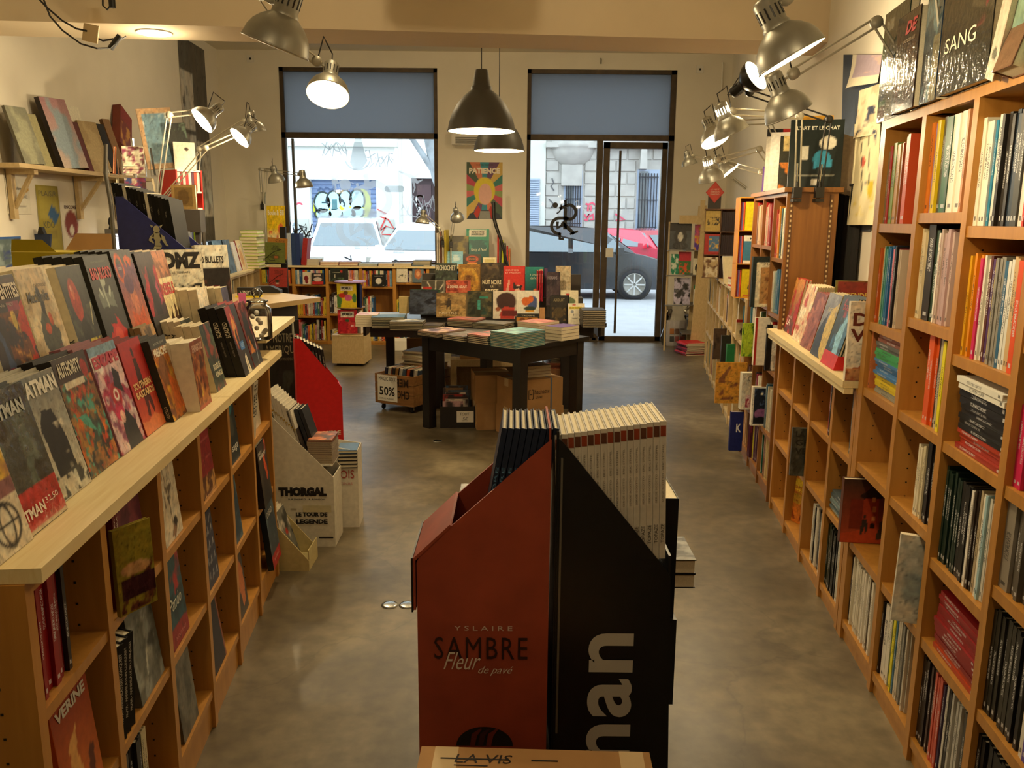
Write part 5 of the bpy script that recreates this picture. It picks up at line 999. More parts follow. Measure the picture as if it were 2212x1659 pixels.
row(FL, -1, [
 dict(y=1.656,w=0.171,h=0.276,t=.026,n=3,x=-0.245,lean=12,col='#d8d0bc',title='plum comic',label='plum and white comic at near end of raised second row',art=cart('#8a3a5a',['#c8b8b0','#4a2a44'],24)),
 dict(y=1.853,w=0.184,h=0.281,t=.03,n=6,x=-0.240,lean=12.5,col='#ded3b6',title='dark comic titled Secret Identities',label='dark flame-edged comic titled SECRET IDENTITIES in raised second row',hard=False,art=[('bg','#2c2226'),('poly','#b8341c',[(1,0),(1,.78),(.78,.72),(.84,.4),(.78,.1),(.7,0)],4),('blot','#6a3a1c',6,.48,3,(.35,.0,.9,.7)),('blot','#c88a3a',7,.58,6,(.45,.1,.8,.65)),('ell','#c8a84a',(.66,.62,.06,.09),2),('poly','#3a4a6a',[(.12,.0),(.16,.5),(.24,.6),(.3,.3),(.28,0)],3),('blot','#7a1c34',4,.55,12,(0,0,.5,.25)),('rect','#3a2424',(0,.78,1,.97)),('rect','#8a3a50',(.6,.7,.9,.78))],texts=[('SECRET',.02,.80,.36,.13,'#d05a48',.03),('IDENTITIES',.39,.80,.58,.13,'#e2d4bc',.03),('WHO ARE THEY',.15,.74,.6,.025,'#a89a88')],res=(66,92)),
 dict(y=2.041,w=0.174,h=0.289,t=.03,n=6,x=-0.240,lean=12.5,col='#e0d4b4',title='sand-coloured comic titled Mechanika',label='sand-coloured comic titled Mechanika with dark figure in raised second row',hard=False,art=[('bg','#cbb48a'),('blot','#b39a70',3,.5,5),('blot','#dccba4',3,.55,8),('poly','#4a4c40',[(.30,.02),(.24,.40),(.36,.56),(.44,.62),(.60,.58),(.78,.42),(.86,.02)],3),('poly','#201c1a',[(.46,.62),(.44,.78),(.52,.84),(.58,.74),(.60,.56)],2),('ell','#b8502c',(.50,.46,.09,.05)),('ell','#b8502c',(.66,.54,.06,.06)),('blot','#7a1c1c',8,.6,4,(.6,0,1,.3)),('ell','#d8b060',(.6,.12,.06,.05),2)],texts=[('Mechanika',.14,.70,.66,.10,'#3a3428',.02,.2),('CHRONICLES',.44,.83,.4,.03,'#3a3428')],res=(66,92)),
 dict(y=2.272,w=0.164,h=0.283,t=.036,n=4,x=-0.242,lean=12.5,col='#ded2b4',title='comic with a red oval',label='dark comic with a glowing red oval and cream spine in raised second row',hard=False,art=[('bg','#34352e'),('blot','#4c4e40',4,.5,3,(0,0,1,.6)),('ell','#a83c28',(.40,.66,.20,.22)),('ell','#c86a50',(.36,.74,.06,.08)),('ell','#e0a090',(.34,.78,.03,.03)),('poly','#26261f',[(.2,0),(.3,.42),(.5,.48),(.66,.4),(.6,0)],2),('blot','#c8b030',5,.5,9,(.5,.0,1,.26)),('line','#b8ac80',(.8,.4,.95,.6,.02))],spine=[('LFX',.30,.08,.55,'#3a3834',.03),('28',.17,.07,.6,'#a8463a',.03)],res=(66,92)),
 dict(y=2.453,w=0.193,h=0.304,t=.026,n=5,x=-0.235,lean=12.5,col='#2a2924',title='charcoal comic titled Bad Blood',label='charcoal comic titled BAD BLOOD with a red burst in raised second row',art=[('bg','#3a3a34'),('poly','#70786e',[(.2,.48),(.15,.62),(.35,.66),(.40,.72),(.46,.62),(.8,.62),(.75,.46),(.5,.5)],2),('line','#a8b0a0',(.44,.5,.40,.80,.035)),('ell','#a8b0a0',(.48,.74,.09,.05)),('line','#b8c0b0',(.32,.60,.26,.66,.03)),('line','#b8c0b0',(.6,.6,.68,.66,.03)),('poly','#c02a24',[(.36,.0),(.16,.14),(.30,.32),(.5,.30),(.58,.40),(.66,.30),(.92,.22),(.84,.06),(.7,.0)],4),('ell','#d04a3a',(.5,.18,.16,.09),3)],texts=[('BAD BLOOD',.10,.76,.80,.12,'#c83028',.03),('JONATHAN MABERRY',.22,.92,.55,.022,'#7a7a6e')],res=(66,92)),
 dict(y=2.655,w=0.182,h=0.312,t=.02,n=5,x=-0.230,lean=12.5,col='#3a3834',title='orange and violet comic',label='grey-topped orange and violet comic with a round orange mark, second row',art=[('bg','#4c4a46'),('grad','#d8783a','#6a4460',.05,.75),('rect','#4c4a46',(0,.86,1,1)),('ring','#cf5a22',(.24,.82,.17,.13,.2)),('ell','#c87858',(.52,.50,.17,.16),2),('ell','#5a3a5a',(.46,.64,.22,.10),2),('poly','#c8582c',[(.1,.1),(.2,.38),(.5,.30),(.8,.40),(.95,.1)],3),('blot','#e0a060',4,.52,3,(0,.08,1,.3)),('rect','#b8461c',(0,0,1,.09)),('poly','#c85a2c',[(.55,.92),(.58,.78),(.64,.90),(.78,.82),(.9,.9),(.72,.95)],1)],texts=[('JUSTICE',.12,.025,.75,.04,'#d88a5a'),('OUTLAW',.16,.80,.16,.03,'#c8c4b8')],res=(66,92)),
 dict(y=2.877,w=0.176,h=0.296,t=.026,n=4,x=-0.235,lean=12.5,col='#1c1a1a',title='black comic titled The Sixth Gun',label='dark red-splashed comic, black spine titled THE SIXTH GUN, second row',art=[('bg','#3c2e2e'),('blot','#a8242c',3,.56,4,(0,.25,1,.9)),('ell','#8a2a34',(.45,.74,.13,.1),3),('poly','#1e1c1e',[(.3,.25),(.35,.7),(.5,.85),(.62,.65),(.66,.25)],3),('rect','#2e2a28',(0,0,1,.24)),('poly','#a83a54',[(.75,.35),(.72,.62),(.82,.66),(.9,.45)],2),('rect','#d8cfb8',(.35,.05,.72,.17))],texts=[('DIXIE',.38,.07,.30,.06,'#2c2622',.02)],spine=[('THE SIXTH GUN',.92,.42,.5,'#cfc8b4',.02)],res=(60,84)),
 dict(y=3.069,w=0.178,h=0.296,t=.024,n=4,x=-0.245,lean=13,col='#b8a68a',title='cream comic titled Rebels',label='cream comic titled REBELS in red with marching soldiers, second row',hard=False,art=[('bg','#dccb9a'),('rect','#b8744a',(0,.66,1,1)),('blot','#7a4a30',6,.5,4,(0,.66,1,1)),('poly','#4a3426',[(0,0),(.1,.18),(.2,.08),(.35,.3),(.45,.12),(.6,.36),(.72,.14),(.86,.26),(1,.1),(1,0)],3)],texts=[('REBELS',.08,.44,.86,.15,'#b02c24',.04)],spine=[('REBELS',.55,.25,.5,'#8a2a24')],res=(60,84)),
 ], 1.19, 'on raised step', -.19, kind='comic_volume', noun='comic')
row(FL, -1, [
 dict(y=3.225,w=.145,h=.230,t=.034,n=4,x=-.165,lean=7,z=1.10,col='#ddd4bf',title='plain white volume',label='plain cream-white volume with faint lettering on the counter',hard=False,art=[('bg','#e0d6c0'),('blot','#c8b8a0',9,.6,3,(.3,.2,1,.7))]),
 dict(y=3.41,w=.110,h=.222,t=.026,n=4,x=-.120,lean=7,z=1.10,col='#ded4b8',title='violet-grey volume titled Ghosts',label='violet-grey volume with a cream spine titled GHOSTS on counter',hard=False,art=[('bg','#3c3a4c'),('blot','#4c4860',3,.5,3)],spine=[('GHOSTS',.72,.42,.6,'#1c1a1a',.03)]),
 ], 1.10, 'on the counter', -.4, kind='comic_volume', noun='comic')
o = thing('display_step', 'black display step on the counter under the DMZ comics', 'shelf', (0,0,0))
MB().prism([(-1.40,3.30),(-1.20,3.50),(-1.31,3.61),(-1.51,3.41)], 1.1005, 1.20).obj('box', M['blackwood'], o)
A45 = PI/4-.05
def dm(x, y, z=1.2006, ln=.12, rz=A45): return placeM((x, y, z), rz, ln)
for q in range(3): book('comic_volume', ['black and white comic titled DMZ above white volumes on counter','second DMZ copy leaning behind the first on black step','third DMZ copy at the back on black step'][q], .165, .03, .275, dm(-1.385-.024*q, 3.335+.022*q), '#1a1918', [('bg','#e2dac4'),('rect','#23282a',(0,.18,1,.36)),('vstripes','#e2dac4',3,.04),('blot','#2a2a28',9,.5,5,(0,.36,1,.50)),('rect','#ded6c0',(0,0,1,.02))] if q == 0 else None, [('DMZ',.03,.72,.92,.24,'#1b1917',.06),('SUR LE TERRAIN',.05,.65,.6,.03,'#3a3834')] if q == 0 else (), [('DMZ',.72,.22,.6,'#ddd5c0',.03)], cat='book', group='DMZ comics on black step', res=(36,50))
book('comic_volume', 'white-topped comic titled 100 BULLETS half behind DMZ on counter', .14, .03, .29, dm(-1.300, 3.475), '#ded8c8', [('bg','#2a2624'),('rect','#e6dfca',(0,.66,1,1)),('ell','#b02820',(.45,.34,.3,.07),3),('blot','#5a3a34',5,.56,3,(0,0,1,.5))], [('100 BULLETS',.04,.74,.8,.10,'#26221f',.02)], cat='book')
book('comic_volume', 'tall grey album titled VIKINGS leaning beyond the DMZ comics', .24, .02, .45, placeM((-.33, FL.Y(3.92), 1.102), PI/2, .28, 0, FL), '#3c3a38', art=[('bg','#45423e'),('poly','#b8946a',[(.3,.50),(.34,.62),(.62,.52),(.58,.36),(.44,.42)],3),('poly','#a8845c',[(.4,.08),(.36,.3),(.6,.33),(.66,.1)],3),('blot','#5c5852',4,.55,5),('line','#8a8070',(.3,.95,.8,.55,.03))], texts=[('VIKINGS',.08,.84,.8,.09,'#8e8c80',.03)], cat='book', res=(36,60))
for q in range(3): book('comic_volume', 'bright red volume leaning behind VIKINGS by blue display, %s of three' % ORD[q], .20, .026, .44-.012*q, placeM((-.358-.028*q, FL.Y(3.92), 1.102), PI/2, .28, 0, FL), '#c02820', cat='book', group='red volumes behind VIKINGS')
# glass jar of sweets on the counter
p = onz(558, 738, 1.10); j = thing('glass_jar', 'round glass jar with a glass stopper at the counter end', 'jar', (p.x-.015, p.y+.06, 1.1005))
MB().lathe([(.0,.0),(.05,.0),(.056,.008),(.057,.10),(.054,.13),(.04,.145),(.036,.15),(.038,.158)], 28).obj('body', M['wrap'], j)
MB().lathe([(.0,.158),(.043,.158),(.045,.164),(.02,.17),(.012,.176),(.022,.19),(.024,.20),(.012,.213),(.0,.216)], 24).obj('stopper', M['wrap'], j)
r = random.Random(5)
for q in range(9): MB().lathe([(0,-.012),(.009,-.006),(.011,.002),(.006,.010),(0,.012)], 10).obj('sweet', M['white'], j, (r.uniform(-.03,.03), r.uniform(-.03,.03), .014+.012*q), (r.uniform(0,3), r.uniform(0,3), 0))
# things on the cash desk
t = thing('card_reader', 'black card terminal lying on the cash desk', 'card terminal', onz(556, 632, 1.0205))
MB().prism([(0,0),(.19,0),(.19,.02),(.12,.055),(0,.05)], -.04, .04, 'y').obj('housing', M['ink'], t); MB().box(.02,-.03,.0505,.09,.03,.054).obj('screen', M['darkpanel'], t)
t = thing('card_box', 'small black box of cards with white print on the cash desk', 'box', onz(590, 646, 1.0205)+Vector((-.30,.12,0)))
MB().box(0,0,0,.16,.06,.07).obj('box', M['ink'], t); text('VINYLS', (1,0,0), (0,0,1), (.02,-.001,.02), .11, .03, '#d8d4c8', t)
MB().box(-.01,-.02,-.0,.17,.08,.012).obj('tray', M['yellowcard'], t)
t = thing('leaflet', 'small pink card standing beside the glass jar', 'card', onz(516, 655, 1.0205)); MB().box(0,0,0,.05,.002,.07).obj('card', mat('pink_card', '#e06a9a', .5), t)
# blue floor display with a pale figure print, black spines behind its sloping side
def bin_(name, label, Mx_, w_, d_, hb, hf, col, mir=False, prints=None, header=0, base=.06, th=.005, m='cover', front_top=None, inner=None):
    """card display: side panels (local xz) with a sloping top, tall back at x=0, low front at x=w"""
    o = thing(name, label, 'display stand', M=Mx_); sx = -1 if mir else 1
    P = [(0,0),(sx*w_,0),(sx*w_,hf),(sx*.03,hb),(0,hb)]
    for y0_ in (0, d_-th): setc(MB().prism(P, y0_, y0_+th, 'y').obj('side_panel', M[m], o), col)
    def bx_(a, b_, c, d2, e, f, nm, cc=None): lo_, hi_ = min(a*sx, b_*sx), max(a*sx, b_*sx); return setc(MB().box(lo_, c, d2, hi_, e, f).obj(nm, M[m], o), cc or col)
    bx_(0, th, th, 0, d_-th, hb+header, 'back_panel'); bx_(w_-th, w_, th, 0, d_-th, front_top or hf, 'front_panel'); bx_(th, w_-th, th, base-.006, d_-th, base, 'inner_shelf', inner)
    return o
Mb = Matrix.Translation(ony(262, 545, 3.62).to_3d()*1.0)
Mb = Matrix.Translation((ony(258, 545, 3.62).x, 3.62, 1.1005))
bb = bin_('floor_display', 'dark blue card display with a pale figure print behind the comics', Mb, .285, .20, .585, .37, '#3a3f80', header=.0)
fp = ony(335, 520, 3.615); s_ = .001
mbf = MB()
def fpt(L): return [((q[0]-258)*.00203, (548-q[1])*.00203-.0) for q in L]
bz = lambda L: blob(mbf, fpt(L))
bz(parc(340,497,7,8,0,345)); bz([(330,494),(326,487),(334,490)]); bz([(347,490),(354,487),(349,495)]); bz([(334,503),(346,503),(350,513),(345,524),(350,532),(334,532),(336,520),(330,512)]); bz([(346,505),(356,512),(360,526),(364,531),(359,532),(352,522),(346,512)]); bz([(334,505),(325,512),(322,520),(332,527),(333,524),(328,518),(334,512)]); bz([(334,531),(350,531),(345,540),(336,548),(325,548)]); bz(parc(330,545,11,7,0,180))
of = mbf.obj('figure_print', M['matcover'], bb, (0, -.0012, .35)); setc(of, '#bdb89c'); of.location.z = -.0+(ony(300,548,3.62).z-1.1005)
cb = ['#14130f','#1a1816','#121110','#cfc8b4','#16140f','#1c1a16']
for q in range(16):
    c_ = '#cfc8b4' if q in (3, 9) else cb[q % 3]
    book('comic_volume', 'black-spined paperback in the blue card display, %s from its tall side' % ORD[q] if q not in (3, 9) else 'cream-spined paperback in the blue display, %s one' % ('first' if q == 3 else 'second'), .15, .0155, .215+.004*q, Mb @ placeM((.022+q*.0155, .012, .43-.0085*q), PI/2, .12, 0), c_, spine_texts=[('VOL',.8,.1,.4,'#8a8474')] if q % 2 == 0 else (), cat='book', group='black paperbacks in blue display', hard=False)
o = thing('metal_post', 'grey curved metal post standing against the blue display', 'post', Mb.to_translation()); o.location.x -= .02; o.location.y -= .0
MB().tube([(0,-.0,0),(0,-.0,.55),(-.012,0,.68),(.0,0,.80)], .009, 8).obj('post', M['greymetal'], o)
# left low bookcase contents
LN = ['nearest bay','second bay','third bay','fourth bay','fifth bay','last bay']; LRW = ['bottom','middle','upper']; LZ = [.13,.43,.73]
LN = ['near-end bay','second bay','third bay','fourth bay','fifth bay','window-end bay']
def LF(b, r, label, w, h, t, col, art, texts=(), dy=.02, x=-.03, lean=10, rz=0, spine=(), n=1, **k):
    x = x+.018; lean = lean*.6; dy = dy+.02
    for q in range(n):
        book('graphic_novel', label if q == 0 else '%s copy behind the %s' % (ORD[q], ' '.join(label.split()[:10])), w, t, h, placeM((x-q*(t+.001), FL.Y(YL[b])+.016+dy, LZ[r]+.001), PI/2+rz, math.radians(lean), 0, FL), col, art if q == 0 else None, texts if q == 0 else (), spine, cat='book', hard=True, **k)
def LS(b, r, seq, **k):
    tp = [.43,.73,.985][r]-.026
    spines(FL, -1, FL.Y(YL[b])+.016, FL.Y(YL[b+1])-.016, LZ[r], seq, LRW[r]+' row, '+LN[b]+' of comics bookcase', noun='comic', name='graphic_novel', h=.24, w_=.165, hmax=tp-LZ[r]-.003, end='near', **k)
LS(0,2,[('#b8842c',.014,.235,1),('#a83024',.020,.23,1),('#8a1c1c',.012,.23,1),('#15120f',.016,.23,1),('#8a1418',.020,.225,2),('#7a1216',.018,.23,2),('#241a18',.014,.22,1)])
LF(0,1,'orange comic with a big dark claw shape, middle row of near-end bay',.17,.25,.03,'#c85a1c',[('bg','#c05a1e'),('grad','#c86a24','#8a2c14',0,1),('poly','#5a2414',[(.6,.1),(.75,.4),(.9,.35),(.8,.05)],2),('poly','#d8a05a',[(.2,.0),(.3,.6),(.5,.7),(.5,0)],3)],[('VERINE',.1,.84,.8,.1,'#c8c0b0',.04)],dy=.05,lean=8,n=2)
LS(0,0,[('#2a2422',.02,.24,6),('#8a2418',.02,.24,3)])
LF(1,2,'plum comic titled ANGELUS leaning in upper row, second bay',.17,.25,.02,'#5a2430',[('bg','#5c2838'),('blot','#7a3a44',3,.5,5),('blot','#3a1a24',4,.55,8,(0,0,1,.6)),('rect','#4c1c28',(0,.8,1,1))],[('ANGELUS',.18,.84,.7,.06,'#c8a8a0',.02)],dy=.12,x=-.04,lean=7,n=2)
LF(1,2,'yellow and brown comic drawing in plastic, upper row, second bay',.10,.20,.012,'#8a7a28',[('bg','#8a7a28'),('blot','#5a3020',5,.48,4,(0,0,1,.55)),('ell','#b88a5a',(.5,.5,.4,.08),2),('rect','#3a1c20',(.1,.15,1,.4))],dy=.004,x=-.012,lean=3,rz=-.55,artm=M['foil'])
for q in range(2): book('graphic_novel', 'dark red spine lettered in white beside plastic-wrapped comic, %s of two' % ORD[q], .16, .014, .235, placeM((-.012, FL.Y(YL[1])+.085+q*.0155+.014, LZ[2]+.001), PI, 0, 0, FL), '#6a1418', spine_texts=[('LADY MECHANIKA',.9,.6,.5,'#d8cdbc',.02)], cat='book')
for q in range(3): book('graphic_novel', 'black spine lettered NOVA ANNIHILATION CONQUEST, %s of three' % ORD[q], .165, .027, .238, placeM((-.008, FL.Y(YL[1])+.022+q*.029+.027, LZ[1]+.001), PI-.35, 0, -.06, FL), '#16130f', spine_texts=[('NOVA - ANNIHILATION CONQUEST',.92,.74,.42,'#b8b0a0',.03)], cat='book', group='black Nova spines in middle row')
LF(1,1,'silver-grey comic cover behind the NOVA spines, middle row',.175,.26,.02,'#5c5c54',[('bg','#62645c'),('blot','#8a8c84',3,.5,5),('blot','#3c3e3a',3,.52,9,(.4,.3,1,1)),('line','#b0b0a4',(.4,.2,.5,.4,.03))],dy=.135,x=-.03,lean=11)
LS(1,0,[('#3a3632',.02,.24,4),('#1e1c1c',.022,.24,3),('#c8b890',.02,.23,2)])
LF(2,2,'white comic with a drawn tree and seated figure, upper row of third bay',.155,.245,.016,'#c8bca0',[('bg','#d2c6ac')]+[('line','#6a5c4a',(.5,.4,.5+dx,.95,.012)) for dx in (-.3,-.15,0,.15,.3)]+[('blot','#6a5c4a',7,.5,4,(.25,.4,.75,.62)),('ell','#2c2420',(.66,.17,.12,.06),1),('poly','#8a6a50',[(.4,.05),(.55,.16),(.7,.1),(.6,0)],2),('line','#6a5c4a',(.5,.4,.52,.2,.02))],dy=.02,lean=8)
LF(2,1,'teal and red comic with pale brush title, middle row of third bay',.15,.245,.025,'#1c2a2c',[('bg','#1f4a54'),('blot','#a82c28',3,.5,5,(0,.55,1,1)),('rect','#8a1c20',(0,0,1,.22)),('blot','#16343c',4,.5,9,(0,.2,1,.6))],[('Pando',.1,.42,.7,.15,'#d8d8c4',.0,.3),('NOUVEAU',.2,.08,.6,.04,'#c88078')],dy=.02,lean=8,n=3)
LF(2,0,'grey-green comic leaning low in the third bay',.15,.25,.02,'#5a5648',[('bg','#6a665a'),('blot','#4a483e',3,.5,5)],dy=.05,lean=8,n=2)
LF(3,2,'crimson gridded comic with a desert scene, upper row of fourth bay',.155,.24,.022,'#2a1414',[('bg','#8a1c24'),('rect','#b8884a',(0,0,1,.26)),('blot','#5a3420',6,.5,4,(0,0,1,.28)),('line','#b85a5a',(0,.72,1,.74,.008)),('line','#b85a5a',(0,.46,1,.5,.008)),('line','#b85a5a',(.1,1,.45,.26,.008))],dy=.03,lean=9,n=2)
LF(3,1,'navy comic patterned with white branches, middle row of fourth bay',.13,.24,.02,'#1c2030',[('bg','#20243a')]+[('line','#a8a8a8',(x_,y_,x_+.18,y_+.09,.012)) for x_ in (.1,.4,.7) for y_ in (.1,.3,.5,.7,.85)]+[('line','#a8a8a8',(x_,y_,x_-.08,y_+.1,.012)) for x_ in (.3,.6,.9) for y_ in (.1,.3,.5,.7)],dy=.02,lean=7)
LF(3,0,'near-black comic with thin orange edge, bottom row of fourth bay',.15,.25,.02,'#17141a',[('bg','#1a1722'),('rect','#8a4a2c',(.9,0,1,1))],dy=.03,lean=12)
LF(4,2,'dark teal comic titled saga, upper row of fifth bay',.14,.23,.02,'#14201f',[('bg','#1c2a2c'),('ell','#2c7a8a',(.5,.85,.3,.1),2),('ell','#4a5048',(.5,.55,.25,.16),3)],[('saga',.2,.14,.65,.12,'#d0ccbc',.01)],dy=.03,lean=9,n=2)
LF(4,1,'dark blue comic against the upright, middle row of fifth bay',.12,.24,.02,'#182430',[('bg','#1c3444'),('blot','#3a5a6a',4,.5,5)],dy=.02,lean=9)
LF(4,0,'brown comic with an orange flame print, bottom row of fifth bay',.15,.25,.02,'#14100e',[('bg','#3a342c'),('poly','#b86a3a',[(.5,.1),(.4,.5),(.6,.9),(.9,.6),(.85,.15)],3)],dy=.02,lean=10)
for q in range(2): book('graphic_novel', 'white spine lettered LETTER 44, %s of two, window-end bay' % ORD[q], .165, .022, .238, placeM((-.008, FL.Y(YL[5])+.025+q*.03+.022, LZ[2]+.001), PI-.3, 0, -.10, FL), '#d8d0bc', spine_texts=[('LETTER 44',.95,.55,.5,'#26221e',.03)], cat='book')
LF(5,2,'cream comic with a red print block, upper row of window-end bay',.15,.23,.02,'#c8bca4',[('bg','#cfc4aa'),('rect','#8a1c1c',(.1,.55,.9,.95)),('line','#d8a0a0',(.3,.6,.6,.9,.03))],dy=.13,lean=6,x=-.05)
LF(5,1,'dark comic titled SONS OF ANARCHY, middle row of window-end bay',.17,.26,.025,'#1a1614',[('bg','#2c2620'),('blot','#c84a1c',3,.52,5,(.5,.3,1,1)),('poly','#16161c',[(.2,.0),(.25,.5),(.45,.7),(.65,.5),(.8,0)],2),('ell','#3a342c',(.4,.86,.25,.08))],[('SONS OF',.05,.84,.4,.05,'#d8d0c0',.02),('ANARCHY',.12,.76,.75,.07,'#d8d0c0',.03)],dy=.03,lean=9,x=-.0)
LF(5,0,'blue-grey comic with a red bottom band, bottom row of window-end bay',.175,.28,.025,'#1c2224',[('bg','#2c3a44'),('blot','#4a5a60',4,.5,5),('rect','#a82020',(0,0,1,.2))],[('DREAD',.12,.80,.6,.09,'#b8b4a8',.02),('NOUVELLE',.2,.1,.6,.04,'#e0b0a0')],dy=.10,lean=10,x=.01)
for b in (2,3,4,5):
    if b > 2: LS(b,0,[('#2a2622',.02,.22,1)], ) if b == 5 else None
# yellow carton and the painted board behind the comics
t = thing('carton', 'open yellow cardboard box behind the second row of comics', 'box', (ony(30,600,3.35).x, 3.35, 1.1005))
MB().box(0,0,0,.30,.22,.36).obj('box', M['yellowcard'], t)
MB().add([(0,0,.361),(.18,0,.361),(.15,-.04,.41),(.03,-.04,.41)], [(0,1,2,3)]).obj('flap', M['yellowcard'], t)
MB().add([(.10,.22,.361),(.30,.22,.361),(.28,.26,.43),(.13,.26,.43)], [(0,1,2,3)]).obj('flap', M['cardboard'], t)
# ================================================================== THE ISLAND OF TABLES
def fo(label, pxl, pxr, pyt, Y, z, t, col, art=None, texts=(), lean=9, n=1, name='album', rz=0, spine=(), copycol=None, title=None, artm=None, res=(26,36), hard=True, band=None):
    """album standing face out towards the door of the room's inner end; size from its extent at depth Y"""
    a, b_ = ony(pxl, 650, Y), ony(pxr, 650, Y); h = (ony((pxl+pxr)/2, pyt, Y+.03).z-z)/math.cos(math.radians(lean)); w_ = (b_.x-a.x)/math.cos(rz)
    for q in range(n):
        lb = label if q == 0 else '%s copy behind the %s' % (ORD[q], title or ' '.join(label.split()[:9]))
        book(name, lb, w_, t, h, placeM((a.x+q*.0035, Y+q*(t+.001)/math.cos(math.radians(lean)), z+.001), rz, math.radians(lean)), col, art if q == 0 else None, texts if q == 0 else (), spine, cat='book', group='stack of '+(title or label[:40]) if n > 1 else None, artm=artm, res=res, hard=hard, band=band)
ZT = .751
fo('slate blue album with a dark bird shape on the black tables', 884, 945, 626, 7.14, ZT+.05, .011, '#2c4a38', cart('#3e4452',['#4a5264','#2a2e3a'],41,[('poly','#22242e',[(.5,.5),(.8,.72),(.95,.7),(.8,.55),(.9,.4)],2)]), n=5, rz=-.12, title='slate blue bird album')
fo('brown sepia album titled NOTRE AMERIQUE on the black tables', 942, 1006, 633, 7.10, ZT+.03, .010, '#6a5a40', cart('#8a7048',['#6a5434','#a88a58'],42,fig('#3a3026',.42,.58,.5)), [('NOTRE',.10,.14,.6,.09,'#d8ccae',.0),('AMERIQUE',.04,.03,.9,.09,'#b89a5c',.0)], n=4, title='sepia album')
fo('dark green album with a teal bottle shape on the black tables', 1009, 1062, 630, 7.14, ZT+.03, .012, '#2a3028', cart('#3a3c2c',['#5a5238','#26281e'],43,[('rect','#3a8a80',(.42,.3,.52,.66)),('poly','#20241e',[(.1,.1),(.25,.5),(.4,.1)],2),('poly','#1f3a34',[(.5,.1),(.7,.4),(.85,.1)],2),('rect','#2c7a6a',(.5,.72,.85,.80))]), n=4, title='dark green album')
fo('album with a dark mass of hair over red on the black tables', 1065, 1117, 629, 7.12, ZT+.02, .012, '#c8c0ae', [('bg','#cfc6b4'),('ell','#3a2420',(.55,.62,.42,.34),2),('poly','#a83428',[(.3,.3),(.5,.45),(.9,.4),(.9,.0),(.3,.0)],2),('ell','#8a4a2c',(.2,.35,.1,.08)),('rect','#5a1c1c',(.4,.1,1,.3))], [('LE RETOUR',.5,.36,.4,.05,'#c84838')], n=2, title='dark haired album')
fo('white album with orange fox shapes and a small bus on the tables', 1117, 1165, 628, 7.12, ZT+.03, .012, '#e8e0d0', [('bg','#e2dccc'),('ell','#3a4a7a',(.68,.55,.24,.26),3),('ell','#c8642c',(.40,.60,.2,.16),3),('ell','#c8642c',(.62,.68,.12,.14),3),('rect','#d89a2c',(.38,.20,.76,.29)),('ell','#2c3a34',(.58,.34,.28,.08)),('rect','#26241f',(0,.03,1,.16))], [('TROUPE',.2,.06,.6,.05,'#d8ccae')], n=1)
fo('red strip framed book at the foot of the fox album', 1113, 1166, 683, 7.00, ZT, .012, '#2a2620', [('bg','#2a2620'),('rect','#b8803a',(.06,.15,.94,.85)),('ell','#6a3a20',(.3,.5,.14,.3)),('ell','#6a3a20',(.6,.5,.14,.3))], lean=6, n=1)
fo('black album titled AXOLOK with gold print near the table corner', 1189, 1228, 640, 6.98, ZT, .012, '#1c1a18', [('bg','#24211c'),('blot','#6a5430',6,.52,5,(.1,.1,.9,.6)),('ell','#4a3c24',(.5,.4,.3,.2),2)], [('AXOLOT',.2,.80,.62,.11,'#8a7c58',.02)], n=6, title='black gold-print album', rz=.1)
fo('cream sketchbook with a yellow marker title at the table corner', 1229, 1266, 656, 6.93, ZT, .006, '#e4dcc4', [('bg','#e6dec8'),('rect','#e0cf30',(.05,.72,.8,.84)),('line','#6a6458',(.2,.3,.85,.25,.015)),('line','#6a6458',(.3,.55,.35,.3,.012)),('ell','#b83a2c',(.35,.93,.12,.03)),('ell','#8a9098',(.24,.6,.09,.08))], [('BOOK',.1,.74,.6,.08,'#8a7a20',.02)], lean=14, rz=.12)
fo('cream album with a green picture leaning behind the sketchbook', 1212, 1250, 628, 7.12, ZT, .008, '#d8d0b4', [('bg','#d8d0b4'),('ell','#5a6a48',(.5,.62,.34,.16),2),('ell','#b83a2c',(.4,.86,.12,.04))], lean=14)
fo('unpainted wooden display easel between albums on the tables', 1166, 1178, 664, 7.02, ZT, .008, '#b88a5c', name='display_easel', lean=4)
fo('black and white spiral drawing album with a red panel, second rank', 910, 958, 606, 7.32, ZT+.1, .011, '#8a8474', [('bg','#4a463c')]+[('line','#c8c0aa',(.6,.4,.6+.8*math.cos(a),.4+.6*math.sin(a),.03)) for a in [0,.5,1,1.5,2,2.5,3,3.6,4.3,5,5.6]]+[('rect','#a83024',(.05,.35,.45,.75))], n=3, title='spiral drawing album')
fo('orange-red album titled LE DERNIER ASSAUT, second rank on the tables', 963, 1011, 607, 7.34, ZT+.1, .011, '#b8584a', cart('#b04a34',['#c86a4a','#7a2c20'],45), [('LE DERNIER ASSAUT',.06,.72,.88,.10,'#e8d8c4',.02)], n=6, title='orange-red album')
fo('small cream carton book at the back corner of the long table', 862, 882, 640, 7.2, ZT+.05, .05, '#c8b27a', name='box_file', lean=0)
ZR = .926
fo('slate album titled RICHOCHET in the rear rank of the tables', 940, 986, 569, 7.46, ZR, .012, '#3c4238', cart('#3a4238',['#566054','#242a26'],46,[('line','#8a9a8c',(.5,.2,.1,.0,.02)),('line','#8a9a8c',(.5,.2,.9,.0,.02))]), [('RICHOCHET',.05,.78,.9,.16,'#d0cab2',.03)], n=2, title='RICHOCHET album')
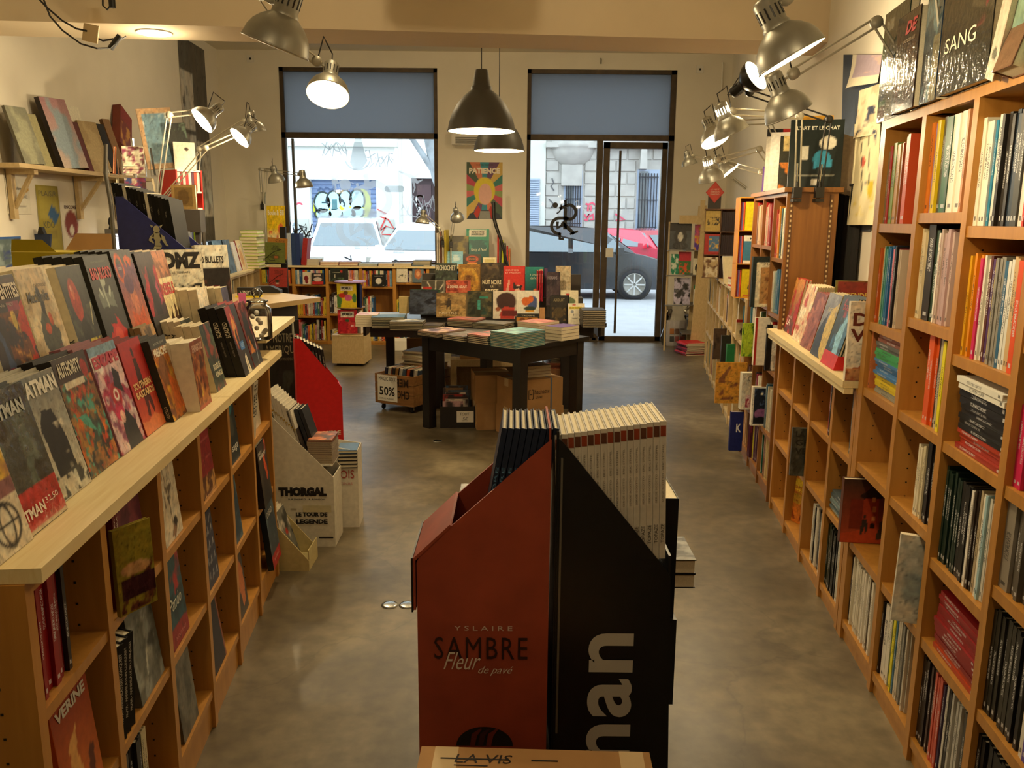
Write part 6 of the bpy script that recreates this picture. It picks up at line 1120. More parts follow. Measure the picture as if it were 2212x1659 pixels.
fo('ochre gold album with an oval figure in the rear rank', 990, 1037, 571, 7.46, ZR, .012, '#6a4c1c', [('bg','#8a642a'),('ring','#c89a3a',(.5,.5,.36,.3,.2)),('ell','#6a4018',(.5,.45,.16,.3),2),('blot','#b07c2c',5,.55,5)], [('MAESTRO',.2,.8,.6,.08,'#d8b04a')], n=2, title='ochre gold album')
fo('dark brown album titled NUIT NOIRE SUR BREST in rear rank', 1038, 1086, 568, 7.44, ZR-.0, .014, '#2a2018', cart('#3c3022',['#5a4a34','#221a12'],47), [('NUIT NOIRE',.08,.38,.84,.12,'#cfc2a0',.03),('SUR',.42,.28,.16,.06,'#cfc2a0'),('BREST',.2,.10,.6,.14,'#cfc2a0',.04)], n=2, title='NUIT NOIRE album')
fo('bright red album with a raised arm drawing in the rear rank', 1087, 1133, 575, 7.46, ZR, .012, '#b82a20', [('bg','#c43026'),('poly','#d89a84',[(.08,.1),(.22,.55),(.30,.55),(.24,.1)],1),('ell','#e0b09c',(.68,.26,.16,.14)),('poly','#26201e',[(.44,.3),(.52,.52),(.62,.36),(.9,.38),(.84,.12),(.76,.3),(.5,.24)],2)], [('CRIMES',.1,.84,.6,.05,'#e8c0b0'),('ET PASSION',.1,.76,.7,.05,'#e8c0b0')], n=2, title='bright red album')
fo('teal and green album titled A COUCHER DEHORS in the rear rank', 1134, 1174, 577, 7.46, ZR, .012, '#123c40', [('bg','#155058'),('grad','#0e2c3c','#1f7a74',0,1),('ell','#d8c060',(.85,.88,.1,.06)),('ell','#c86a34',(.55,.18,.12,.1),3),('ell','#8a4a2c',(.4,.12,.1,.08),3)], [('a coucher',.25,.72,.6,.08,'#d8d8b4',.0,.2),('dehors',.28,.60,.5,.08,'#d8d8b4',.0,.2)], n=2, title='teal album')
for q in range(3): book('album', 'crimson spined album on end in the rear rank, %s of three' % ORD[q], .20, .013, .27, placeM((ony(1163+q*5, 600, 7.36).x, 7.36, ZT+.15), .0+PI/2, 0, .0), '#9c1c28', cat='book', group='crimson spines beside teal album', spine_texts=[('TOME',.9,.3,.4,'#d8b8a8')])
fo('dark plum album titled HORSAINS beside the crimson spines', 1180, 1209, 588, 7.30, ZT+.12, .012, '#2a1c26', cart('#3a2c34',['#221a22','#4a3c40'],48), [('HORSAINS',.1,.78,.7,.09,'#8a8088',.02)], n=2, title='plum album')
fo('beige album with light brown script at the end of the rear rank', 1200, 1232, 575, 7.42, ZR-.0, .012, '#c0b090', [('bg','#bfb092'),('blot','#a89878',6,.6,5)], [('VIRGIN',.4,.66,.5,.05,'#8a7860')], n=2, title='beige album')
fo('narrow striped book block in the rear rank behind crimson spines', 1175, 1182, 580, 7.47, ZR, .02, '#5a3a5a', n=1, lean=4)
# flat stacks
def flat(label, title, px, py, rz, n, t, w_, h_, col, art=None, z=ZT, sidecol=None, hard=True, texts=(), wob=.004):
    p = onz(px, py, z); g = 'flat stack of '+title
    for q in range(n):
        topq = q == n-1; c, s_ = math.cos(rz), math.sin(rz); dx, dy = rnd.uniform(-wob, wob), rnd.uniform(-wob, wob)
        lb = label if topq else '%s from the bottom in the stack under the %s' % (ORD[q], title)
        Mx_ = placeM((p.x+dx, p.y+dy, z+.0008+(q+1)*(t+.0006)), rz, PI/2)
        if topq: book('stacked_album', lb, w_, t, h_, Mx_, col, art, texts, cat='book', group=g, res=(20, 26), hard=hard)
        else: book('stacked_album', lb, w_, t, h_, Mx_, sidecol or col, cat='book', group=g, hard=hard)
flat('peach and violet album on top of the stack at table corner', 'peach and violet album', 902, 724, TA, 4, .009, .22, .29, '#b08a7a', cart('#c8a890',['#7a5a7a','#3a2a3a'],51), sidecol='#3a2c30')
flat('grey album on top of a low stack, second from the table corner', 'low grey album', 955, 733, TA, 3, .012, .22, .28, '#4a4644', cart('#3c3a3c',['#5a3030','#6a6864'],52), sidecol='#2a2726')
flat('red and black album on top of third front stack', 'red and black album', 1009, 740, TA, 5, .012, .20, .27, '#7a1c1c', cart('#8a2020',['#2a1a1c','#b84030'],53), sidecol='#3a3030')
flat('teal album on top of the tall front stack of ten', 'teal album', 1059, 748, TA+.0, 10, .010, .23, .31, '#2c7a84', cart('#3a8a90',['#5aa8a8','#1f5a68'],54), sidecol='#3a8088')
flat('salmon covered book on top of the thick stack behind teal albums', 'salmon book', 1117, 726, TA, 6, .018, .21, .24, '#b86a58', cart('#b8685a',['#d89884','#8a4a44'],55), sidecol='#b08068', hard=False)
flat('violet covered book on top of the thick block near the corner leg', 'violet book', 1178, 733, TA, 4, .024, .15, .21, '#5a3a7a', [('bg','#5a3c7c')], sidecol='#8a7c74', hard=False)
flat('crimson and grey album topping the low stack between front ranks', 'crimson and grey album', 966, 704, TA+.35, 5, .011, .26, .20, '#8a3434', cart('#8c3a34',['#4a4440','#c86a5a'],56), sidecol='#4a3c38')
flat('charcoal wrapped album topping the low stack before the rear rank', 'charcoal album', 1020, 708, TA+.30, 4, .010, .28, .20, '#3a3836', cart('#3c3a38',['#55524e'],57), sidecol='#35322f')
flat('cream and rose book topping the pile at left end of long table', 'cream and rose book', 768, 706, .05, 5, .018, .17, .22, '#c8a08a', cart('#d0b29a',['#b87c6c'],58), sidecol='#c8b290', hard=False)
flat('dark teal album topping the second pile of long table', 'dark teal album', 803, 710, .10, 7, .012, .26, .22, '#2a4448', cart('#2c4a4e',['#1e3438'],59), sidecol='#26302f')
flat('white-patterned dark album topping the third pile of long table', 'white-patterned album', 841, 714, -.05, 6, .011, .26, .20, '#3a3a36', cart('#6a6a60',['#cfc8b8','#2a2a28'],60), sidecol='#33302d')
flat('brown-black album topping the pile at the inner table corner', 'brown-black album', 886, 714, TA+.6, 4, .010, .24, .20, '#3a2c26', cart('#4a3a30',['#2c2420'],61), sidecol='#2e2724')
flat('dark album topping the high pile at the far end of long table', 'dark end album', 1258, 708, .04, 9, .015, .19, .24, '#26221e', [('bg','#2a2622')], sidecol='#2c2723')
flat('grey album topping the pile behind the beige box file', 'grey rear album', 815, 690, .05, 3, .012, .24, .20, '#8a8678', [('bg','#8f8b7c')], z=ZT)
# under the tables: wooden crate on castors with its offer sheet, piles, cartons
Mc = Matrix.Translation((-1.17, 6.98, 0)) @ Matrix.Rotation(-.50, 4, 'Z')
cr = thing('wooden_crate', 'old wooden fruit crate on castors with a MAGIC BOX sheet', 'crate', M=Mc); M['crate'] = wood('crate_wood', '#7a5226', '#9a6c38', .7, (2, 20, 14), 3)
CW, CD = .40, .60
for k_ in range(3):
    z = .075+.082*k_
    MB().box(0, 0, z, CW, .012, z+.078).obj('front_slat', M['crate'], cr); MB().box(0, CD-.012, z, CW, CD, z+.078).obj('rear_slat', M['crate'], cr)
    MB().box(0, .0125, z, .012, CD-.0125, z+.078).obj('side_slat', M['crate'], cr); MB().box(CW-.012, .0125, z, CW, CD-.0125, z+.078).obj('side_slat', M['crate'], cr)
MB().box(0, 0, .062, CW, CD, .0745).obj('base_board', M['crate'], cr)
for x in (.013, CW-.038): MB().box(x, .0125, .0755, x+.025, .03, .31).obj('corner_post', M['crate'], cr)
for (x, y) in ((.05,.05),(CW-.05,.05),(.05,CD-.05),(CW-.05,CD-.05)):
    cs = MB().box(-.018,-.018,.048,.018,.018,.0615, Matrix.Translation((x,y,0))).box(-.014,-.002,.02,-.010,.012,.05, Matrix.Translation((x,y,0))).box(.010,-.002,.02,.014,.012,.05, Matrix.Translation((x,y,0))).obj('castor', M['chrome'], cr)
    MB().lathe([(0,-.009),(.020,-.009),(.024,-.004),(.024,.004),(.020,.009),(0,.009)], 18).obj('wheel', mat_tyre, cs, (x, y, .0245), (0, PI/2, 0))
text('MER', (-1,0,0), (0,0,1), (CW-.05,-.0012,.22), .14, .07, '#2c1c10', cr, 'crate_lettering', bold=.03, depth=-.0006); text('CHOC', (-1,0,0), (0,0,1), (CW-.04,-.0012,.12), .18, .07, '#2c1c10', cr, 'crate_lettering', bold=.03, depth=-.0006)
sh_ = MB().box(.03,-.0028,.085,.235,-.0022,.31).obj('offer_sheet', M['white'], cr)
text('MAGIC BOX', (1,0,0), (0,0,1), (.045,-.0032,.262), .175, .032, '#2a2622', cr, depth=.0006, bold=0); text('50%', (1,0,0), (0,0,1), (.05,-.0032,.135), .16, .075, '#1c1916', cr, depth=.0006, bold=.02); text('SUR LES ALBUMS', (1,0,0), (0,0,1), (.05,-.0032,.10), .15, .014, '#5a564e', cr, depth=.0006)
cols = ['#2c2a3a','#c8c0ac','#8a3a30','#3a3a38','#b8884a','#1c1a1c','#d8d0c0','#5a6a78','#2a2420','#c8501c','#201e22','#8a8478','#e0d8c4','#3c4a5a']
for q in range(14): book('crate_album', '%s album standing in the castor crate, %s from its offer sheet side' % (cname(cols[q]), ORD[q]), .21, .018, .28, Mc @ placeM((.028+.0255*q, .09+.012*(q % 3), .0765), PI/2, -.12, 0), cols[q], cat='book', group='albums in the castor crate')
for q in range(7): flatM = book('crate_album', '%s album lying across the castor crate, %s from the bottom' % (cname(cols[(q*3) % 14]), ORD[q]), .22, .015, .29, Mc @ placeM((.07+rnd.uniform(0,.02), .30+rnd.uniform(-.02,.02), .362+.0165*(q+1)), rnd.uniform(-.1,.1), PI/2), cols[(q*3) % 14], cat='book', group='albums across the crate', hard=False)
t = thing('cardboard_box', 'small box under the albums lying across the castor crate', 'box', M=Mc); MB().box(.06,.30,.0765,.36,.58,.361).obj('box_body', M['cardboard'], t); MB().box(.05,.29,.3565,.37,.585,.3615).obj('lid', M['cardboard'], t)
def carton(name, label, loc, rz, w_, d_, h, m='cardboard', open_=False, tape=True, cat='box', col=None):
    t = thing(name, label, cat, loc, (0,0,rz)); e = .004
    if not open_:
        MB().box(0,0,0,w_,d_,h-.004).obj('box_body', M[m], t); MB().box(0,0,h-.0038,w_,d_/2-.001,h).obj('top_flap', M[m], t); MB().box(0,d_/2+.001,h-.0038,w_,d_,h).obj('top_flap', M[m], t)
        if tape: MB().box(-.0006,d_/2-.03,h-.06,w_+.0006,d_/2+.03,h+.0006).obj('tape_strip', M['tape'], t)
    else:
        for b_ in ((0,0,0,w_,e,h),(0,d_-e,0,w_,d_,h),(0,e,0,e,d_-e,h),(w_-e,e,0,w_,d_-e,h)): MB().box(*b_).obj('side_panel', M[m], t)
        MB().box(e,e,0,w_-e,d_-e,e).obj('base_panel', M[m], t)
    return t
RB = TA+.92
pb = onz(1128, 962, 0)
c1 = carton('cardboard_box', 'brown carton at the bottom of the pair under the black table', (.03, 6.00, 0), .52, .42, .30, .22)
c2 = carton('cardboard_box', 'strapped brown carton printed with an H logo, on top of its pair', (.03, 6.00, .2205), .52, .41, .29, .22)
for t in (c1, c2):
    for xx in (.08, .30): MB().box(xx, -.0015, .0, xx+.012, .2915 if t is c2 else .3015, .2215).obj('strap', mat('blue_strap','#5a6a80',.5) if 'blue_strap' not in bpy.data.materials else bpy.data.materials['blue_strap'], t)
text('hachette', (1,0,0), (0,0,1), (.16,-.001,.11), .13, .035, '#3a2c20', c2, 'printed_lettering', bold=.0); text('LIVRE', (1,0,0), (0,0,1), (.17,-.001,.075), .06, .018, '#3a2c20', c2, 'printed_lettering')
lg = MB(); stroke(lg, [(.125,.145),(.11,.145),(.11,.075),(.125,.075)], .006); stroke(lg, [(.135,.145),(.15,.145),(.15,.075),(.135,.075)], .006); stroke(lg, [(.12,.11),(.14,.11)], .006); o = lg.obj('printed_logo', M['ink'], c2, (0,-.0012,0))
c3 = carton('cardboard_box', 'plain brown carton on the floor beside the strapped pair', (-.27, 6.28, 0), .18, .26, .32, .21)
c4 = carton('cardboard_box', 'plain brown carton stacked beside the strapped pair', (-.28, 6.29, .2105), .16, .28, .32, .22)
c5 = carton('cardboard_box', 'long flat carton lying on the wooden frame box under table', (-.44, 6.97, .4405), .08, .52, .34, .14)
for (a, b_, cc, lb) in ((.10, 6.12, '#8a8274', 'white-edged book lying on the strapped carton'), ):
    for q in range(4): book('stacked_album', '%s book lying on the strapped carton under the table' % ORD[q], .20, .02, .15, placeM((a+.02, b_+.02, .4415+.0215*(q+1)), .5, PI/2), ['#c8bca4','#8a3a28','#d8ccb4','#b8a890'][q], cat='book', group='books on strapped carton', hard=False)
fb = thing('open_wooden_box', 'pale wooden open-fronted box frame standing under the table', 'box', (-.52, 6.93, 0), (0,0,.06))
for b_ in ((0,0,0,.05,.32,.44),(.55,0,0,.60,.32,.44),(.0505,0,.385,.5495,.32,.44),(.0505,.30,.0,.5495,.32,.385)): MB().box(*b_).obj('panel', M['pine2'], fb)
kb = carton('open_box', 'black box of comics with a TOUT 5 euro card', (-.56, 6.34, 0), .06, .27, .27, .17, m='blackwood', open_=True)
MB().box(.13,-.0016,.045,.262,-.001,.135).obj('price_card', M['white'], kb); text('TOUT', (1,0,0), (0,0,1), (.155,-.0022,.10), .075, .022, '#26221e', kb, depth=.0006, shear=.2); text('5\u20ac', (1,0,0), (0,0,1), (.175,-.0022,.055), .045, .032, '#26221e', kb, depth=.0006, shear=.2)
Mk = Matrix.Translation((-.56, 6.34, 0)) @ Matrix.Rotation(.06, 4, 'Z')
for q in range(8): book('crate_album', '%s comic standing in the black box, %s from the front' % (cname(['#c8a0a0','#d8ccbc','#3a2c2a','#b83a34','#e0d8c8','#4a5a6a','#8a6a4a','#3a5a7a'][q]), ORD[q]), .16+.02*(q % 2), .014, .20+.012*q, Mk @ placeM((.02+.02*(q % 3), .02+.028*q, .0055), 0, .12), ['#c8a0a0','#d8ccbc','#3a2c2a','#b83a34','#e0d8c8','#4a5a6a','#8a6a4a','#3a5a7a'][q], cart(['#c8a0a0','#d8ccbc','#3a2c2a','#b83a34','#e0d8c8','#4a5a6a','#8a6a4a','#3a5a7a'][q],['#3a3234'],70+q), cat='book', group='comics in the black box', res=(12,16))
rb = thing('drawer_box', 'red-brown wooden chest under the far end of the tables', 'chest', (.29, 7.11, 0), (0,0,.04))
MB().box(0,0,0,.30,.40,.37).obj('carcass', mat('red_brown_wood', '#5c2c18', .45, scale=8), rb); MB().box(.02,-.008,.20,.28,-.0005,.34).obj('drawer', M['darkoak'], rb); MB().box(-.008,-.008,.3705,.308,.408,.385).obj('top', bpy.data.materials['red_brown_wood'], rb)
for q in range(8): book('stacked_album', 'dark album piled on the red-brown chest, %s from the bottom' % ORD[q], .22, .013, .28, placeM((.32+rnd.uniform(0,.02), 7.15+rnd.uniform(0,.02), .386+.0142*(q+1)), .08+rnd.uniform(-.05,.05), PI/2), ['#2a2826','#3a3632'][q % 2], cat='book', group='albums on the red-brown chest')
for q in range(6): book('stacked_album', 'pale album piled under the long table, %s from the bottom' % ORD[q], .24, .014, .30, placeM((-.98+rnd.uniform(0,.02), 7.82, .0015+.50+.0152*(q+1)), rnd.uniform(-.05,.05), PI/2), '#b8b4ac', cat='book', group='pale albums under the long table')
t = carton('cardboard_box', 'low plain carton holding the pale albums under the long table', (-1.0, 7.80, 0), 0, .30, .34, .50)
# ------------------------------------------------ card display stands in the aisle
def in_bin(Mb, n_, x0, step, y, z0, dz, w_, t, h, lean, cols, lab, grp, spine=None, tops=None, rz=PI/2, hard=True, name='display_album', art=None):
    for q in range(n_):
        c = cols[q % len(cols)]
        book(name, lab % ORD[q], w_, t, h, Mb @ placeM((x0+q*step, y, z0+q*dz), rz, lean, 0), c, art if q == n_-1 else None, (), spine or (), cat='book', group=grp, hard=hard, res=(20, 28))
# big white THORGAL display
Mt = Matrix.Translation((-1.185, 3.905, 0)) @ Matrix.Rotation(.02, 4, 'Z')
th = bin_('floor_display', 'white card floor display lettered THORGAL full of albums', Mt, .315, .20, .66, .36, '#cfc8b4', base=.42)
text('THORGAL', (1,0,0), (0,0,1), (.045,-.001,.262), .235, .048, '#14110e', th, 'display_lettering', bold=.09); text('SURZHENKO - R. ROBISON', (1,0,0), (0,0,1), (.09,-.001,.243), .18, .008, '#2a2622', th, 'display_lettering', bold=.02)
text('LE TOUR DE', (1,0,0), (0,0,1), (.125,-.001,.158), .155, .022, '#1c1916', th, 'display_lettering', bold=.06); text('LEGENDE', (1,0,0), (0,0,1), (.125,-.001,.120), .155, .024, '#1c1916', th, 'display_lettering', bold=.06)
setc(MB().box(.235,-.0016,.045,.305,-.001,.052).obj('printed_strip', M['cover'], th), '#1c1916'); setc(MB().box(.10,-.0016,.195,.13,-.001,.199).obj('printed_mark', M['cover'], th), '#8a7430'); setc(MB().box(.16,-.0014,.18,.30,-.001,.215).obj('printed_panel', M['cover'], th), '#c2b892')
in_bin(Mt, 9, .085, .0125, .012, .505, -.012, .18, .0110, .29, .24, ['#cfc8b6'], 'white spined album in THORGAL display, %s from its back', 'white-spined THORGAL albums', spine=[('T',.72,.10,.9,'#a88a30')])
in_bin(Mt, 1, .196, .013, .012, .425, 0, .18, .014, .28, .32, ['#3a302a'], 'dark album leaning over the white spines, %s', 'dark leaning THORGAL album')
in_bin(Mt, 2, .215, .022, .06, .44, 0, .13, .018, .26, .30, ['#26282c'], 'black book behind the white spines of THORGAL display, %s', 'black books in THORGAL display')
for q in range(12): book('stacked_album', 'album lying in the front of THORGAL display, %s from the bottom' % ORD[q], .12, .0095, .17, Mt @ placeM((.188+rnd.uniform(0,.004), .015, .4215+.0102*(q+1)), .0, PI/2), '#8a7a68' if q < 11 else '#7a3a2a', cart('#8a4a30',['#4a3a34','#c87848'],81) if q == 11 else None, cat='book', group='albums lying in THORGAL display', hard=True, res=(14,18))
for q in range(5): book('stacked_album', 'blue-topped album pile beyond THORGAL display, %s from the bottom' % ORD[q], .10, .018, .15, placeM((-.90, 4.16, .33+.0192*(q+1)), .1, PI/2), '#26262a' if q < 4 else '#4a6a8a', cat='book', group='pile beyond THORGAL display')
# white display behind it with red print
Mw = Matrix.Translation((-1.02, 4.17, 0)) @ Matrix.Rotation(.05, 4, 'Z')
wd = bin_('floor_display', 'plain white card display with thin red print behind THORGAL', Mw, .22, .16, .45, .42, '#d2cab8', base=.32)
text('ROIS', (1,0,0), (0,0,1), (.10,-.001,.27), .10, .045, '#a83a34', wd, 'display_lettering'); text('JONAS', (1,0,0), (0,0,1), (.12,-.001,.23), .07, .02, '#c88a84', wd, 'display_lettering')
# small cream counter display
Ms = Matrix.Translation((-1.165, 3.615, 0))
cd = bin_('floor_display', 'small cream card display of thin white comics at bookcase end', Ms, .235, .17, .29, .05, '#c2b27c', base=.025, front_top=.10)
in_bin(Ms, 9, .055, .0125, .012, .085, -.007, .15, .011, .25, .30, ['#d0c8b4'], 'thin white-spined comic in cream display, %s from its back', 'thin comics in the cream display', spine=[('T',.55,.10,.9,'#a88a30')], art=cart('#6a6a60',['#c8bca8','#3a3a36'],85,[('ell','#a83428',(.5,.55,.12,.06))]))
# red display with a grey domed header
Mr = Matrix.Translation((-1.255, 4.76, 0)) @ Matrix.Rotation(.30, 4, 'Z')
rd = bin_('floor_display', 'bright red card floor display with a grey domed header', Mr, .26, .22, .92, .62, '#b81a1a', base=.50)
setc(MB().prism([(.0,.92)]+[(.11-.11*math.cos(a*PI/12), .92+.09*math.sin(a*PI/12)) for a in range(13)]+[(.22,.92)], -.004, .0, 'x').obj('header_card', M['matcover'], rd), '#8c8878')
text('VISIBLE', (1,0,0), (0,0,1), (.12,-.001,.335), .125, .028, '#d8c8a8', rd, 'display_lettering', bold=.03); text('ET', (1,0,0), (0,0,1), (.20,-.001,.30), .03, .018, '#d8c8a8', rd, 'display_lettering'); text('TOTAL', (1,0,0), (0,0,1), (.17,-.001,.26), .075, .024, '#d8c8a8', rd, 'display_lettering', bold=.03)
in_bin(Mr, 9, .045, .0185, .03, .66, -.010, .16, .015, .27, .12, ['#1c1412'], 'black and red spined volume in the red display, %s from its back', 'black volumes in the red display', spine=[('TYLER CROSS',.85,.30,.4,'#c8c0b0',.0),('III',.42,.12,.8,'#d8d0c0',.04)])
# NOTRE AMERIQUE poster box leaning on the cash desk
p = ony(596, 735, 5.62)
book('display_album', 'large black board lettered NOTRE AMERIQUE leaning on the cash desk', .23, .03, .66, placeM((p.x, 5.30, .30), .10, .04), '#1c1a16', [('bg','#201e19'),('blot','#3a3c34',3,.52,5,(0,0,1,.5))], [('NOTRE',.30,.78,.52,.09,'#8a8468'),('AMERIQUE',.06,.66,.9,.09,'#8a8468'),('PREMIER MOUVEMENT',.34,.60,.5,.03,'#6a6650')], cat='board')
t = carton('cardboard_box', 'dark box carrying the NOTRE AMERIQUE board by the cash desk', (p.x-.02, 5.28, 0), .10, .28, .20, .298, m='blackwood', tape=False)
# round POILU book display standing on a pale box
bx = thing('plinth_box', 'pale wooden plinth box on small feet under the round POILU display', 'box', (-1.99, 9.10, 0), (0,0,-.04))
MB().box(0,0,.03,.36,.36,.335).obj('box_body', M['pine2'], bx); MB().box(-.002,-.002,.3355,.362,.362,.345).obj('top_panel', M['pine2'], bx)
for (x, y) in ((.04,.04),(.30,.04),(.04,.30),(.30,.30)): MB().box(x,y,0,x+.03,y+.03,.03).obj('foot', M['ink'], bx)
Mp = Matrix.Translation((-1.80, 9.27, .3455))
rp = thing('round_display', 'round revolving card display of POILU picture books with lilac top', 'display stand', M=Mp)
for z, nm in ((0,'base_disc'),(.285,'middle_disc')): setc(MB().lathe([(0,z),(.155,z),(.157,z+.006),(.155,z+.012),(0,z+.012)], 28).obj(nm, M['matcover'], rp), '#8a6a44')
setc(MB().lathe([(0,.57),(.172,.57),(.175,.576),(.172,.582),(0,.582)], 32).obj('top_disc', M['matcover'], rp), '#a88ac0'); setc(MB().lathe([(0,.5825),(.025,.5825),(.028,.595),(.015,.605),(0,.607)], 16).obj('top_knob', M['matcover'], rp), '#c89a84')
for a in range(4): MB().box(-.003,.0,.0125,.003,.12,.57, Matrix.Rotation(a*PI/2+.5, 4, 'Z')).obj('divider', M['cardboard'], rp)
for lv, (c, ar) in enumerate([('#8a1c28', [('bg','#a81c2c'),('blot','#c8403c',5,.55,5),('rect','#e0d8c8',(.15,.70,.85,.92)),('ell','#3a5a3a',(.5,.55,.12,.07),2),('ell','#e8b8c0',(.75,.32,.08,.05),2)]), ('#c8b02c', [('bg','#d8c02c'),('ell','#4a7a3a',(.1,.3,.14,.3),3),('ell','#4a7a3a',(.9,.4,.12,.2),3),('ell','#b8301c',(.3,.52,.22,.10),2),('ell','#c85a8a',(.58,.42,.20,.14),2),('ell','#6a4a2a',(.45,.62,.12,.08),2),('rect','#e8e0d0',(.18,.72,.82,.9))])]):
    book('picture_book', ['red picture book titled POILU in the lower tier of round display','yellow picture book titled POILU in the upper tier of round display'][lv], .21, .02, .262, Mp @ placeM((-.125, -.132, .0135+.285*lv), .06, 0), c, ar, [('POILU',.24,.76,.52,.11,'#1c1a18',.06)], cat='book', res=(30,38))
    for q in range(3): book('picture_book', '%s picture book turned sideways in the %s tier of round display, %s' % (['red-brown','blue'][lv], ['lower','upper'][lv], ORD[q]), .10, .014, .25, Mp @ placeM((.135, -.10+.03*q, .0135+.285*lv), -.9+PI, 0), ['#d8ccc0','#1c2450'][lv], cat='book')
# low white box on the floor behind
t = carton('cardboard_box', 'low white box on the floor before the window shelving', (-1.50, 10.25, 0), .05, .36, .28, .12, m='white', tape=False)

# ================================================================== FOREGROUND: BACK TO BACK CARD DISPLAYS
MB_ = Matrix.Translation((.0, 1.85, 0))
st = thing('low_stand', 'low black stand under the back-to-back card displays', 'stand', (-.16, 1.84, 0))
MB().box(0,0,.245,.48,.80,.265).obj('top_board', M['blackwood'], st)
for (x, y) in ((.0,.0),(.44,.0),(.0,.76),(.44,.76)): MB().box(x,y,0,x+.04,y+.04,.245).obj('leg', M['blackwood'], st)
M['redprint'] = mat('red_printed_card', '#97402a', .5, scale=9, var=.16)
M['blackcard'] = mat('black_card', '#0d0d10', .35, var=.05)
ZB = .2655
sb = thing('floor_display', 'dark red card display lettered SAMBRE in front of the black one', 'display stand', (.092, 1.85, ZB))
# side panel: sloping shoulder rising to the shared back
P = [(0,0),(-.313,0),(-.314,.540),(-.30,.568),(-.012,.832),(0,.842)]
for y0_ in (0, .235): MB().prism(P, y0_, y0_+.006, 'y').obj('side_panel', M['redprint'], sb)
MB().box(-.006,.006,0,-.001,.235,.868).obj('back_panel', M['redprint'], sb); MB().prism([(-.3165,.42),(-.3225,.42),(-.3225,.55),(-.235,.635),(-.230,.632),(-.3165,.545)], -.002, .243, 'y').obj('front_panel', M['redprint'], sb)
MB().box(-.3140,.006,0,-.308,.235,.54).obj('inner_front', M['blackcard'], sb); MB().box(-.327,-.004,.415,-.3228,.245,.552).obj('printed_lip', M['blackcard'], sb)
MB().box(-.308,.006,.54,-.006,.235,.55).obj('inner_shelf', M['redprint'], sb)
text('YSLAIRE', (1,0,0), (0,0,1), (-.226,-.001,.368), .140, .012, '#cfc0b0', sb, 'display_lettering', spacing=1.5)
text('SAMBRE', (1,0,0), (0,0,1), (-.274,-.0008,.293), .225, .058, '#2a0e0c', sb, 'display_lettering', spacing=1.15)
text('Fleur', (1,0,0), (0,0,1), (-.252,-.0016,.266), .09, .046, '#d8d0c4', sb, 'display_lettering', shear=.5, bold=-.004); text('de pav\u00e9', (1,0,0), (0,0,1), (-.168,-.0016,.250), .085, .026, '#d8d0c4', sb, 'display_lettering', shear=.5)
hp = MB(); blob(hp, arc(0,0,.07,0,180,16,rz=.052)); o = hp.obj('portrait_print', M['ink'], sb, (-.152,-.0012,.060)); 
for dx, cc in ((-.02,'#5a1c10'),(.02,'#6a2414'),(.0,'#3a120c')):
    hp = MB(); stroke(hp, [(dx-.01,.0),(dx-.005,.03),(dx+.012,.047)], [.012,.014,.004]); setc(hp.obj('portrait_print', M['matcover'], sb, (-.152,-.0018,.060)), cc)
Msb = Matrix.Translation((.092, 1.85, ZB))
for q in range(9):
    book('display_album', 'dark blue album with metallic top in the red SAMBRE display, %s from its back' % ORD[q], .205, .0125, .315, Msb @ placeM((-.155+q*.0150, .012+rnd.uniform(0,.004), .553), PI/2, -.17, 0), '#1c2438', spine_texts=[('SAMBRE',.7,.4,.5,'#5a86a8')], cat='book', group='blue albums in the SAMBRE display')
bk = thing('floor_display', 'black card display with giant pale letters reading nan upward', 'display stand', (.108, 1.85, ZB))
P = [(0,0),(.288,0),(.272,.505),(.262,.525),(.012,.835),(0,.845)]
for y0_ in (0, .235): MB().prism(P, y0_, y0_+.006, 'y').obj('side_panel', M['blackcard'], bk)
MB().box(-.004,.006,0,.002,.235,.86).obj('back_panel', M['blackcard'], bk); MB().box(.266,.006,0,.272,.235,.56).obj('front_panel', M['blackcard'], bk); MB().box(.002,.006,.50,.266,.235,.51).obj('inner_shelf', M['blackcard'], bk)
MB().box(.006,-.008,.10,.011,-.0012,.80).obj('fold_edge', M['greymetal'], bk)
# letters run upward along the panel
for (s_, zz, ln, yy) in (('n', .262, .102, 0),('a', .142, .102, 0),('n', .020, .102, 0)):
    text(s_, (0,0,1), (-1,0,0), (.190,-.001,zz), ln, .108, '#b9b6ae', bk, 'giant_letter', bold=.022, res=6)
Mbk = Matrix.Translation((.108, 1.85, ZB))
hh_ = [.0]*20
for q in range(17):
    tb_ = book('display_album', 'white spined album lettered TOPAZE in the black display, %s from its back' % ORD[q], .21, .0146, .335, Mbk @ placeM((.018+q*.0151, .012+rnd.uniform(0,.004), .515+.0022*q), PI/2, .035, 0), '#cbc5b8', spine_texts=[('TOPAZE',.26,.14,.55,'#3a342e'),('SERGE SCOTTO - ERIC STOFFEL',.84,.42,.28,'#6a645a')], cat='book', group='TOPAZE albums in the black display')
    setc(MB().box(-.0008,.001,.300,.0,.0136,.325).obj('spine_picture', M['cover'], tb_), ['#8a3a20','#5a3424'][q % 2])
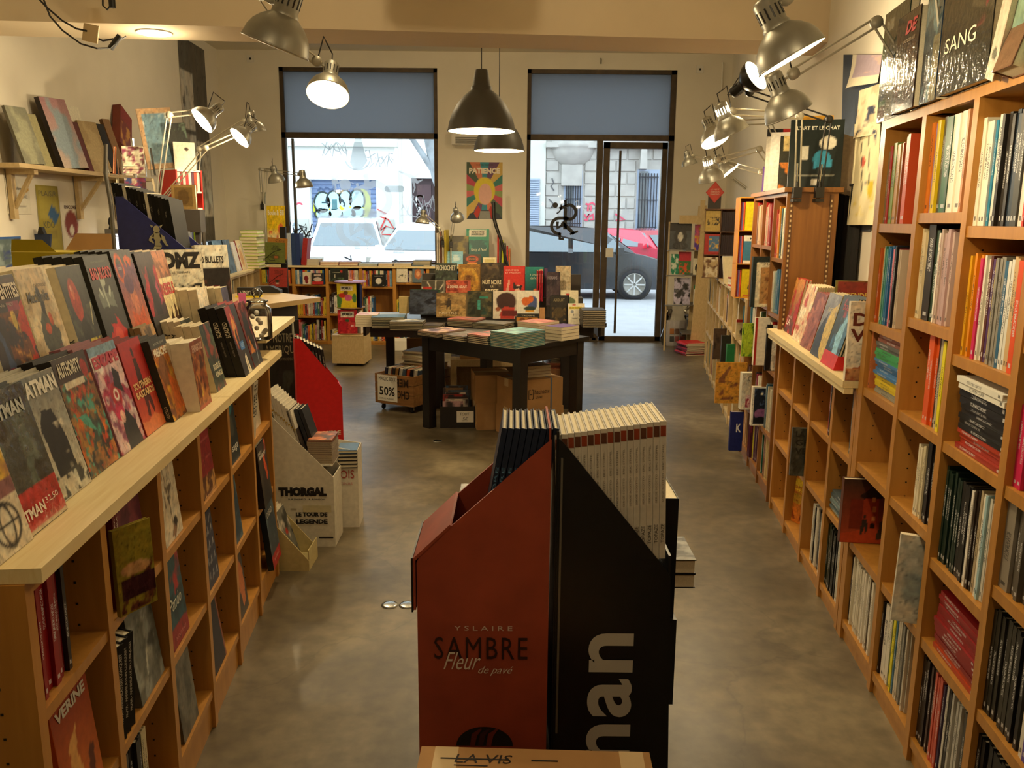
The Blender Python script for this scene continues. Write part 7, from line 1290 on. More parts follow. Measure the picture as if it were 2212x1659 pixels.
# boxed sets and books on the far part of the stand
Mq = lambda x, y, z=0: Matrix.Translation((x, y, z))
for q in range(2): book('boxed_volume', ['tall black boxed volume with gilt border at the side of black display','second black boxed volume behind the gilt bordered one'][q], .20, .062, .345, Mq(.452-.0*q, 2.14+.21*q, .525) @ placeM((0,0,0), PI/2), '#0e0e10', spine_texts=[], cat='book')
t = carton('cardboard_box', 'black carton holding the tall boxed volumes', (.10, 2.13, .266), 0, .36, .44, .258, m='blackcard', tape=False)
for q in range(2): book('boxed_volume', '%s black boxed set jutting beyond the boxed volumes' % ['lower','upper'][q], .26, .045, .19, Mq(.30, 2.36, .4+.046*(q+1)+.11) @ placeM((0,0,0), 0, PI/2), '#121214', [('bg','#1a1a1c'),('blot','#8a8a84',5,.5,3)] if q else None, cat='book')
book('boxed_volume', 'red and black album lying beyond the white TOPAZE row', .20, .02, .22, placeM((.24, 2.46, .70), 0, PI/2), '#7a1c1c', cart('#8a2020',['#1c1a1a'],91), cat='book')
book('boxed_volume', 'album with a small yellow figure beyond the white TOPAZE row', .15, .02, .22, placeM((.26, 2.60, .55), 0, .05), '#2a2620', [('bg','#2a2620'),('ell','#d8b030',(.7,.9,.16,.07))], cat='book')
book('boxed_volume', 'grey album with pale cover lying beyond the red display', .20, .02, .24, placeM((-.165, 2.40, .745), 0, PI/2), '#5a5650', [('bg','#6a665e'),('blot','#8a867c',3,.5,3)], cat='book')
book('boxed_volume', 'cream thick book lying under the grey album beyond red display', .18, .035, .22, placeM((-.16, 2.42, .724), 0, PI/2), '#a8a294', cat='book')
t = carton('cardboard_box', 'grey box behind the red display carrying the grey album', (-.16, 2.12, .266), 0, .24, .44, .42, m='darkpanel', tape=False)
# opened cardboard carton right in front
fc = thing('cardboard_box', 'brown cardboard carton with handwriting LA VIS right before the displays', 'box', (-.2, 1.15, 0), (0,0,-.03))
MB().box(0,0,0,.485,.445,.488).obj('box_body', M['cardboard'], fc)
MB().prism([(0,.0),(.484,.0),(.484,.215),(0,.215)], .4885, .4925).obj('top_flap', M['cardboard'], fc); MB().prism([(0,.222),(.484,.222),(.485,.45),(0,.45)], .489, .495).obj('top_flap', M['cardboard'], fc)
MB().box(.03,.2,.4952,.455,.245,.4957).obj('tape_strip', M['tape'], fc)
text('LA VIS', (1,0,0), (0,1,0), (.075,.398,.4955), .12, .028, '#1a1410', fc, 'handwriting', shear=.15, depth=.0006); 
hl = MB(); hl.box(.045,.409,.4958,.185,.4125,.4964).box(.075,.388,.4958,.145,.3905,.4964).box(.235,.409,.4958,.29,.4125,.4964).obj('handwriting', M['ink'], fc)
for xx in (.03,.42): MB().box(xx,.3,.4952,xx+.05,.45,.4956).obj('tape_strip', M['tape'], fc)
# ================================================================== FAR SHELVES, WALLS AND WINDOW CORNER
def wspines(x0, x1, yf, z, seq, place, hmax, noun='picture book', name='picture_book', w_=.19, end='first'):
    cur = x0+.001; lst = [(c, t, h) for c, t, h, n_ in seq for _ in range(n_)]
    for i, (c, t, h) in enumerate(lst):
        if cur+t > x1: break
        hh = round(min(hmax, h+rnd.uniform(-.01,.01))*200)/200; cur += t
        o = link(name, spine_me(w_, t-.0008, hh)); o.matrix_world = placeM((cur, yf+.012+rnd.uniform(0,.01), z+.0006), PI/2); setc(o, c)
        tag(o, '%s %s, %s in its row, %s' % (cname(c), noun, ORD[min(i, 35)], place), 'book', 'books, '+place)
KC = ['#d8cfb8','#c83a30','#2a5a8a','#e0d8c4','#c8a030','#8a2a28','#3a6a4a','#d86a3a','#b8b0a0','#2c2a30','#e4dccc','#7a9ab0','#c88a90','#4a3a5a','#d8c040','#9a3c30','#cfc4aa','#26303a']
CP = ['first','second','third','fourth','fifth','sixth','seventh']
r = random.Random(11)
def kseq(n, t0, t1, h0, h1, cols=KC, rr=None):
    rr = rr or r; return [(rr.choice(cols), round(rr.uniform(t0, t1)*500)/500, rr.uniform(h0, h1), 1) for _ in range(n)]
for i in range(6):
    x0, x1 = XW[i]+.022, XW[i+1]-.022
    for rw in (0, 1, 2):
        z = LW_[i][rw]; top_ = (LW_[i]+[.99])[rw+1]-.032
        if i == 0 and rw < 2: continue
        n_ = [18, 20, 18][rw]
        if i == 3 and rw == 1: sq = kseq(6, .016, .026, .22, .27)
        elif i == 3 and rw == 0: sq = kseq(15, .018, .028, .2, .25)
        elif i == 2 and rw == 1: sq = kseq(12, .018, .03, .2, .28, ['#c83a3a','#e0d8c8','#d89a80','#3a3230','#dcd4c4','#c85a50','#b8c0c4'])
        elif i == 2 and rw == 0: sq = kseq(3, .02, .03, .1, .15)
        else: sq = kseq(n_, .016, .030, .18, .27)
        wspines(x0, x1, FW.o.y, z, sq, ['lower','middle','top'][rw]+' shelf, '+CP[i]+' bay under shop window', top_-z-.003)
def wface(label, pxl, pxr, pyt, pyb, col, art, texts=(), Y=10.70, z=None, t=.014, lean=5, tilt=0, name='picture_book', rz=0, res=(20,26), artm=None):
    a, b_ = ony(pxl, pyb, Y), ony(pxr, pyb, Y); z_ = z if z is not None else a.z
    h = ony(pxl, pyt, Y).z-z_
    return book(name, label, b_.x-a.x, t, h, placeM((a.x, Y, z_+.001), rz, math.radians(lean), tilt), col, art, texts, cat='book', res=res, artm=artm)
zt = .775
wface('black book with a red pebble drawing, top shelf of second bay', 674, 699, 590, 614, '#2c2420', [('bg','#2e2826'),('ell','#c8b8b0',(.5,.45,.36,.2)),('rect','#b82c28',(.05,0,.95,.25)),('rect','#d8d0c4',(.2,.75,.75,.9))], [('MARIN',.25,.78,.45,.1,'#a82c28')], z=zt)
wface('cream book with a dark red cat-like shape, second bay', 654, 671, 588, 614, '#d8ccb4', [('bg','#d8ccb4'),('ell','#7a2024',(.45,.5,.3,.22),2),('ell','#7a2024',(.5,.22,.2,.18),2)], z=zt)
wface('dark green wide book with a red balloon, top shelf of third bay', 714, 744, 579, 610, '#20241f', [('bg','#22261f'),('ell','#b83428',(.8,.75,.08,.1)),('blot','#4a5a40',5,.5,4,(0,0,1,.3)),('line','#a8a890',(.1,.7,.7,.68,.02)),('line','#c8c0a8',(.3,.3,.32,.5,.03))], z=.812)
wface('dark grey book standing beside the red balloon one', 744, 752, 580, 610, '#2a2826', [('bg','#2e2c2a')], z=.812, Y=10.715)
wface('black square book with a white disc, top shelf of fourth bay', 804, 832, 593, 620, '#161412', [('bg','#181614'),('ell','#d8d4c8',(.5,.45,.24,.26)),('rect','#c8c4b4',(.8,.05,.92,.1))], [('L ECUME',.2,.82,.6,.08,'#c8c4b4')], z=.757)
wface('cream book with a small grey animal drawing, fifth bay', 857, 880, 580, 609, '#dcd4c0', [('bg','#dcd4c0'),('blot','#5a5a4c',6,.52,5,(.2,.2,.8,.6))], z=.812)
wface('blue-grey book with an orange lion-like sun, fifth bay', 891, 915, 573, 608, '#5a6a72', [('bg','#5c6c74'),('ell','#a8623a',(.5,.5,.32,.3),3),('ell','#d8a070',(.5,.5,.16,.16))], z=.812)
wface('dark picture book at the end of shelf behind tables', 928, 950, 578, 610, '#3a3428', cart('#4a4634',['#2a2820'],101), z=.792)
# things lying along the board under the window
fl = [('pale grey pile of thin albums', 660, 691, 6, .012, '#c8c4b8'), ('salmon pink open album', 692, 733, 2, .022, '#dca68a'), ('brick red album', 733, 775, 2, .022, '#a04a3a'), ('pale blue album', 775, 817, 2, .014, '#9ab4c8'), ('cream album', 818, 850, 2, .014, '#d8bc98'), ('sand album', 851, 890, 2, .016, '#c8b08a'), ('dark edged pile of albums', 893, 931, 5, .014, '#4a463c')]
for nm, a, b_, n_, t_, c in fl:
    x0, x1 = ony(a, 560, 10.78).x, ony(b_, 560, 10.78).x
    for q in range(n_): book('stacked_album', ('%s on the board under shop window' if q == n_-1 else '%s, lower copy '+ORD[q]+' from bottom, under shop window') % nm, x1-x0-.01, t_, .24, placeM((x0+rnd.uniform(-.003,.003), 10.76, 1.0155+.0007+(t_+.0007)*(q+1)), rnd.uniform(-.03,.03), PI/2), c, cat='book', group=nm+' under the window')
# albums standing on the board around the pier (behind the tables)
def pier(label, pxl, pxr, pyt, pyb, col, art, texts=(), Y=10.9, lean=8, z=1.016, n=1, t=.012):
    a, b_ = ony(pxl, pyb, Y), ony(pxr, pyb, Y); h = ony(pxl, pyt, Y).z-z
    for q in range(n): book('picture_book', label if q == 0 else '%s copy behind: %s' % (ORD[q], ' '.join(label.split()[:9])), b_.x-a.x, t, h, placeM((a.x, Y+q*(t+.001), z+.001), 0, math.radians(lean)), col, art if q == 0 else None, texts if q == 0 else (), cat='book', res=(22,28))
for q in range(5): book('picture_book', 'tall pale album leaning on end at right edge of window board, %s of five' % ORD[q], .22, .016, .42+.01*q, placeM((ony(946+q*4.2, 560, 10.74).x, 10.74, 1.016), PI/2-.12, 0), ['#d8d0c0','#c8b8a0','#8a5a48','#d8ccb4','#d8c040'][q], cat='book')
pier('green hotel souvenirs poster book at the pier', 1007, 1056, 494, 568, '#2f8a70', [('bg','#2f8f74'),('rect','#e0dcc8',(.12,.78,.86,.97)),('rect','#26382f',(.2,.84,.8,.94))], [('SOUVENIRS',.2,.85,.62,.08,'#e8e0c8',.02),('GRAND HOTEL',.2,.62,.62,.06,'#d8d8b8')], Y=11.02)
pier('black framed board glaring in lamp light beside green poster book', 963, 1012, 509, 570, '#3a3420', [('bg','#4a4430'),('blot','#8a7a40',3,.5,5)], Y=10.98)
pier('dark teal album titled Fanny et Noel by the pier', 1013, 1055, 518, 572, '#17484a', [('bg','#17504e'),('blot','#2c7a6a',4,.52,5),('ell','#c8b04a',(.5,.3,.1,.06))], [('Fanny & Noel',.1,.55,.8,.14,'#d8d8b4',.0,.3)], Y=10.92)
pier('pale blue cloud album in front of the framed board', 956, 1000, 543, 585, '#7ab4d0', [('bg','#84bcd4'),('blot','#c8e0e8',3,.5,5,(0,.3,1,.8)),('rect','#d8e4e0',(0,0,1,.1))], [('BULLES DE CIEL',.2,.45,.6,.08,'#e8f0f0')], Y=10.84)
pier('dark album with red ornamental title by the pier', 1001, 1039, 549, 585, '#3a3020', [('bg','#3c3224'),('ring','#b84a2c',(.5,.6,.3,.24,.2)),('rect','#c8843a',(.2,0,.8,.3))], [('DERRIERE',.2,.55,.6,.1,'#d8844a',.02)], Y=10.82)
pier('small bright framed card by the pier foot', 1043, 1072, 556, 580, '#d8cc9c', [('bg','#e0d4a8'),('rect','#c8b878',(.1,.2,.9,.8))], Y=10.8)
for q in range(6): book('picture_book', 'coloured book on end beside the black bent post, %s of six' % ORD[q], .2, .02, .40-.035*q, placeM((ony(1074+q*5, 560, 10.95).x+.02, 10.95, 1.016), PI/2, 0), ['#c83028','#3a3a34','#c8cc30','#2a2c26','#c8302c','#d87a3a'][q], cat='book')
# black bent metal post
t = thing('metal_post', 'tall black bent metal post rising before the pier poster', 'post', (ony(1100, 600, 10.8).x, 10.80, 1.016))
q0 = t.location; pp = [ony(a, b_, 10.80)-q0 for a, b_ in ((1097,575),(1083,520),(1072,490),(1067,470),(1066,437))]; pp[0].z = 0
MB().tube(pp, [.016,.018,.022,.024,.024], 8).obj('post', M['ink'], t)
# pale pine shelving contents along the right wall
PC = ['#d8ceb8','#2f4a5a','#b83a30','#26242a','#c8b48a','#1f6a5a','#8a5a3a','#e0d8c4','#3a5a8a','#a82a3a','#d8a030','#5a4a3a']
for i in range(9):
    for rw in range(3):
        z = [.07,.42,.75][rw]; tp = [.42,.75,1.075][rw]-.03
        sq = [(r.choice(PC), round(r.uniform(.014,.026)*500)/500, r.uniform(.20,.27), 1) for _ in range(r.choice([4,6,9,12]))]
        spines(FP, 1, FP.Y(YP[i])+.014, FP.Y(YP[i+1])-.014, z, sq, ['lower','middle','upper'][rw]+' row, '+ORD[i]+' bay of pale shelving', noun='book', name='shelved_book', hmax=tp-z-.003, end='near' if r.random() < .6 else 'far', w_=.18)
def outP(label, y, off, z, w_, h, t_, col, art=None, texts=(), rz=0):
    p = FP(off, FP.Y(y)); return book('picture_book', label, w_, t_, h, placeM((p.x, p.y, z), rz), col, art, texts, cat='book', res=(20,26))
outP('dark brown photo book standing out of pale shelving, lower row', 7.2, -.08, .4206, .13,.27,.02,'#3a2c22',cart('#4a3a2c',['#2a2018'],111))
outP('small beige owl book on the pale shelving, middle row', 6.1, -.02, .7506, .14,.15,.02,'#c8b48a',[('bg','#c8b48a'),('ell','#3a2c24',(.5,.4,.3,.25),2),('rect','#b8302a',(0,.85,1,1))])
outP('dark green slim book standing out beside the owl book', 6.35, -.05, .7506-.33, .06,.26,.03,'#1f6a3c')
outP('teal book edging out of the pale shelving, middle row', 6.0, .02, .7506, .09,.26,.03,'#1a5a6a')
outP('tall dark photograph album out of the pale shelving', 6.7, -.06, .4206, .08,.28,.03,'#24261f')
# on top of the pale shelving: orange card display with yellow books
po = FP(0, FP.Y(6.0)); zt2 = 1.0755
Mo = Matrix.Translation((FP(-.07, FP.Y(5.90)).x, 5.90, zt2)) @ Matrix.Rotation(-.12, 4, 'Z')
od = thing('card_tower', 'three-tier orange card tower of children books on pale shelving', 'display stand', M=Mo)
for z in (0,.235,.465,.69): MB().box(0,0,z,.20,.20,z+.006).obj('tier_shelf', M['orangecard'], od)
for x in (0,.194): MB().box(x,.0,.0065,x+.006,.20,.69).obj('side_panel', M['orangecard'], od)
MB().box(.0065,.194,.0065,.1935,.20,.69).obj('back_panel', M['orangecard'], od)
for z, lb, c, ar, tx in ((.0065,'yellow book with dark letter blocks in lowest tier of card tower','#c8b01c',[('bg','#d0b81e'),('ell','#3a3c38',(.62,.72,.2,.14)),('ell','#3a3c38',(.5,.34,.2,.14)),('ell','#b8403a',(.7,.5,.16,.1)),('rect','#b8603a',(.1,.02,.8,.08))],[('a',.56,.66,.12,.1,'#e0dcc8',.03),('c',.44,.28,.12,.1,'#e0dcc8',.03),('b',.64,.46,.1,.08,'#e0c8c0',.03)]),
                         (.2415,'blue board book with a white bear shape in the middle tier','#3a6a84',[('bg','#3f728c'),('rect','#e0dcc8',(0,.80,1,1)),('rect','#e0dcc8',(0,0,1,.12)),('ell','#e0dcc8',(.8,.5,.3,.26)),('ell','#8a5a3c',(.9,.5,.16,.14))],[('MARCEL',.3,.85,.6,.08,'#26303a',.02)]),
                         (.4715,'yellow book with an outlined white shape in the top tier','#d0c01c',[('bg','#d8c81e'),('ring','#2a2820',(.75,.35,.28,.24,.10)),('ell','#e0dcb8',(.75,.35,.25,.21))],[('Ab d',.4,.72,.5,.12,'#26241c',.0,.2)])):
    book('picture_book', lb, .14, .02, .195, Mo @ placeM((.045,.02,z), 0), c, ar, tx, cat='book', res=(26,34))
    for q in range(3): book('picture_book', 'book on end in the %s of orange card tower, %s of three' % ({'#c8b01c':'lowest tier','#3a6a84':'middle tier','#d0c01c':'top tier'}[c], ORD[q]), .12, .010, .19, Mo @ placeM((.009+.0115*q+.010, .03, z), PI/2), ['#a83a4a','#8a7ab8','#c8502c'][q], cat='book')
# manga spinner tower farther along
Ms2 = Matrix.Translation((1.80, 8.0, 1.0765)) @ Matrix.Rotation(-.25, 4, 'Z')
sp = thing('book_spinner', 'square brown tabletop book tower with a red diamond sign', 'display stand', M=Ms2)
for z in (0,.215,.43,.64): MB().box(0,0,z,.30,.24,z+.008).obj('tier_shelf', M['darkoak'], sp)
MB().box(.15,.0,.0085,.156,.24,.64).obj('divider', M['darkoak'], sp); MB().box(.0,.234,.0085,.30,.24,.64).obj('back_panel', M['darkoak'], sp)
for k_, (c, ar) in enumerate([('#b8a078', cart('#b8a078',['#6a4a30','#d8ccb0'],121)), ('#a83028', [('bg','#a83028'),('rect','#4a7098',(.3,.15,1,.9)),('blot','#d8b04a',5,.5,4,(.3,.3,1,.8))]), ('#c8a850', [('bg','#c0a458'),('blot','#2a2418',6,.54,4,(0,.3,1,.7))])]):
    book('manga_volume', ['brown manga with cat-like print, bottom tier of tower','red and blue volume, middle tier of book tower','shrink-wrapped gold volume lettered in black, top tier of tower'][k_], .135, .02, .19, Ms2 @ placeM((.01,.01,.009+.215*k_), 0), c, ar, cat='book', res=(20,26))
    for q in range(7): book('manga_volume', 'dark volume spine in the %s tier of book tower, %s along' % (['bottom','middle','top'][k_], ORD[q]), .13, .017, .18, Ms2 @ placeM((.162+.0185*q+.017, .01, .009+.215*k_), PI/2), '#2a1a1c', cat='book', group='dark manga spines in book tower')
MB().prism([(.02,.648),(.14,.648),(.14,.80),(.02,.80)], .08, .10, 'y').obj('sign_card', M['darkpanel'], sp); setc(MB().prism([(.08,.70),(.165,.80),(.08,.90),(-.005,.80)], .070, .078, 'y').obj('sign_diamond', M['matcover'], sp), '#b83a30'); setc(MB().prism([(.08,.712),(.155,.80),(.08,.888),(.005,.80)], .0685, .0695, 'y').obj('sign_diamond', M['matcover'], sp), '#c8483c')
for q_, tx in enumerate(('LE PETIT','ROBINSON','DIAMOND')): text(tx, (1,0,0), (0,0,1), (.04,.0675,.82-.022*q_), .08, .013, '#e8d8c4', sp, 'sign_lettering', depth=.0006)
# striped books leaning on the pale shelving top
for q in range(9): book('hardback_book', 'leaning hardback on the pale shelving top beside book tower, %s from tower' % ORD[q], .18, .020, .25, placeM((FP(.03, FP.Y(7.35-.05*q)).x, 7.50-.032*q, 1.0765), 0, .42), ['#2a4a6a','#3a6a8a','#26303a','#d8ceb4','#e0d8c4','#2c2a28','#d8d0b8','#3a3a3a','#c8bc9c'][q], cat='book')
for q in range(6): book('stacked_album', 'pale album in the low pile on pale shelving top, %s from bottom' % ORD[q], .2, .014, .24, placeM((FP(.02, FP.Y(6.7)).x, 6.60, 1.0765+.0148*(q+1)), .1, PI/2), ['#d8d0bc','#c84a30','#e0d8c8','#c8c0a8','#d8ccb0','#8a3a30'][q], cat='book')
for q in range(8): book('hardback_book', 'book on end on pale shelving beside brown cabinet, %s from cabinet' % ORD[q], .18, .022, .30-.01*(q % 3), placeM((FP(.08, FP.Y(6.22+.024*q)).x, 6.24+.0235*q, 1.0765), 0, 0), KC[(q*5) % 18], cat='book')
# wooden easel rack by the door with wrapped magazines
rk = thing('magazine_rack', 'leaning pale wooden magazine rack beside the glazed door', 'rack', (2.12, 10.35, 0), (0,0,-.10))
MB().prism([(.10,0),(.42,0),(.42,.06),(.22,1.80),(.17,1.80)], -.02, .0, 'y').obj('side_board', M['pine2'], rk)
MB().prism([(.10,0),(.42,0),(.42,.06),(.22,1.80),(.17,1.80)], .40, .42, 'y').obj('side_board', M['pine2'], rk)
MB().box(-.10,-.03,1.58,.22,-.021,1.68).obj('cross_board', M['pine2'], rk); MB().box(.14,-.035,1.62,.20,-.021,1.86).obj('top_peg', M['pine2'], rk)
for z in (.22,.58,.95,1.25): MB().box(.0,.001,z,.30,.399,z+.012).obj('ledge', M['greymetal'], rk)
Mrk = Matrix.Translation((2.12, 10.35, 0)) @ Matrix.Rotation(-.10, 4, 'Z')
for lb, x, z, w_, h, c, ar, am in [('wrapped black magazine with a pale woman portrait on the rack',-.20,1.263,.26,.33,'#2c3036',[('bg','#3c4248'),('ell','#14161a',(.5,.5,.3,.3)),('ell','#c8c4b8',(.5,.48,.12,.18)),('ell','#14161a',(.5,.15,.36,.16)),('rect','#16181c',(0,.7,1,1))],'foil'),
    ('violet and yellow comic on the rack beside the portrait magazine',.10,1.263,.15,.31,'#4a2c8a',[('bg','#5a3a9a'),('blot','#d8a030',4,.52,6),('blot','#c85a7a',4,.58,9)],None),
    ('red topped comic on the middle ledge of magazine rack',-.08,.963,.15,.28,'#8a2430',[('bg','#3a6a3a'),('rect','#b02c3a',(0,.6,1,1)),('blot','#c8502c',5,.5,6,(0,0,1,.5))],None),
    ('green jungle comic leaning at the middle of magazine rack',-.17,.963,.10,.25,'#1f7a5a',[('bg','#1f7a5a'),('blot','#c8d0c0',4,.55,6)],None),
    ('cream comic with a black ghost shape on the rack',.10,.963,.14,.20,'#d8d0b4',[('bg','#d8d0b4'),('ell','#22201e',(.5,.4,.36,.32))],None),
    ('lilac magazine with black patches on the low ledge of rack',-.12,.593,.20,.33,'#b0a8c8',[('bg','#b4acc8'),('blot','#1c1a20',4,.52,6)],'foil'),
    ('white thin comic with a green top on the low ledge of rack',.12,.593,.13,.24,'#d8d0bc',[('bg','#dcd4c0'),('rect','#3a7a4a',(0,.8,.7,1)),('rect','#b83a2c',(.2,.74,.8,.8))],None)]:
    book('magazine', lb, w_, .008, h, Mrk @ placeM((x, .02, z), 0, .12), c, ar, cat='magazine', res=(24,32), artm=M[am] if am else None)
for z in (.57,.94,1.245): MB().box(-.22,.0,z,-.0005,.10,z+.010).obj('ledge', M['greymetal'], rk)
MB().box(-.215,.085,0,-.195,.105,1.60).obj('rear_leg', M['pine2'], rk)
# plastic bag and red magazine pile on the floor by the door
p = onz(1463, 748, 0); bgp = thing('plastic_bag', 'clear plastic bag of magazines on the floor by the door', 'bag', (p.x+.0, p.y, 0))
setc(MB().box(-.14,.02,0,.12,.05,.34, Matrix.Rotation(-.12, 4, 'X')).obj('contents', M['matcover'], bgp), '#d8d0d0')
bm_ = MB(); rr_ = random.Random(4); prof = [(.17,.0),(.19,.1),(.18,.25),(.15,.38),(.10,.46),(.16,.52)]
nn_ = 18; vs = [((r_+rr_.uniform(-.03,.03))*math.cos(2*PI*k/nn_), .06+(r_*.6+rr_.uniform(-.03,.03))*math.sin(2*PI*k/nn_), z_) for r_, z_ in prof for k in range(nn_)]
bm_.add(vs, [(i*nn_+k, i*nn_+(k+1) % nn_, (i+1)*nn_+(k+1) % nn_, (i+1)*nn_+k) for i in range(len(prof)-1) for k in range(nn_)], None, 0, True); bm_.obj('bag_film', M['wrap'], bgp)
for k_ in range(6): setc(MB().box(-.10+.07*(k_ % 3),.008-.0,.06+.10*(k_//3),-.045+.07*(k_ % 3),.0095,.13+.10*(k_//3), Matrix.Rotation(-.12, 4, 'X')).obj('printed_square', M['matcover'], bgp), ['#3a3a38','#b85a50','#c8483c','#d88a4a','#8a6a5a','#5a4a44'][k_])
for q in range(12): book('magazine', 'red and violet magazine in the floor pile by the door, %s from bottom' % ORD[q], .24, .012, .28, placeM((2.12+rnd.uniform(-.02,.02), 10.02+rnd.uniform(-.02,.02), .001+.0128*(q+1)), .3+rnd.uniform(-.12,.12), PI/2), ['#a82838','#6a3a5a','#c8405a','#4a2a3a'][q % 4] if q < 11 else '#c82a2c', cat='magazine', group='red magazine pile by the door', hard=False)
# right wall: banner and curling posters, dark curtain
def onwR(px, py, off=.0):   # meets the right wall
    d = ray(px, py); k_ = .138; x0 = 1.545-k_*2.25-off; t_ = x0/(d[0]-k_*d[1]); return Vector((d[0]*t_, d[1]*t_, HC+d[2]*t_))
def wallR(name, label, pts, art, off, cat, m=None, nx=24, ny=30, bend=0.0):
    a, b_, c_, d_ = [onwR(px, py, off) for px, py in pts]     # tl tr br bl
    o = thing(name, label, cat, (0,0,0)); C = paint(nx, ny, art); v = []; cc = []
    for j in range(ny):
        for i in range(nx):
            s_, t_ = i/(nx-1), j/(ny-1); p0 = d_.lerp(c_, s_); p1 = a.lerp(b_, s_); p = p0.lerp(p1, t_); p = p+Vector((-bend*(1-t_)**2*(.6+.4*math.sin(s_*5)), 0, 0)); v.append(tuple(p))
    me = bpy.data.meshes.new('sheet'); me.from_pydata(v, [], [(j*nx+i, j*nx+i+1, (j+1)*nx+i+1, (j+1)*nx+i) for j in range(ny-1) for i in range(nx-1)]); me.materials.append(m or M['artmat'])
    at = me.color_attributes.new('Col', 'FLOAT_COLOR', 'POINT'); q_ = np.ones((nx*ny,4)); q_[:,:3] = C.reshape(-1,3); at.data.foreach_set('color', q_.ravel()); me.update(); link('sheet', me, o); return o
wallR('wall_banner', 'tall blue-grey glossy banner behind the curling posters', [(1822,118),(1900,118),(1880,500),(1812,500)], [('bg','#3c4858'),('grad','#5a6470','#2e3a4c',0,1)], .006, 'banner', M['art'])
wallR('wall_poster', 'upper white poster with a mauve picture on right wall', [(1842,118),(1905,118),(1900,178),(1838,192)], [('bg','#ddd4bc'),('rect','#a898a8',(.15,.3,1,1)),('blot','#c8a8a0',4,.5,5,(.15,.3,1,1))], .02, 'poster', bend=.05)
wallR('wall_poster', 'middle cream torn poster with a dark blue patch on right wall', [(1856,196),(1902,180),(1895,290),(1850,300)], [('bg','#d8cca8'),('blot','#2c3450',3,.5,5,(.2,.0,1,.6)),('blot','#b8a888',4,.55,8)], .03, 'poster', bend=.03)
wallR('wall_poster', 'lower poster of birds and yellow flowers on the right wall', [(1846,268),(1902,262),(1893,486),(1834,486)], [('bg','#d8cca4'),('blot','#2c3858',4,.52,5,(.15,.35,.9,.95)),('blot','#c8b02c',4,.58,8,(.2,.1,.9,.6)),('ell','#b8503c',(.45,.62,.1,.04),2),('line','#3a3a34',(.3,.9,.5,.3,.02)),('line','#3a3a34',(.6,.9,.7,.4,.02))], .035, 'poster', bend=.02)
cu = thing('dark_curtain', 'dark cloth hanging between brown cabinet and the posters', 'curtain', (wxr(4.72)-.03, 4.80, 1.02))
vs = []; N_ = 24
for z_ in (0, .38, .78): vs += [(-.02+.012*math.sin(i*1.6), .42*i/(N_-1)-.30, z_) for i in range(N_)]
MB().add(vs, [(j*N_+i, j*N_+i+1, (j+1)*N_+i+1, (j+1)*N_+i) for j in range(2) for i in range(N_-1)], None, 0, True).obj('cloth', mat('black_cloth','#14120f',.9), cu); MB().tube([(-.02,-.32,.785),(-.02,.14,.785)], .008).obj('rail', M['ink'], cu)
# albums standing on the plank in front of the posters
book('display_album', 'ochre album with an elf-like figure against the right wall behind cream stacks', .20, .014, .29, placeM((onR(4.30,.22), 4.30, 1.0135), -.35, .10), '#c8903a', [('bg','#cf9c48'),('grad','#a8602a','#d8a858',0,.5),('ell','#4a3020',(.5,.72,.2,.05),2),('ell','#3a2418',(.6,.35,.06,.12),2)], cat='book')
book('display_album', 'blue-green album with a gilt gate ornament and red banner at right wall', .27, .014, .33, placeM((onR(3.80,.10), 3.86, 1.0135), -.30, .12), '#3a5a4a', [('bg','#3f6a68'),('rect','#8a7a2a',(0,0,.62,1)),('ring','#c8b050',(.32,.45,.18,.28,.12)),('ring','#c8b050',(.32,.45,.08,.2,.2)),('poly','#8a2c1c',[(.05,1),(.6,1),(.6,.72),(.32,.62),(.05,.72)]),('blot','#5a8a8a',3,.5,5,(.62,0,1,1))], [('LEGENDES',.08,.76,.5,.07,'#d8b04a',.03)], cat='book', res=(40,48))
# left wall: papers, posters, tasting-glass bag, small lit frame
def wl(px, py, off=0): d = ray(px, py); x0 = -3.58+.04*6+off; t_ = x0/(d[0]+.04*d[1]); return Vector((d[0]*t_, d[1]*t_, HC+d[2]*t_))
def wallL(name, label, px0, py0, px1, py1, art, texts=(), off=.004, cat='paper', m=None, res=(18,24), th=.002, out=None):
    a, b_ = wl(px0, py1, off), wl(px1, py1, off); h = wl(px0, py0, off).z-a.z; w_ = (b_-a).length; ang = math.atan2(b_.y-a.y, b_.x-a.x)
    o = thing(name, label, cat, a, (0,0,ang)); MB().box(0,.0,0,w_,th,h).obj('sheet_back', M['white'], o, (0,-.0001,0)); link('sheet', art_mesh(w_, h, art, res[0], res[1], 'sheet', m or M['artmat']), o, (0,-.0012,0))
    for T in texts: text(T[0], (1,0,0), (0,0,1), (T[1]*w_,-.0016,T[2]*h), T[3]*w_, T[4]*h, T[5], o, 'printed_lettering', depth=.0008, bold=T[6] if len(T) > 6 else 0)
    return o
wallL('certificate', 'white printed diploma sheet pinned low on the left wall', 18, 385, 68, 462, [('bg','#dcd6c2'),('ell','#c89a3a',(.16,.72,.12,.1)),('ell','#c89a3a',(.84,.72,.12,.1)),('rect','#a8a290',(.2,.28,.8,.30)),('rect','#a8a290',(.2,.2,.8,.22))], [('Diplome',.30,.66,.40,.12,'#5a544a',.01),('POUR L EXCELLENCE',.12,.46,.76,.08,'#4a463c')])
wallL('wall_poster', 'olive yellow poster with a blue tilted label on left wall', 90, 400, 137, 545, [('bg','#9a8c2a'),('rect','#a89a3a',(.06,.5,.94,.97)),('poly','#2f5a86',[(.62,.72),(.98,.56),(.78,.40),(.42,.56)]),('rect','#8a7c24',(.2,.18,.8,.34))], [('PLAISIR',.1,.84,.8,.08,'#6a6224'),('KDO',.2,.36,.5,.1,'#4a4820')], cat='poster')
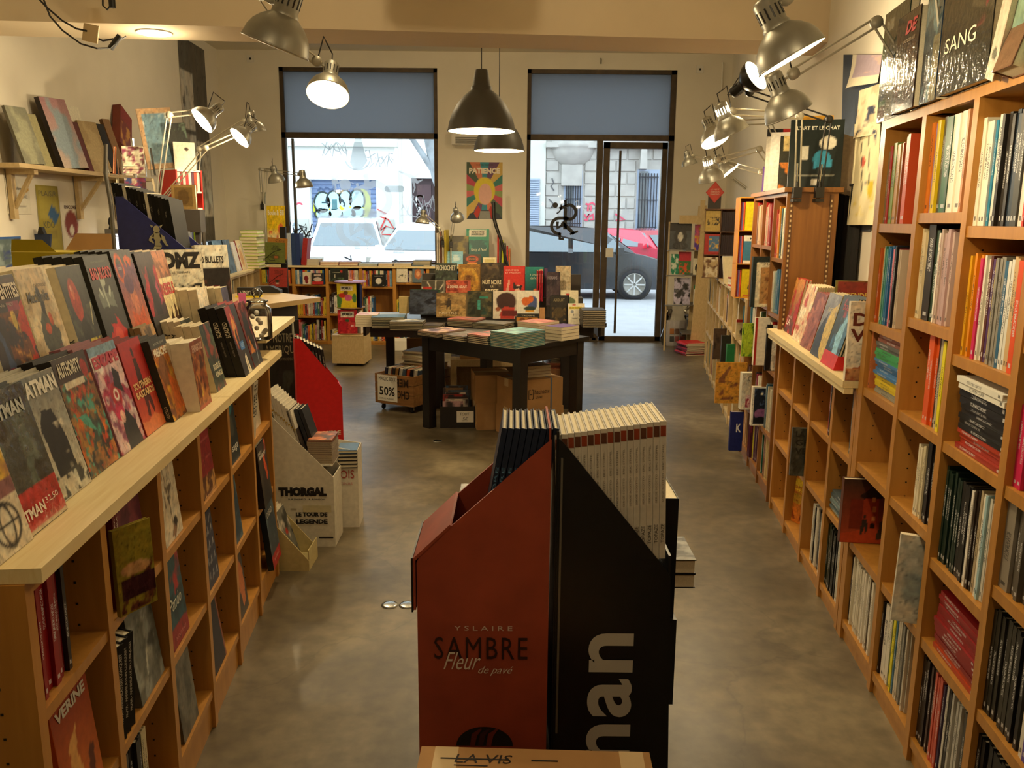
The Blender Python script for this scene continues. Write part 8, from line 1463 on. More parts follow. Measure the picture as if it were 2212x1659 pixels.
wallL('wall_poster', 'white tall poster with a brown oval emblem on left wall', 140, 433, 182, 562, [('bg','#ddd6c4'),('ell','#7a2c20',(.5,.60,.34,.24)),('ell','#ddd6c4',(.5,.5,.14,.08),2),('line','#6a4a3a',(.5,.4,.5,.15,.03)),('rect','#7a2c20',(.2,0,.8,.14))], [('ENCORE',.2,.86,.6,.06,'#4a2c24',.03)], cat='poster')
wallL('brown_card', 'small brown printed card below the oval emblem poster', 152, 536, 180, 560, [('bg','#6a3020'),('rect','#8a5a44',(.1,.3,.9,.4)),('rect','#8a5a44',(.1,.6,.9,.7))], off=.03)
wallL('brown_card', 'narrow sheet of red stamps pinned beside the brown card', 199, 508, 213, 562, [('bg','#c8bc98'),('blot','#9a4a3a',5,.5,5)], off=.004)
wallL('wall_banner', 'tall grey banner with pencil figure studies near window corner', 419, 95, 472, 640, [('bg','#5a564c'),('rect','#c4c0b4',(.02,.66,.46,.88)),('blot','#77746c',16,.62,5,(.02,.66,.46,.88)),('rect','#c4c0b4',(.05,.36,.45,.64)),('blot','#8a867c',16,.6,8,(.05,.36,.45,.64)),('rect','#c4c0b4',(.5,.32,.98,.62)),('blot','#8a867c',16,.6,11,(.5,.32,.98,.62)),('rect','#c4c0b4',(.05,.10,.45,.34)),('blot','#8a867c',16,.6,14,(.05,.10,.45,.34))], cat='banner', res=(50,110), m=M['artmat'])
wallL('clipped_painting', 'small blue-green painting held by black bulldog clips', 0, 512, 52, 585, [('bg','#5a6a6a'),('blot','#8a9a98',3,.5,5),('blot','#3a4a7a',3,.55,8,(.2,0,.7,.8)),('blot','#4a4028',3,.52,14,(.7,0,1,1)),('rect','#2f5a9a',(0,.94,1,1))], off=.05, cat='painting')
o = thing('blue_pouch', 'small dark blue folded pouch on a clip, by yellow poster', 'pouch', wl(92, 545, .05))
pz = wl(92, 505, .05).z-wl(92, 545, .05).z; MB().prism([(-.06,pz),(.075,pz),(.05,0),(-.03,0)], 0, .02, 'y').obj('pouch', mat('blue_paper','#2a3a5c',.6), o); MB().prism([(-.02,pz),(.03,pz),(.015,pz+.05),(-.005,pz+.05)], -.01, .03, 'y').obj('clip', M['ink'], o)
for px in (12, 20):
    pass
o = thing('lit_frame', 'small grey frame with a glowing white panel by blue display', 'lamp', wl(247, 545, .12))
zz = wl(247,505,.12).z-wl(247,545,.12).z; MB().box(-.07,0,-.1,.10,.03,zz+.04).obj('frame', M['greymetal'], o); MB().box(-.03,-.004,-.08,.05,-.001,zz).obj('light_panel', mat('light_panel','#ffffff',.5,var=0,emit=('#f4f8ff',3.0)), o)
MB().lathe([(0,.0),(.02,.0),(.012,.03),(.02,.05),(.014,.09),(.0,.11)], 12, Matrix.Translation((-.02,.015,zz+.0405))).obj('figurine', M['ink'], o)
# art books leaning on the wall shelf
def wsb(label, pxl, pxr, pyt, tiltd, t_, col, art, lean=14, dx=0, z=1.9555):
    Y0 = 5.9
    def yat(px):  # position along the shelf front seen at px
        d = ray(px, 360); t = (-3.40)/d[0]; return d[1]*t
    y0, y1 = yat(pxl), yat(pxr); h = 1.6-1.6
    d = ray((pxl+pxr)/2-20, pyt); tt = -3.50/d[0]; h = HC+d[2]*tt-z
    book('art_book', label, y1-y0, t_, h/math.cos(math.radians(lean)), placeM((-3.375-dx, y0, z), PI/2, math.radians(lean), math.radians(tiltd)), col, art, cat='book', res=(24,32))
wsb('grey-green art book first on the wall shelf', 48, 92, 238, -3, .02, '#5a5648', [('bg','#7c7c68'),('blot','#98987c',2,.5,5)])
wsb('thin olive art book second on the wall shelf', 92, 112, 252, -3, .03, '#2a281c', [('bg','#9a946a')], dx=.01)
wsb('large pink and pale blue art book on the wall shelf', 132, 185, 222, -4, .035, '#2e2824', [('bg','#a8848a'),('grad','#b8a89a','#a4767c',0,1),('blot','#8a9aa4',2,.5,5)])
wsb('dark red spined art book beside the beige one', 186, 196, 268, -3, .03, '#4a1818', [('bg','#5a2420')])
wsb('plain beige art book on the wall shelf', 197, 236, 268, -3, .02, '#8a7656', [('bg','#a89268'),('blot','#b8a478',2,.5,5)])
wsb('white book gleaming behind the beige one on wall shelf', 180, 222, 236, -3, .02, '#e0dcc8', [('bg','#e4dfcb')], dx=.10, lean=8)
wsb('black art book after the beige one on wall shelf', 238, 252, 272, -3, .04, '#181510', [('bg','#221e18')])
wsb('brown art book at the window end of wall shelf', 258, 272, 262, -4, .03, '#6a4e34', [('bg','#8a6a48')], dx=.01)
o = thing('wall_book_box', 'red boxed volume hung askew on wall beyond the shelf', 'box', wl(262, 268, .10), (0,0,math.pi/2-.04)); o.rotation_euler = (math.radians(-8), math.radians(28), PI/2)
MB().box(-.02,-.0,-.20,.22,.07,.20).obj('case', mat('red_case','#7a3424',.5), o); link('front_cover', art_mesh(.23,.38,[('bg','#7c3a2a'),('blot','#c89040',3,.5,5,(0,0,1,.6)),('rect','#8a3428',(0,.7,1,1))],20,28), o, (-.015,-.0006,-.19)); MB().box(.08,.0701,-.02,.12,.10,.02).obj('wall_hook', M['greymetal'], o)
# left window-corner: rows on the corner shelving and wall step
def lrow(y0, n_, x, z, cols, t_, h, place, lean=.0, w_=.18, name='hardback_book', rz=PI, noun='book'):
    for q in range(n_):
        c = cols[q % len(cols)]; o = link(name, spine_me(w_, t_-.001, round(h*(1+rnd.uniform(-.04,.04))*200)/200)); o.matrix_world = placeM((x, FQ.Y(y0)+q*t_+t_, z+.0006), rz, -lean, 0, FQ); setc(o, c); tag(o, '%s %s, %s from near end, %s' % (cname(c), noun, ORD[min(q,35)], place), 'book', 'books '+place)
lrow(7.75, 16, -.36, 1.326, ['#1c1a18','#5a4a34','#3a3028','#c8b48a','#2a241c'], .024, .27, 'on the raised shelf by left wall')
lrow(8.18, 14, -.36, 1.326, ['#4a3a28','#3a2c1e'], .024, .25, 'second brown set, left wall shelf')
lrow(8.60, 5, -.36, 1.326, ['#2a3470','#222a5c','#9aa8b0','#24307a','#1c2450'], .030, .36, 'blue set, left wall shelf', lean=.10)
lrow(8.80, 3, -.36, 1.326, ['#a8c828','#9cbc24'], .045, .32, 'lime set, left wall shelf', lean=.12)
for q in range(12): book('box_set', 'lime green boxed book in the tall pile by the window corner, %s from bottom' % ORD[q], .20, .036, .26, placeM((ony(524+3*math.sin(q*2), 560, 9.9).x, 9.86, 1.019+.0368*(q+1)), rnd.uniform(-.06,.06), PI/2), ['#a4c422','#b0cc30','#96b81e'][q % 3], cat='book', group='lime boxed books in tall pile')
def cface(label, y, w_, h, t_, col, art, texts=(), x=-.05, lean=12, name='picture_book', artm=None, n=1):
    for q in range(n): book(name, label if q == 0 else '%s copy behind: %s' % (ORD[q], ' '.join(label.split()[:9])), w_, t_, h, placeM((x-q*(t_+.001), FQ.Y(y), 1.0185), PI/2, math.radians(lean), 0, FQ), col, art if q == 0 else None, texts if q == 0 else (), cat='book', res=(22,28), artm=artm)
cface('brown and rust album nearest on the left corner shelving', 7.75, .26, .30, .03, '#4a3028', cart('#5a4030',['#3a2820','#8a6a50'],141), n=3)
cface('wrapped blue-violet album beside the brown one, corner shelving', 8.10, .24, .36, .03, '#3a4a6a', cart('#4a5c84',['#8a9ac0','#6a3a5a'],142), artm=M['foil'], n=3)
cface('large pale blue watercolour album on the corner shelving', 8.50, .40, .36, .03, '#3a5470', cart('#5a8098',['#7aa4b8','#3a5a74'],143), n=3)
cface('slate blue album beside the watercolour one, corner shelving', 8.96, .30, .36, .03, '#3a4c60', cart('#4a6478',['#5a7488','#34485c'],144), n=2)
cface('white album with a faint violet sketch, corner shelving', 9.30, .22, .33, .02, '#d8d4cc', [('bg','#dcd8d0'),('blot','#a8a0b0',4,.55,5)])
cface('cream album with big eyed drawing and red spine, corner shelving', 9.56, .24, .34, .02, '#a82c28', [('bg','#d8c8a8'),('ell','#e8e4d8',(.4,.8,.14,.1)),('ell','#e8e4d8',(.7,.8,.14,.1)),('ell','#1c1a18',(.4,.8,.05,.04)),('ell','#1c1a18',(.7,.8,.05,.04)),('ell','#c89a70',(.5,.4,.3,.3),2)])
cface('white album with red trim after the big eyed one', 9.84, .22, .33, .02, '#d8d0c8', [('bg','#dcd4cc'),('rect','#a82c28',(.9,0,1,1)),('blot','#8a8a90',4,.6,5)])
pc = onz(500, 590, 1.02)
o = thing('card_box', 'small black card box at the near edge of corner shelving', 'box', M=FQ.m @ Matrix.Translation((-.10, FQ.Y(7.95), 1.0185))); 
MB().box(0,0,0,.10,.14,.11).obj('box', M['ink'], o)
for i in range(7):
    spines(FQ, -1, FQ.Y(YQ[i])+.016, FQ.Y(YQ[i+1])-.016, .74, [(r.choice(PC+['#c8402c']), .02, .20, 1) for _ in range(r.choice([0,2,3,9]))], ORD[i]+' bay of corner shelving', noun='book', name='hardback_book', hmax=.21, end='near')
# black post rack with wire-held albums
Yr = 8.9
t = thing('post_rack', 'black post rack holding face-out albums on wire arms', 'rack', (ony(617, 640, Yr).x, Yr, 0))
zb = ony(617, 490, Yr).z; MB().box(-.03,-.012,0,.03,.03,zb).obj('post', M['ink'], t); MB().box(-.20,-.15,0,.20,.20,.012).obj('foot_plate', M['ink'], t)
def prk(label, pxl, pxr, pyt, pyb, col, art, texts=(), tilt=0, y=-.03):
    a, b_ = ony(pxl, pyb, Yr+y), ony(pxr, pyb, Yr+y); h = ony(pxl, pyt, Yr+y).z-a.z
    book('picture_book', label, b_.x-a.x, .012, h, placeM((a.x, Yr+y, a.z), 0, 0, tilt), col, art, texts, cat='book', res=(24,28))
    mb = MB(); mb.tube([(0,0,a.z+.0),(-.12,-.06+y,a.z-.01),(a.x-t.location.x,y-.02,a.z+.04),(a.x-t.location.x+.1,y-.022,a.z+h*.55),(.0,y-.02,a.z+h*.66)], .003, 5); mb.obj('wire_arm', M['ink'], t)
    MB().box(a.x-t.location.x,y-.01,a.z-.012,b_.x-t.location.x,.0,a.z-.001).obj('ledge', M['ink'], t)
prk('olive green picture book titled ZOE SUPER on the post rack', 573, 616, 523, 568, '#6a7434', [('bg','#727c3a'),('ell','#5a5a2c',(.5,.3,.24,.1),2),('ell','#b86a3a',(.55,.3,.1,.07),2),('line','#3a3c20',(0,.2,.6,.5,.015))], [('ZOE',.38,.76,.3,.10,'#26281a',.01),('SUPER',.32,.64,.44,.09,'#26281a',.01)], tilt=.03, y=-.06)
prk('orange picture book behind the olive one on the post rack', 577, 619, 512, 560, '#b87a34', [('bg','#c08438')], [('Carli',.4,.82,.45,.12,'#2a2018')], tilt=.08)
prk('red picture book with a small bird shape on the post rack', 581, 620, 577, 620, '#a83a34', [('bg','#b04038'),('ell','#3a3a2c',(.45,.32,.12,.07),2),('ell','#d8b8a0',(.45,.2,.1,.05)),('line','#5a241c',(0,.1,.5,.4,.015))], [('SAUVE',.3,.80,.5,.08,'#5a241c'),('ZEBRE',.3,.69,.5,.08,'#5a241c')], tilt=.05, y=-.06)
prk('black picture book with pale lettering low on the post rack', 588, 622, 628, 664, '#1a1816', [('bg','#1c1a18')], [('ROMANE',.35,.80,.5,.08,'#c8c0b0')], tilt=.03)
# yellow poster book by the window corner
book('picture_book', 'yellow and white poster album with small red figures by window corner', ony(609,560,10.5).x-ony(569,560,10.5).x, .012, .74, placeM((ony(569,510,10.6).x, 10.76, 1.019), 0, .04), '#e0c020', [('bg','#e8e0c8'),('grad','#ece4d0','#e8c41c',.35,.62),('blot','#c8502c',5,.52,5,(.1,.22,.6,.58)),('ell','#d86a3a',(.75,.6,.16,.1),3),('blot','#4a4a7a',5,.54,9,(.3,.15,1,.45))], [('Boule & Bill',.06,.84,.88,.09,'#f0e8d0',.02)], cat='book')
for q in range(3): book('box_set', 'dark blue binder on end at left edge of window board, %s of three' % ORD[q], .2, .055, .40, placeM((ony(625+q*9.5, 565, 10.72).x+.03, 10.72, 1.016), PI/2), ['#b8c0c8','#2a3e6a','#26386a'][q], cat='book')
book('box_set', 'red binder leaning beside the dark blue binders', .2, .06, .34, placeM((ony(660, 565, 10.72).x, 10.72, 1.016), PI/2, -.12), '#9a2c2c', cat='book')
# red metal shelf unit on the left by the wall
ro = ony(385, 452, 6.3); zt_ = ony(385, 372, 6.3).z; hh = zt_-ro.z+.02; W_ = .20; D_ = .30
Mx_ = Matrix.Translation(ro) @ Matrix.Rotation(.8, 4, 'Z')
rs = thing('red_shelf_box', 'small red shelf box full of paperbacks standing above left display', 'shelf', M=Mx_.copy())
for b_ in ((0,0,0,.010,D_,hh),(W_-.010,0,0,W_,D_,hh),(.0105,D_-.01,0,W_-.0105,D_,hh)): MB().box(*b_).obj('side_panel', M['redmetal'], rs)
for z in (.0, hh*.42, hh-.012): MB().box(.0105,0,z,W_-.0105,D_-.0105,z+.012).obj('shelf', M['white'], rs)
for (x, y) in ((0,0),(W_-.02,0),(0,D_-.02),(W_-.02,D_-.02)): MB().box(x,y,-ro.z,x+.02,y+.02,-.0005).obj('leg', M['darkpanel'], rs)
for q in range(8): book('paperback', 'paperback spine in the red shelf box, %s along' % ORD[q], .13, .020, .14, Mx_ @ placeM((.014+.0215*q+.020, .012, hh*.42+.0125), PI/2), ['#d8ccc0','#8a2c30','#c8b8b0','#a83038','#d8d0c8','#5a3a4a','#c8503c'][q % 7], cat='book', hard=False)
book('art_book', 'tan framed volume standing before the red shelf box', .17, .03, .17, placeM((ony(382,452,6.1).x, 6.02, ony(382,452,6.02).z), 0, 0), '#6a5030', [('bg','#8a7040'),('rect','#6a542c',(.12,.12,.88,.88)),('ell','#544020',(.5,.5,.25,.3),3)], cat='book')
o = thing('book_block', 'dark block holding the tan framed volume', 'stand', (ony(382,452,6.1).x, 6.0, 0)); zk = ony(382,452,6.02).z
MB().box(0,0,zk-.16,.20,.10,zk-.001).obj('block', M['darkpanel'], o); MB().box(.02,.02,0,.05,.05,zk-.1605).box(.15,.02,0,.18,.05,zk-.1605).obj('leg', M['darkpanel'], o)
for lb, x, w_, h, tl, c, ar, dy in [('tall framed picture of pale blue figures leaning on the left wall',-.10,.24,.44,-.12,'#a8825a',[('bg','#b8946a'),('rect','#6a8a9a',(.12,.08,.9,.92)),('blot','#c8d0c8',4,.5,5,(.12,.08,.9,.92))],.24),
    ('black and green tall album leaning beside the framed picture',.06,.14,.34,-.14,'#1c1c18',[('bg','#2a2c26'),('blot','#5a6a5a',4,.5,5,(.2,.4,1,1)),('rect','#c8bc98',(.3,0,1,.4))],.14),
    ('white album with a brown dot on the red shelf box',.01,.15,.20,0,'#d8d0bc',[('bg','#dcd4c0'),('ell','#3a2c20',(.6,.75,.1,.07))],.03)]:
    book('art_book', lb, w_, .02, h, Mx_ @ placeM((x, dy, hh+.001), -.3, .10, tl), c, ar, cat='book')
# wire spinner with leaning comics
wsx = ony(312, 505, 5.6); sp2 = thing('wire_spinner', 'tilting chrome wire comics spinner beside the red shelf box', 'rack', (wsx.x-.10, 5.75, .0))
zc = wsx.z
MB().tube([(0,0,0),(0,0,zc+.62)], .012, 8).obj('pole', M['chrome'], sp2); MB().lathe([(0,0),(.16,0),(.16,.015),(0,.02)], 20).obj('base_disc', M['greymetal'], sp2)
for lv in range(3):
    z = zc-.02+.20*lv
    for a in range(4):
        aa = a*PI/2+.4; cx_, sx_ = math.cos(aa), math.sin(aa); e1 = Vector((-sx_, cx_, 0)); rr0 = Vector((cx_, sx_, 0))*.10
        MB().tube([rr0-e1*.07+Vector((0,0,z+.10)), rr0-e1*.07+Vector((0,0,z)), rr0*1.5-e1*.07+Vector((0,0,z)), rr0*1.6-e1*.07+Vector((0,0,z+.05)), rr0*1.6+e1*.07+Vector((0,0,z+.05)), rr0*1.5+e1*.07+Vector((0,0,z)), rr0+e1*.07+Vector((0,0,z)), rr0+e1*.07+Vector((0,0,z+.10))], .0025, 4).obj('wire_pocket', M['chrome'], sp2)
sc_ = [['#2a2a24','#c8c0a8','#c83a2c','#d8ccb0'],['#b8a888','#8a3a5a','#d8d4c0','#3a4a7a'],['#26241f','#d8ccb8','#c86a3a','#e0d8c0']]
for lv in range(3):
    for a in range(4):
        aa = a*PI/2+.4; p = Vector((wsx.x-.10, 5.75, 0))+Vector((math.cos(aa), math.sin(aa), 0))*.125
        for q in range(2):
            book('comic_volume', '%s comic in the %s tier of the wire spinner, %s pocket, %s' % (cname(sc_[lv][a]), ['lower','middle','upper'][lv], ORD[a], ['front','behind']), .13, .012, .175, Matrix.Translation(p) @ Matrix.Rotation(aa+PI/2, 4, 'Z') @ placeM((-.065, -.006+.013*q, zc-.012+.20*lv), 0, .10), sc_[lv][a], cart(sc_[lv][a],['#5a3a34','#c8b898','#8a3a5a'],150+lv*4+a) if q == 0 else None, cat='book', res=(14,18)) if q == 0 else None
# pier poster
pa, pb_ = ony(1008, 473, YF), ony(1085, 473, YF); ph = ony(1008, 350, YF).z-pa.z; pw = pb_.x-pa.x
o = thing('pier_poster', 'sunburst poster titled PATIENCE with a yellow-haired oval on the pier', 'poster', (pa.x, YF-.004, pa.z))
MB().box(0,0.0005,0,pw,.0035,ph).obj('sheet_back', M['white'], o)
link('sheet', art_mesh(pw, ph, [('bg','#c88a90'),('rays',['#c86a6a','#3a7a70','#c8a85a','#6a4a6a','#3a8a9a','#c8785a','#4a5a4a','#b84a5a','#8a9a60'],(.5,.5)),('ell','#d8c23c',(.5,.50,.30,.24)),('ell','#d8a898',(.52,.44,.19,.19)),('poly','#2e3440',[(.0,.0),(.1,.10),(.35,.16),(.65,.16),(.9,.10),(1,0)]),('poly','#b0342c',[(.2,.10),(.32,.24),(.40,.16),(.3,.0)]),('poly','#b0342c',[(.8,.10),(.68,.24),(.62,.16),(.7,.0)]),('poly','#8a8a84',[(.34,.0),(.38,.14),(.64,.14),(.68,.0)])], 90, 130, 'sheet', M['artmat']), o)
text('PATIENCE', (1,0,0), (0,0,1), (.07*pw,-.002,.80*ph), .86*pw, .10*ph, '#e8dcc4', o, 'poster_lettering', bold=.05, depth=.001); text('DANIEL CLOWES', (1,0,0), (0,0,1), (.28*pw,-.002,.94*ph), .46*pw, .025*ph, '#3a3a30', o, 'poster_lettering', depth=.001)
# ================================================================== LAMPS
def sub(a, b): return Vector(a)-Vector(b)
def shade_mesh(R, mi, inner=M['pendin'], prof=None, n=36):
    pr = prof or [(1.0,0),(.985,.10),(.93,.34),(.82,.56),(.64,.76),(.48,.88),(.40,.94)]
    mb = MB(); mb.lathe([(r_*R, z*R) for r_, z in pr], n, None, 0)
    mb.lathe([(r_*R*.97, z*R-.0015 if z > 0 else .0004) for r_, z in reversed(pr)], n, None, 1); mb.lathe([(R*.97,.0004),(R*1.012,.0),(R*1.012,.003),(R,.004)], n, None, 0)
    return mb.mesh('shade', [mi, inner])
def add_light(parent, loc, power, col=WARM, rad=.035, M4=None):
    l_ = bpy.data.lights.new('bulb_light', 'POINT'); l_.energy = power*LAMPW; l_.color = col; l_.shadow_soft_size = rad
    o = bpy.data.objects.new('bulb_light', l_); COL.objects.link(o); o.parent = parent; o.location = loc; return o
def desk_lamp(label, head, aim, joints, R=.085, lit=20, m='silver', arm='silver2', clamp=True, cord=True, foot=None):
    """head: centre of the shade's rim; joints: base, elbow (world)"""
    head = Vector(head); aim = Vector(aim).normalized(); z = -aim
    rot = z.to_track_quat('Z', 'Y').to_matrix().to_4x4(); base = Vector(joints[0])
    t = thing('desk_lamp', label, 'lamp', base)
    Mh = Matrix.Translation(head-base) @ rot
    s = link('shade', shade_mesh(R, M[m]), t, M=Mh)
    nk = MB().lathe([(.40*R,.92*R),(.40*R,1.02*R),(.36*R,1.06*R),(.36*R,1.72*R),(.30*R,1.82*R),(.10*R,1.88*R),(0,1.88*R)], 24).obj('lamp_socket', M[m], t, M=Mh)
    sl = MB()
    for a in range(14): sl.box(.355*R, -.018*R*1.3, 1.20*R, .368*R, .018*R*1.3, 1.55*R, Matrix.Rotation(a*2*PI/14, 4, 'Z'))
    o = sl.obj('cooling_slots', M['bulb'] if (lit and R > .07 and 'glowing' in label) else M['ink'], nk)
    MB().lathe([(0,.16*R),(.18*R,.20*R),(.33*R,.36*R),(.36*R,.52*R),(.28*R,.72*R),(.15*R,.90*R)], 20).obj('bulb', M['bulb'] if lit else M['bulboff'], t, M=Mh)
    if lit: add_light(t, (Mh @ Vector((0,0,.12*R))), lit, rad=.03)
    tail = head+z*1.35*R; yoke = tail+(Vector(joints[1])-tail).normalized()*.75*R
    pts = [base, Vector(joints[1]), yoke]
    MB().tube([tail-base+(yoke-tail)*.4, yoke-base], .0045, 6).obj('yoke', M[arm], t)
    for i in range(2):
        a, b_ = pts[i], pts[i+1]; d = (b_-a); n_ = d.normalized().cross(Vector((0,1,0))); n_ = (n_ if n_.length > .1 else Vector((1,0,0))).normalized()*.014
        for sg in (-1, 1): MB().tube([a-base+n_*sg, b_-base+n_*sg], .0045, 5).obj('arm_rod', M[arm], t)
        if i == 0: MB().tube([a-base+n_*0+Vector((0,.008,0)), a-base+d*.35+Vector((0,.008,0))], .0055, 6).obj('spring', M['chrome'], t)
    for p in (pts[1], pts[2]): MB().lathe([(0,-.010),(.021,-.010),(.021,.010),(0,.010)], 14).obj('joint_plate', M[arm], t, (p-base), (PI/2,0,0))
    if foot is not None: MB().tube([(0,0,0),(0,0,foot-base.z)], .008, 8).obj('mounting_rod', M[arm], t); MB().lathe([(0,0),(.035,0),(.035,.012 if foot < 3 else -.012),(0,.012 if foot < 3 else -.012)], 16).obj('foot_plate', M[arm], t, (0,0,foot-base.z))
    if clamp: MB().box(-.022,-.018,-.055,.022,.018,.0).box(-.022,-.018,-.075,.022,.03,-.060).obj('clamp', M['ink'], t); MB().tube([(0,0,0),(0,0,.03)], .009, 8).obj('pivot', M['ink'], t)
    if cord:
        top = head+z*1.88*R-base; e = pts[2]-base; mid = (top+e)/2+Vector((0,0,.55*R+.05))
        cv = [top, top+z*.03+Vector((0,0,.01)), top.lerp(mid,.6)+Vector((0,0,.015)), mid, e.lerp(mid,.55), e]
        MB().tube(cv, .0028, 5).obj('cord', M['cord'], t)
    return t
# right side
onC = lambda px, py, y: ony(px, py, y)
desk_lamp('largest silver desk lamp with a lit rim, high over tall bookcase end', onC(1711,125,2.2), (.50,-.06,-.87), [FR(.05, FR.Y(2.62), 2.0), (1.08, 2.45, 2.62)], R=.087, lit=16)
desk_lamp('unlit silver desk lamp hanging below the largest one on the right', onC(1704,247,3.1), (.47,.10,-.88), [FR(.10, FR.Y(3.0), 2.03), onC(1893,48,3.05)], R=.085, lit=0)
desk_lamp('black desk lamp with its lit mouth turned up to the wall', onC(1633,163,4.45), (.52,-.55,.42), [onC(1770,405,4.60), onC(1790,258,4.55)], R=.083, lit=16, m='blacklamp', arm='blacklamp')
desk_lamp('silver desk lamp with glowing slots clamped to the brown cabinet side', onC(1581,290,4.15), (.43,.02,-.90), [onC(1722,405,4.60), onC(1727,250,4.5)], R=.086, lit=16)
desk_lamp('silver desk lamp with its bright mouth seen behind the slotted one', onC(1545,304,4.95), (.30,-.42,-.85), [FR(.16, FR.Y(5.30), 1.86), onC(1660,262,5.2)], R=.083, lit=14)
desk_lamp('dusky silver desk lamp with glowing slots, lowest over the card tower', onC(1537,388,5.6), (.30,.20,-.92), [FR(.14, FR.Y(5.55), 1.86), onC(1640,322,5.5)], R=.083, lit=12)
desk_lamp('silver desk lamp mostly hidden, blazing against the right wall', onC(1575,372,6.3), (.55,-.20,-.7), [FR(.18, FR.Y(5.68), 1.86), onC(1645,372,6.0)], R=.083, lit=12)
desk_lamp('small unlit desk lamp near the door, last along the right wall', onC(1490,357,9.0), (.28,.0,-.95), [(wxr(9.0)-.03, 9.0, 1.95), onC(1530,345,9.0)], R=.083, lit=0, clamp=False)
# left side
desk_lamp('large silver desk lamp with a gleaming dome at the top over left display', onC(594,102,2.3), (-.36,.06,-.93), [(-.80, 1.9, 2.85), onC(562,-18,2.35)], R=.088, lit=0, clamp=False, foot=3.7)
desk_lamp('lit desk lamp shining at the viewer before the left window film', onC(708,205,3.5), (-.02,-.52,-.85), [(-1.05, 3.0, 2.62), onC(640,100,3.5)], R=.086, lit=24, clamp=False, foot=3.7)
desk_lamp('lit silver desk lamp aimed down-left, first over the wall shelf', onC(436,261,5.3), (-.62,-.48,-.62), [onC(340,432,5.6), onC(366,248,5.45)], R=.085, lit=36, foot=0)
desk_lamp('lit silver desk lamp, second of the pair over the red shelf box', onC(517,298,6.1), (-.58,-.48,-.66), [onC(352,430,6.3), onC(445,320,6.2)], R=.083, lit=30)
desk_lamp('unlit silver desk lamp behind the lit pair on the left', onC(551,285,6.5), (.14,.15,-.98), [onC(425,400,6.6), onC(430,322,6.6)], R=.083, lit=0, clamp=False, foot=0)
desk_lamp('silver desk lamp on the front wall, lighting the window corner', onC(598,392,9.6), (.15,.25,-.95), [(ony(568,440,YF).x, YF-.03, ony(568,440,YF).z), onC(562,366,10.3)], R=.095, lit=12)
desk_lamp('small silver desk lamp hanging inside the left window', onC(657,404,9.5), (.12,-.05,-.99), [onC(571,440,10.4), onC(575,368,10.2)], R=.10, lit=0, clamp=False, foot=1.0185, cord=False)
desk_lamp('small lamp at the right edge of the left window', onC(912,482,9.9), (-.10,-.10,-.99), [onC(956,520,10.7), onC(948,492,10.3)], R=.083, lit=0, foot=1.016)
desk_lamp('small lamp shining on the green poster book at the pier', onC(988,472,9.9), (.10,.62,-.72), [onC(974,522,10.75), onC(980,478,10.4)], R=.083, lit=10, foot=1.016)
# lamps of the same kind added out of view to light both shelves' near ends
desk_lamp('added unseen silver desk lamp above the near end of the left comics display', (-.70, .95, 2.15), (-.25,.50,-.83), [(-1.30, .75, 2.6), (-1.02, .8, 2.75)], R=.085, lit=7, clamp=False, foot=3.7)
desk_lamp('added unseen silver desk lamp above the near bays of the tall bookcase', (.62, 1.25, 2.25), (.42,.25,-.87), [(1.12, 1.15, 2.02), (.98, 1.2, 2.55)], R=.085, lit=7, clamp=False, foot=1.956)
# dome pendants
def pendant(label, px, py, y, R, lit):
    c = ony(px, py, y); t = thing('pendant_lamp', label, 'lamp', (c.x, c.y, 3.70))
    Mh = Matrix.Translation((0, 0, c.z-3.70))
    pr = [(1.0,0),(.985,.06),(.95,.24),(.86,.50),(.70,.78),(.50,1.0),(.35,1.12),(.31,1.15),(.31,1.24),(.27,1.26),(.19,1.70),(.17,1.72),(.0,1.73)]
    link('shade', shade_mesh(R, M['pendant'], prof=pr), t, M=Mh)
    MB().lathe([(0,.10),(.04,.12),(.06,.17),(.05,.22),(.02,.28)], 18).obj('bulb', M['bulb'], t, M=Mh)
    MB().tube([(0,0,0),(0,0,c.z-3.70+1.73*R)], .004, 6).obj('cord', M['cord'], t); MB().lathe([(0,0),(.045,0),(.045,-.02),(.03,-.05),(0,-.055)], 20).obj('ceiling_rose', M['pendant'], t)
    add_light(t, (0,0,c.z-3.70+.05), lit, rad=.06)
pendant('large dark grey dome pendant hanging over the front table', 1040, 284, 6.35, .25, 40)
pendant('dark grey dome pendant farther back, half behind the larger one', 1078, 326, 8.45, .25, 46)
t = thing('ceiling_lamp', 'flat round glowing lamp set under the dropped beam', 'lamp', (ony(334,82,5.6).x, 5.6, 2.7495))
MB().lathe([(0,-.012),(.085,-.012),(.095,-.006),(.098,0)], 32).obj('diffuser', M['bulb'], t); MB().lathe([(.098,0),(.106,-.008),(.110,0)], 32).obj('rim', M['whiteplastic'], t); add_light(t, (0,0,-.05), 8, rad=.09)
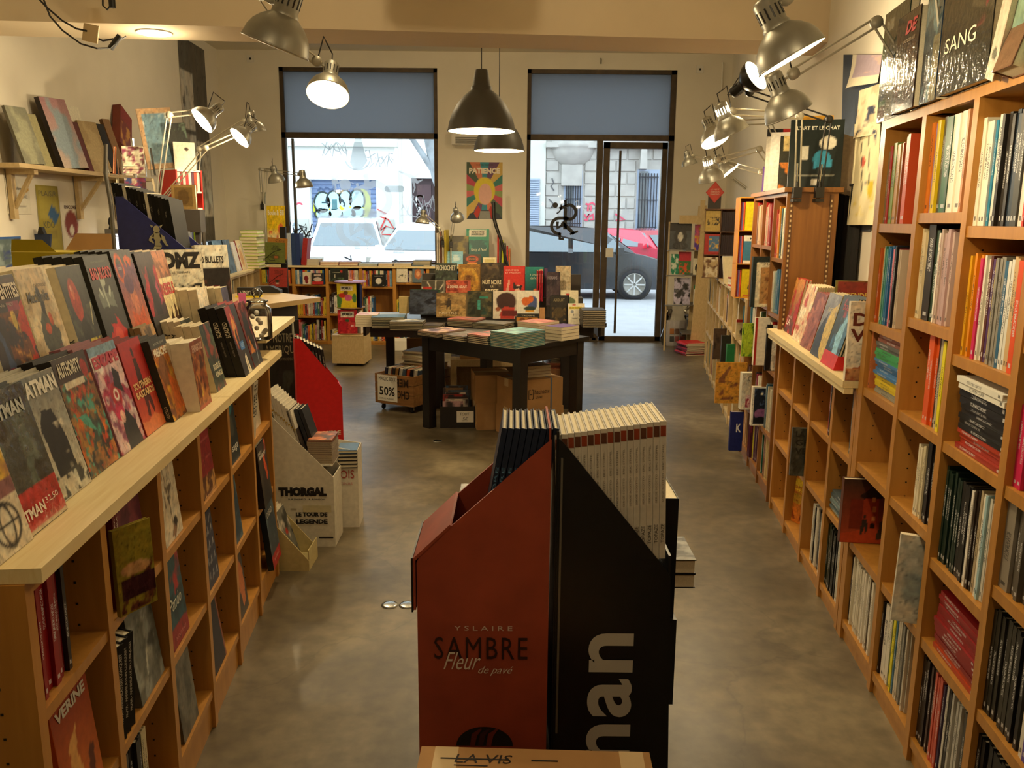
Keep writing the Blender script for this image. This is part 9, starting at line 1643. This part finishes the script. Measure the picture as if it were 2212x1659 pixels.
for i, (x, y) in enumerate([(-.1, -1.2), (-.5, 3.5), (-1.6, 8.2), (1.1, 8.2)]):  # unseen globes added to brighten ceiling, beam face and far walls
    t = thing('fill_globe', ['added fill globe on the ceiling behind the viewer','added fill globe on the ceiling before the dropped beam','added fill globe hidden by the beam near the left window','added fill globe hidden by the beam near the glazed door'][i], 'lamp', (x, y, 3.70))
    MB().lathe([(0,0),(.07,0),(.07,-.03),(0,-.03)], 20).obj('ceiling_plate', M['chrome'], t); MB().lathe([(0,-.03),(.06,-.032),(.11,-.09),(.12,-.15),(.09,-.22),(0,-.26)], 24).obj('globe', mat('fill_globe_glass%d' % i, '#fff2d8', .4, var=0, emit=('#ffe2b0', 6)), t); add_light(t, (0,0,-.34), [3, 22, 24, 22][i], rad=.12)
# cables taped along the beam
def cable(label, pts, y0=5.30, nm='cable'):
    P = [ony(a, b_, y) for a, b_, y in pts]; t = thing(nm, label, 'cable', P[0]); MB().tube([p-P[0] for p in P], .0055, 5).obj('wire', M['cord'], t); return t, P[0]
t, p0 = cable('pair of black cables drooping across the left end of the beam', [(75,-12,5.15),(100,15,5.17),(135,45,5.22),(165,62,5.25),(188,67,5.27)])
q = ony(195,72,5.28); MB().box(-.04,-.01,-.05,.05,.002,.05, Matrix.Translation(q-p0) @ Matrix.Rotation(.2,4,'Y')).obj('tape_patch', M['tape'], t)
P = [ony(a, b_, y)-p0 for a, b_, y in [(90,-12,5.15),(108,35,5.18),(135,66,5.2),(175,95,5.22),(210,105,5.25),(238,104,5.3),(252,90,5.35),(272,79,5.42)]]; MB().tube(P, .0055, 5).obj('wire', M['cord'], t)
P = [ony(a, b_, y)-p0 for a, b_, y in [(205,80,5.28),(222,88,5.3),(245,84,5.35)]]; MB().tube(P, .0055, 5).obj('wire', M['cord'], t)
q = ony(248,92,5.34)-p0; MB().tube([q-Vector((.03,0,.035)), q+Vector((.035,0,.04))], .018, 6).obj('plug', M['ink'], t)
t, p0 = cable('short black cable loop with a plug at the top of the beam', [(222,-10,5.2),(222,12,5.2),(232,21,5.2),(240,10,5.2)]); q = ony(242,5,5.2)-p0; MB().tube([q-Vector((0,0,.03)), q+Vector((0,0,.05))], .02, 6).obj('plug', M['ink'], t)
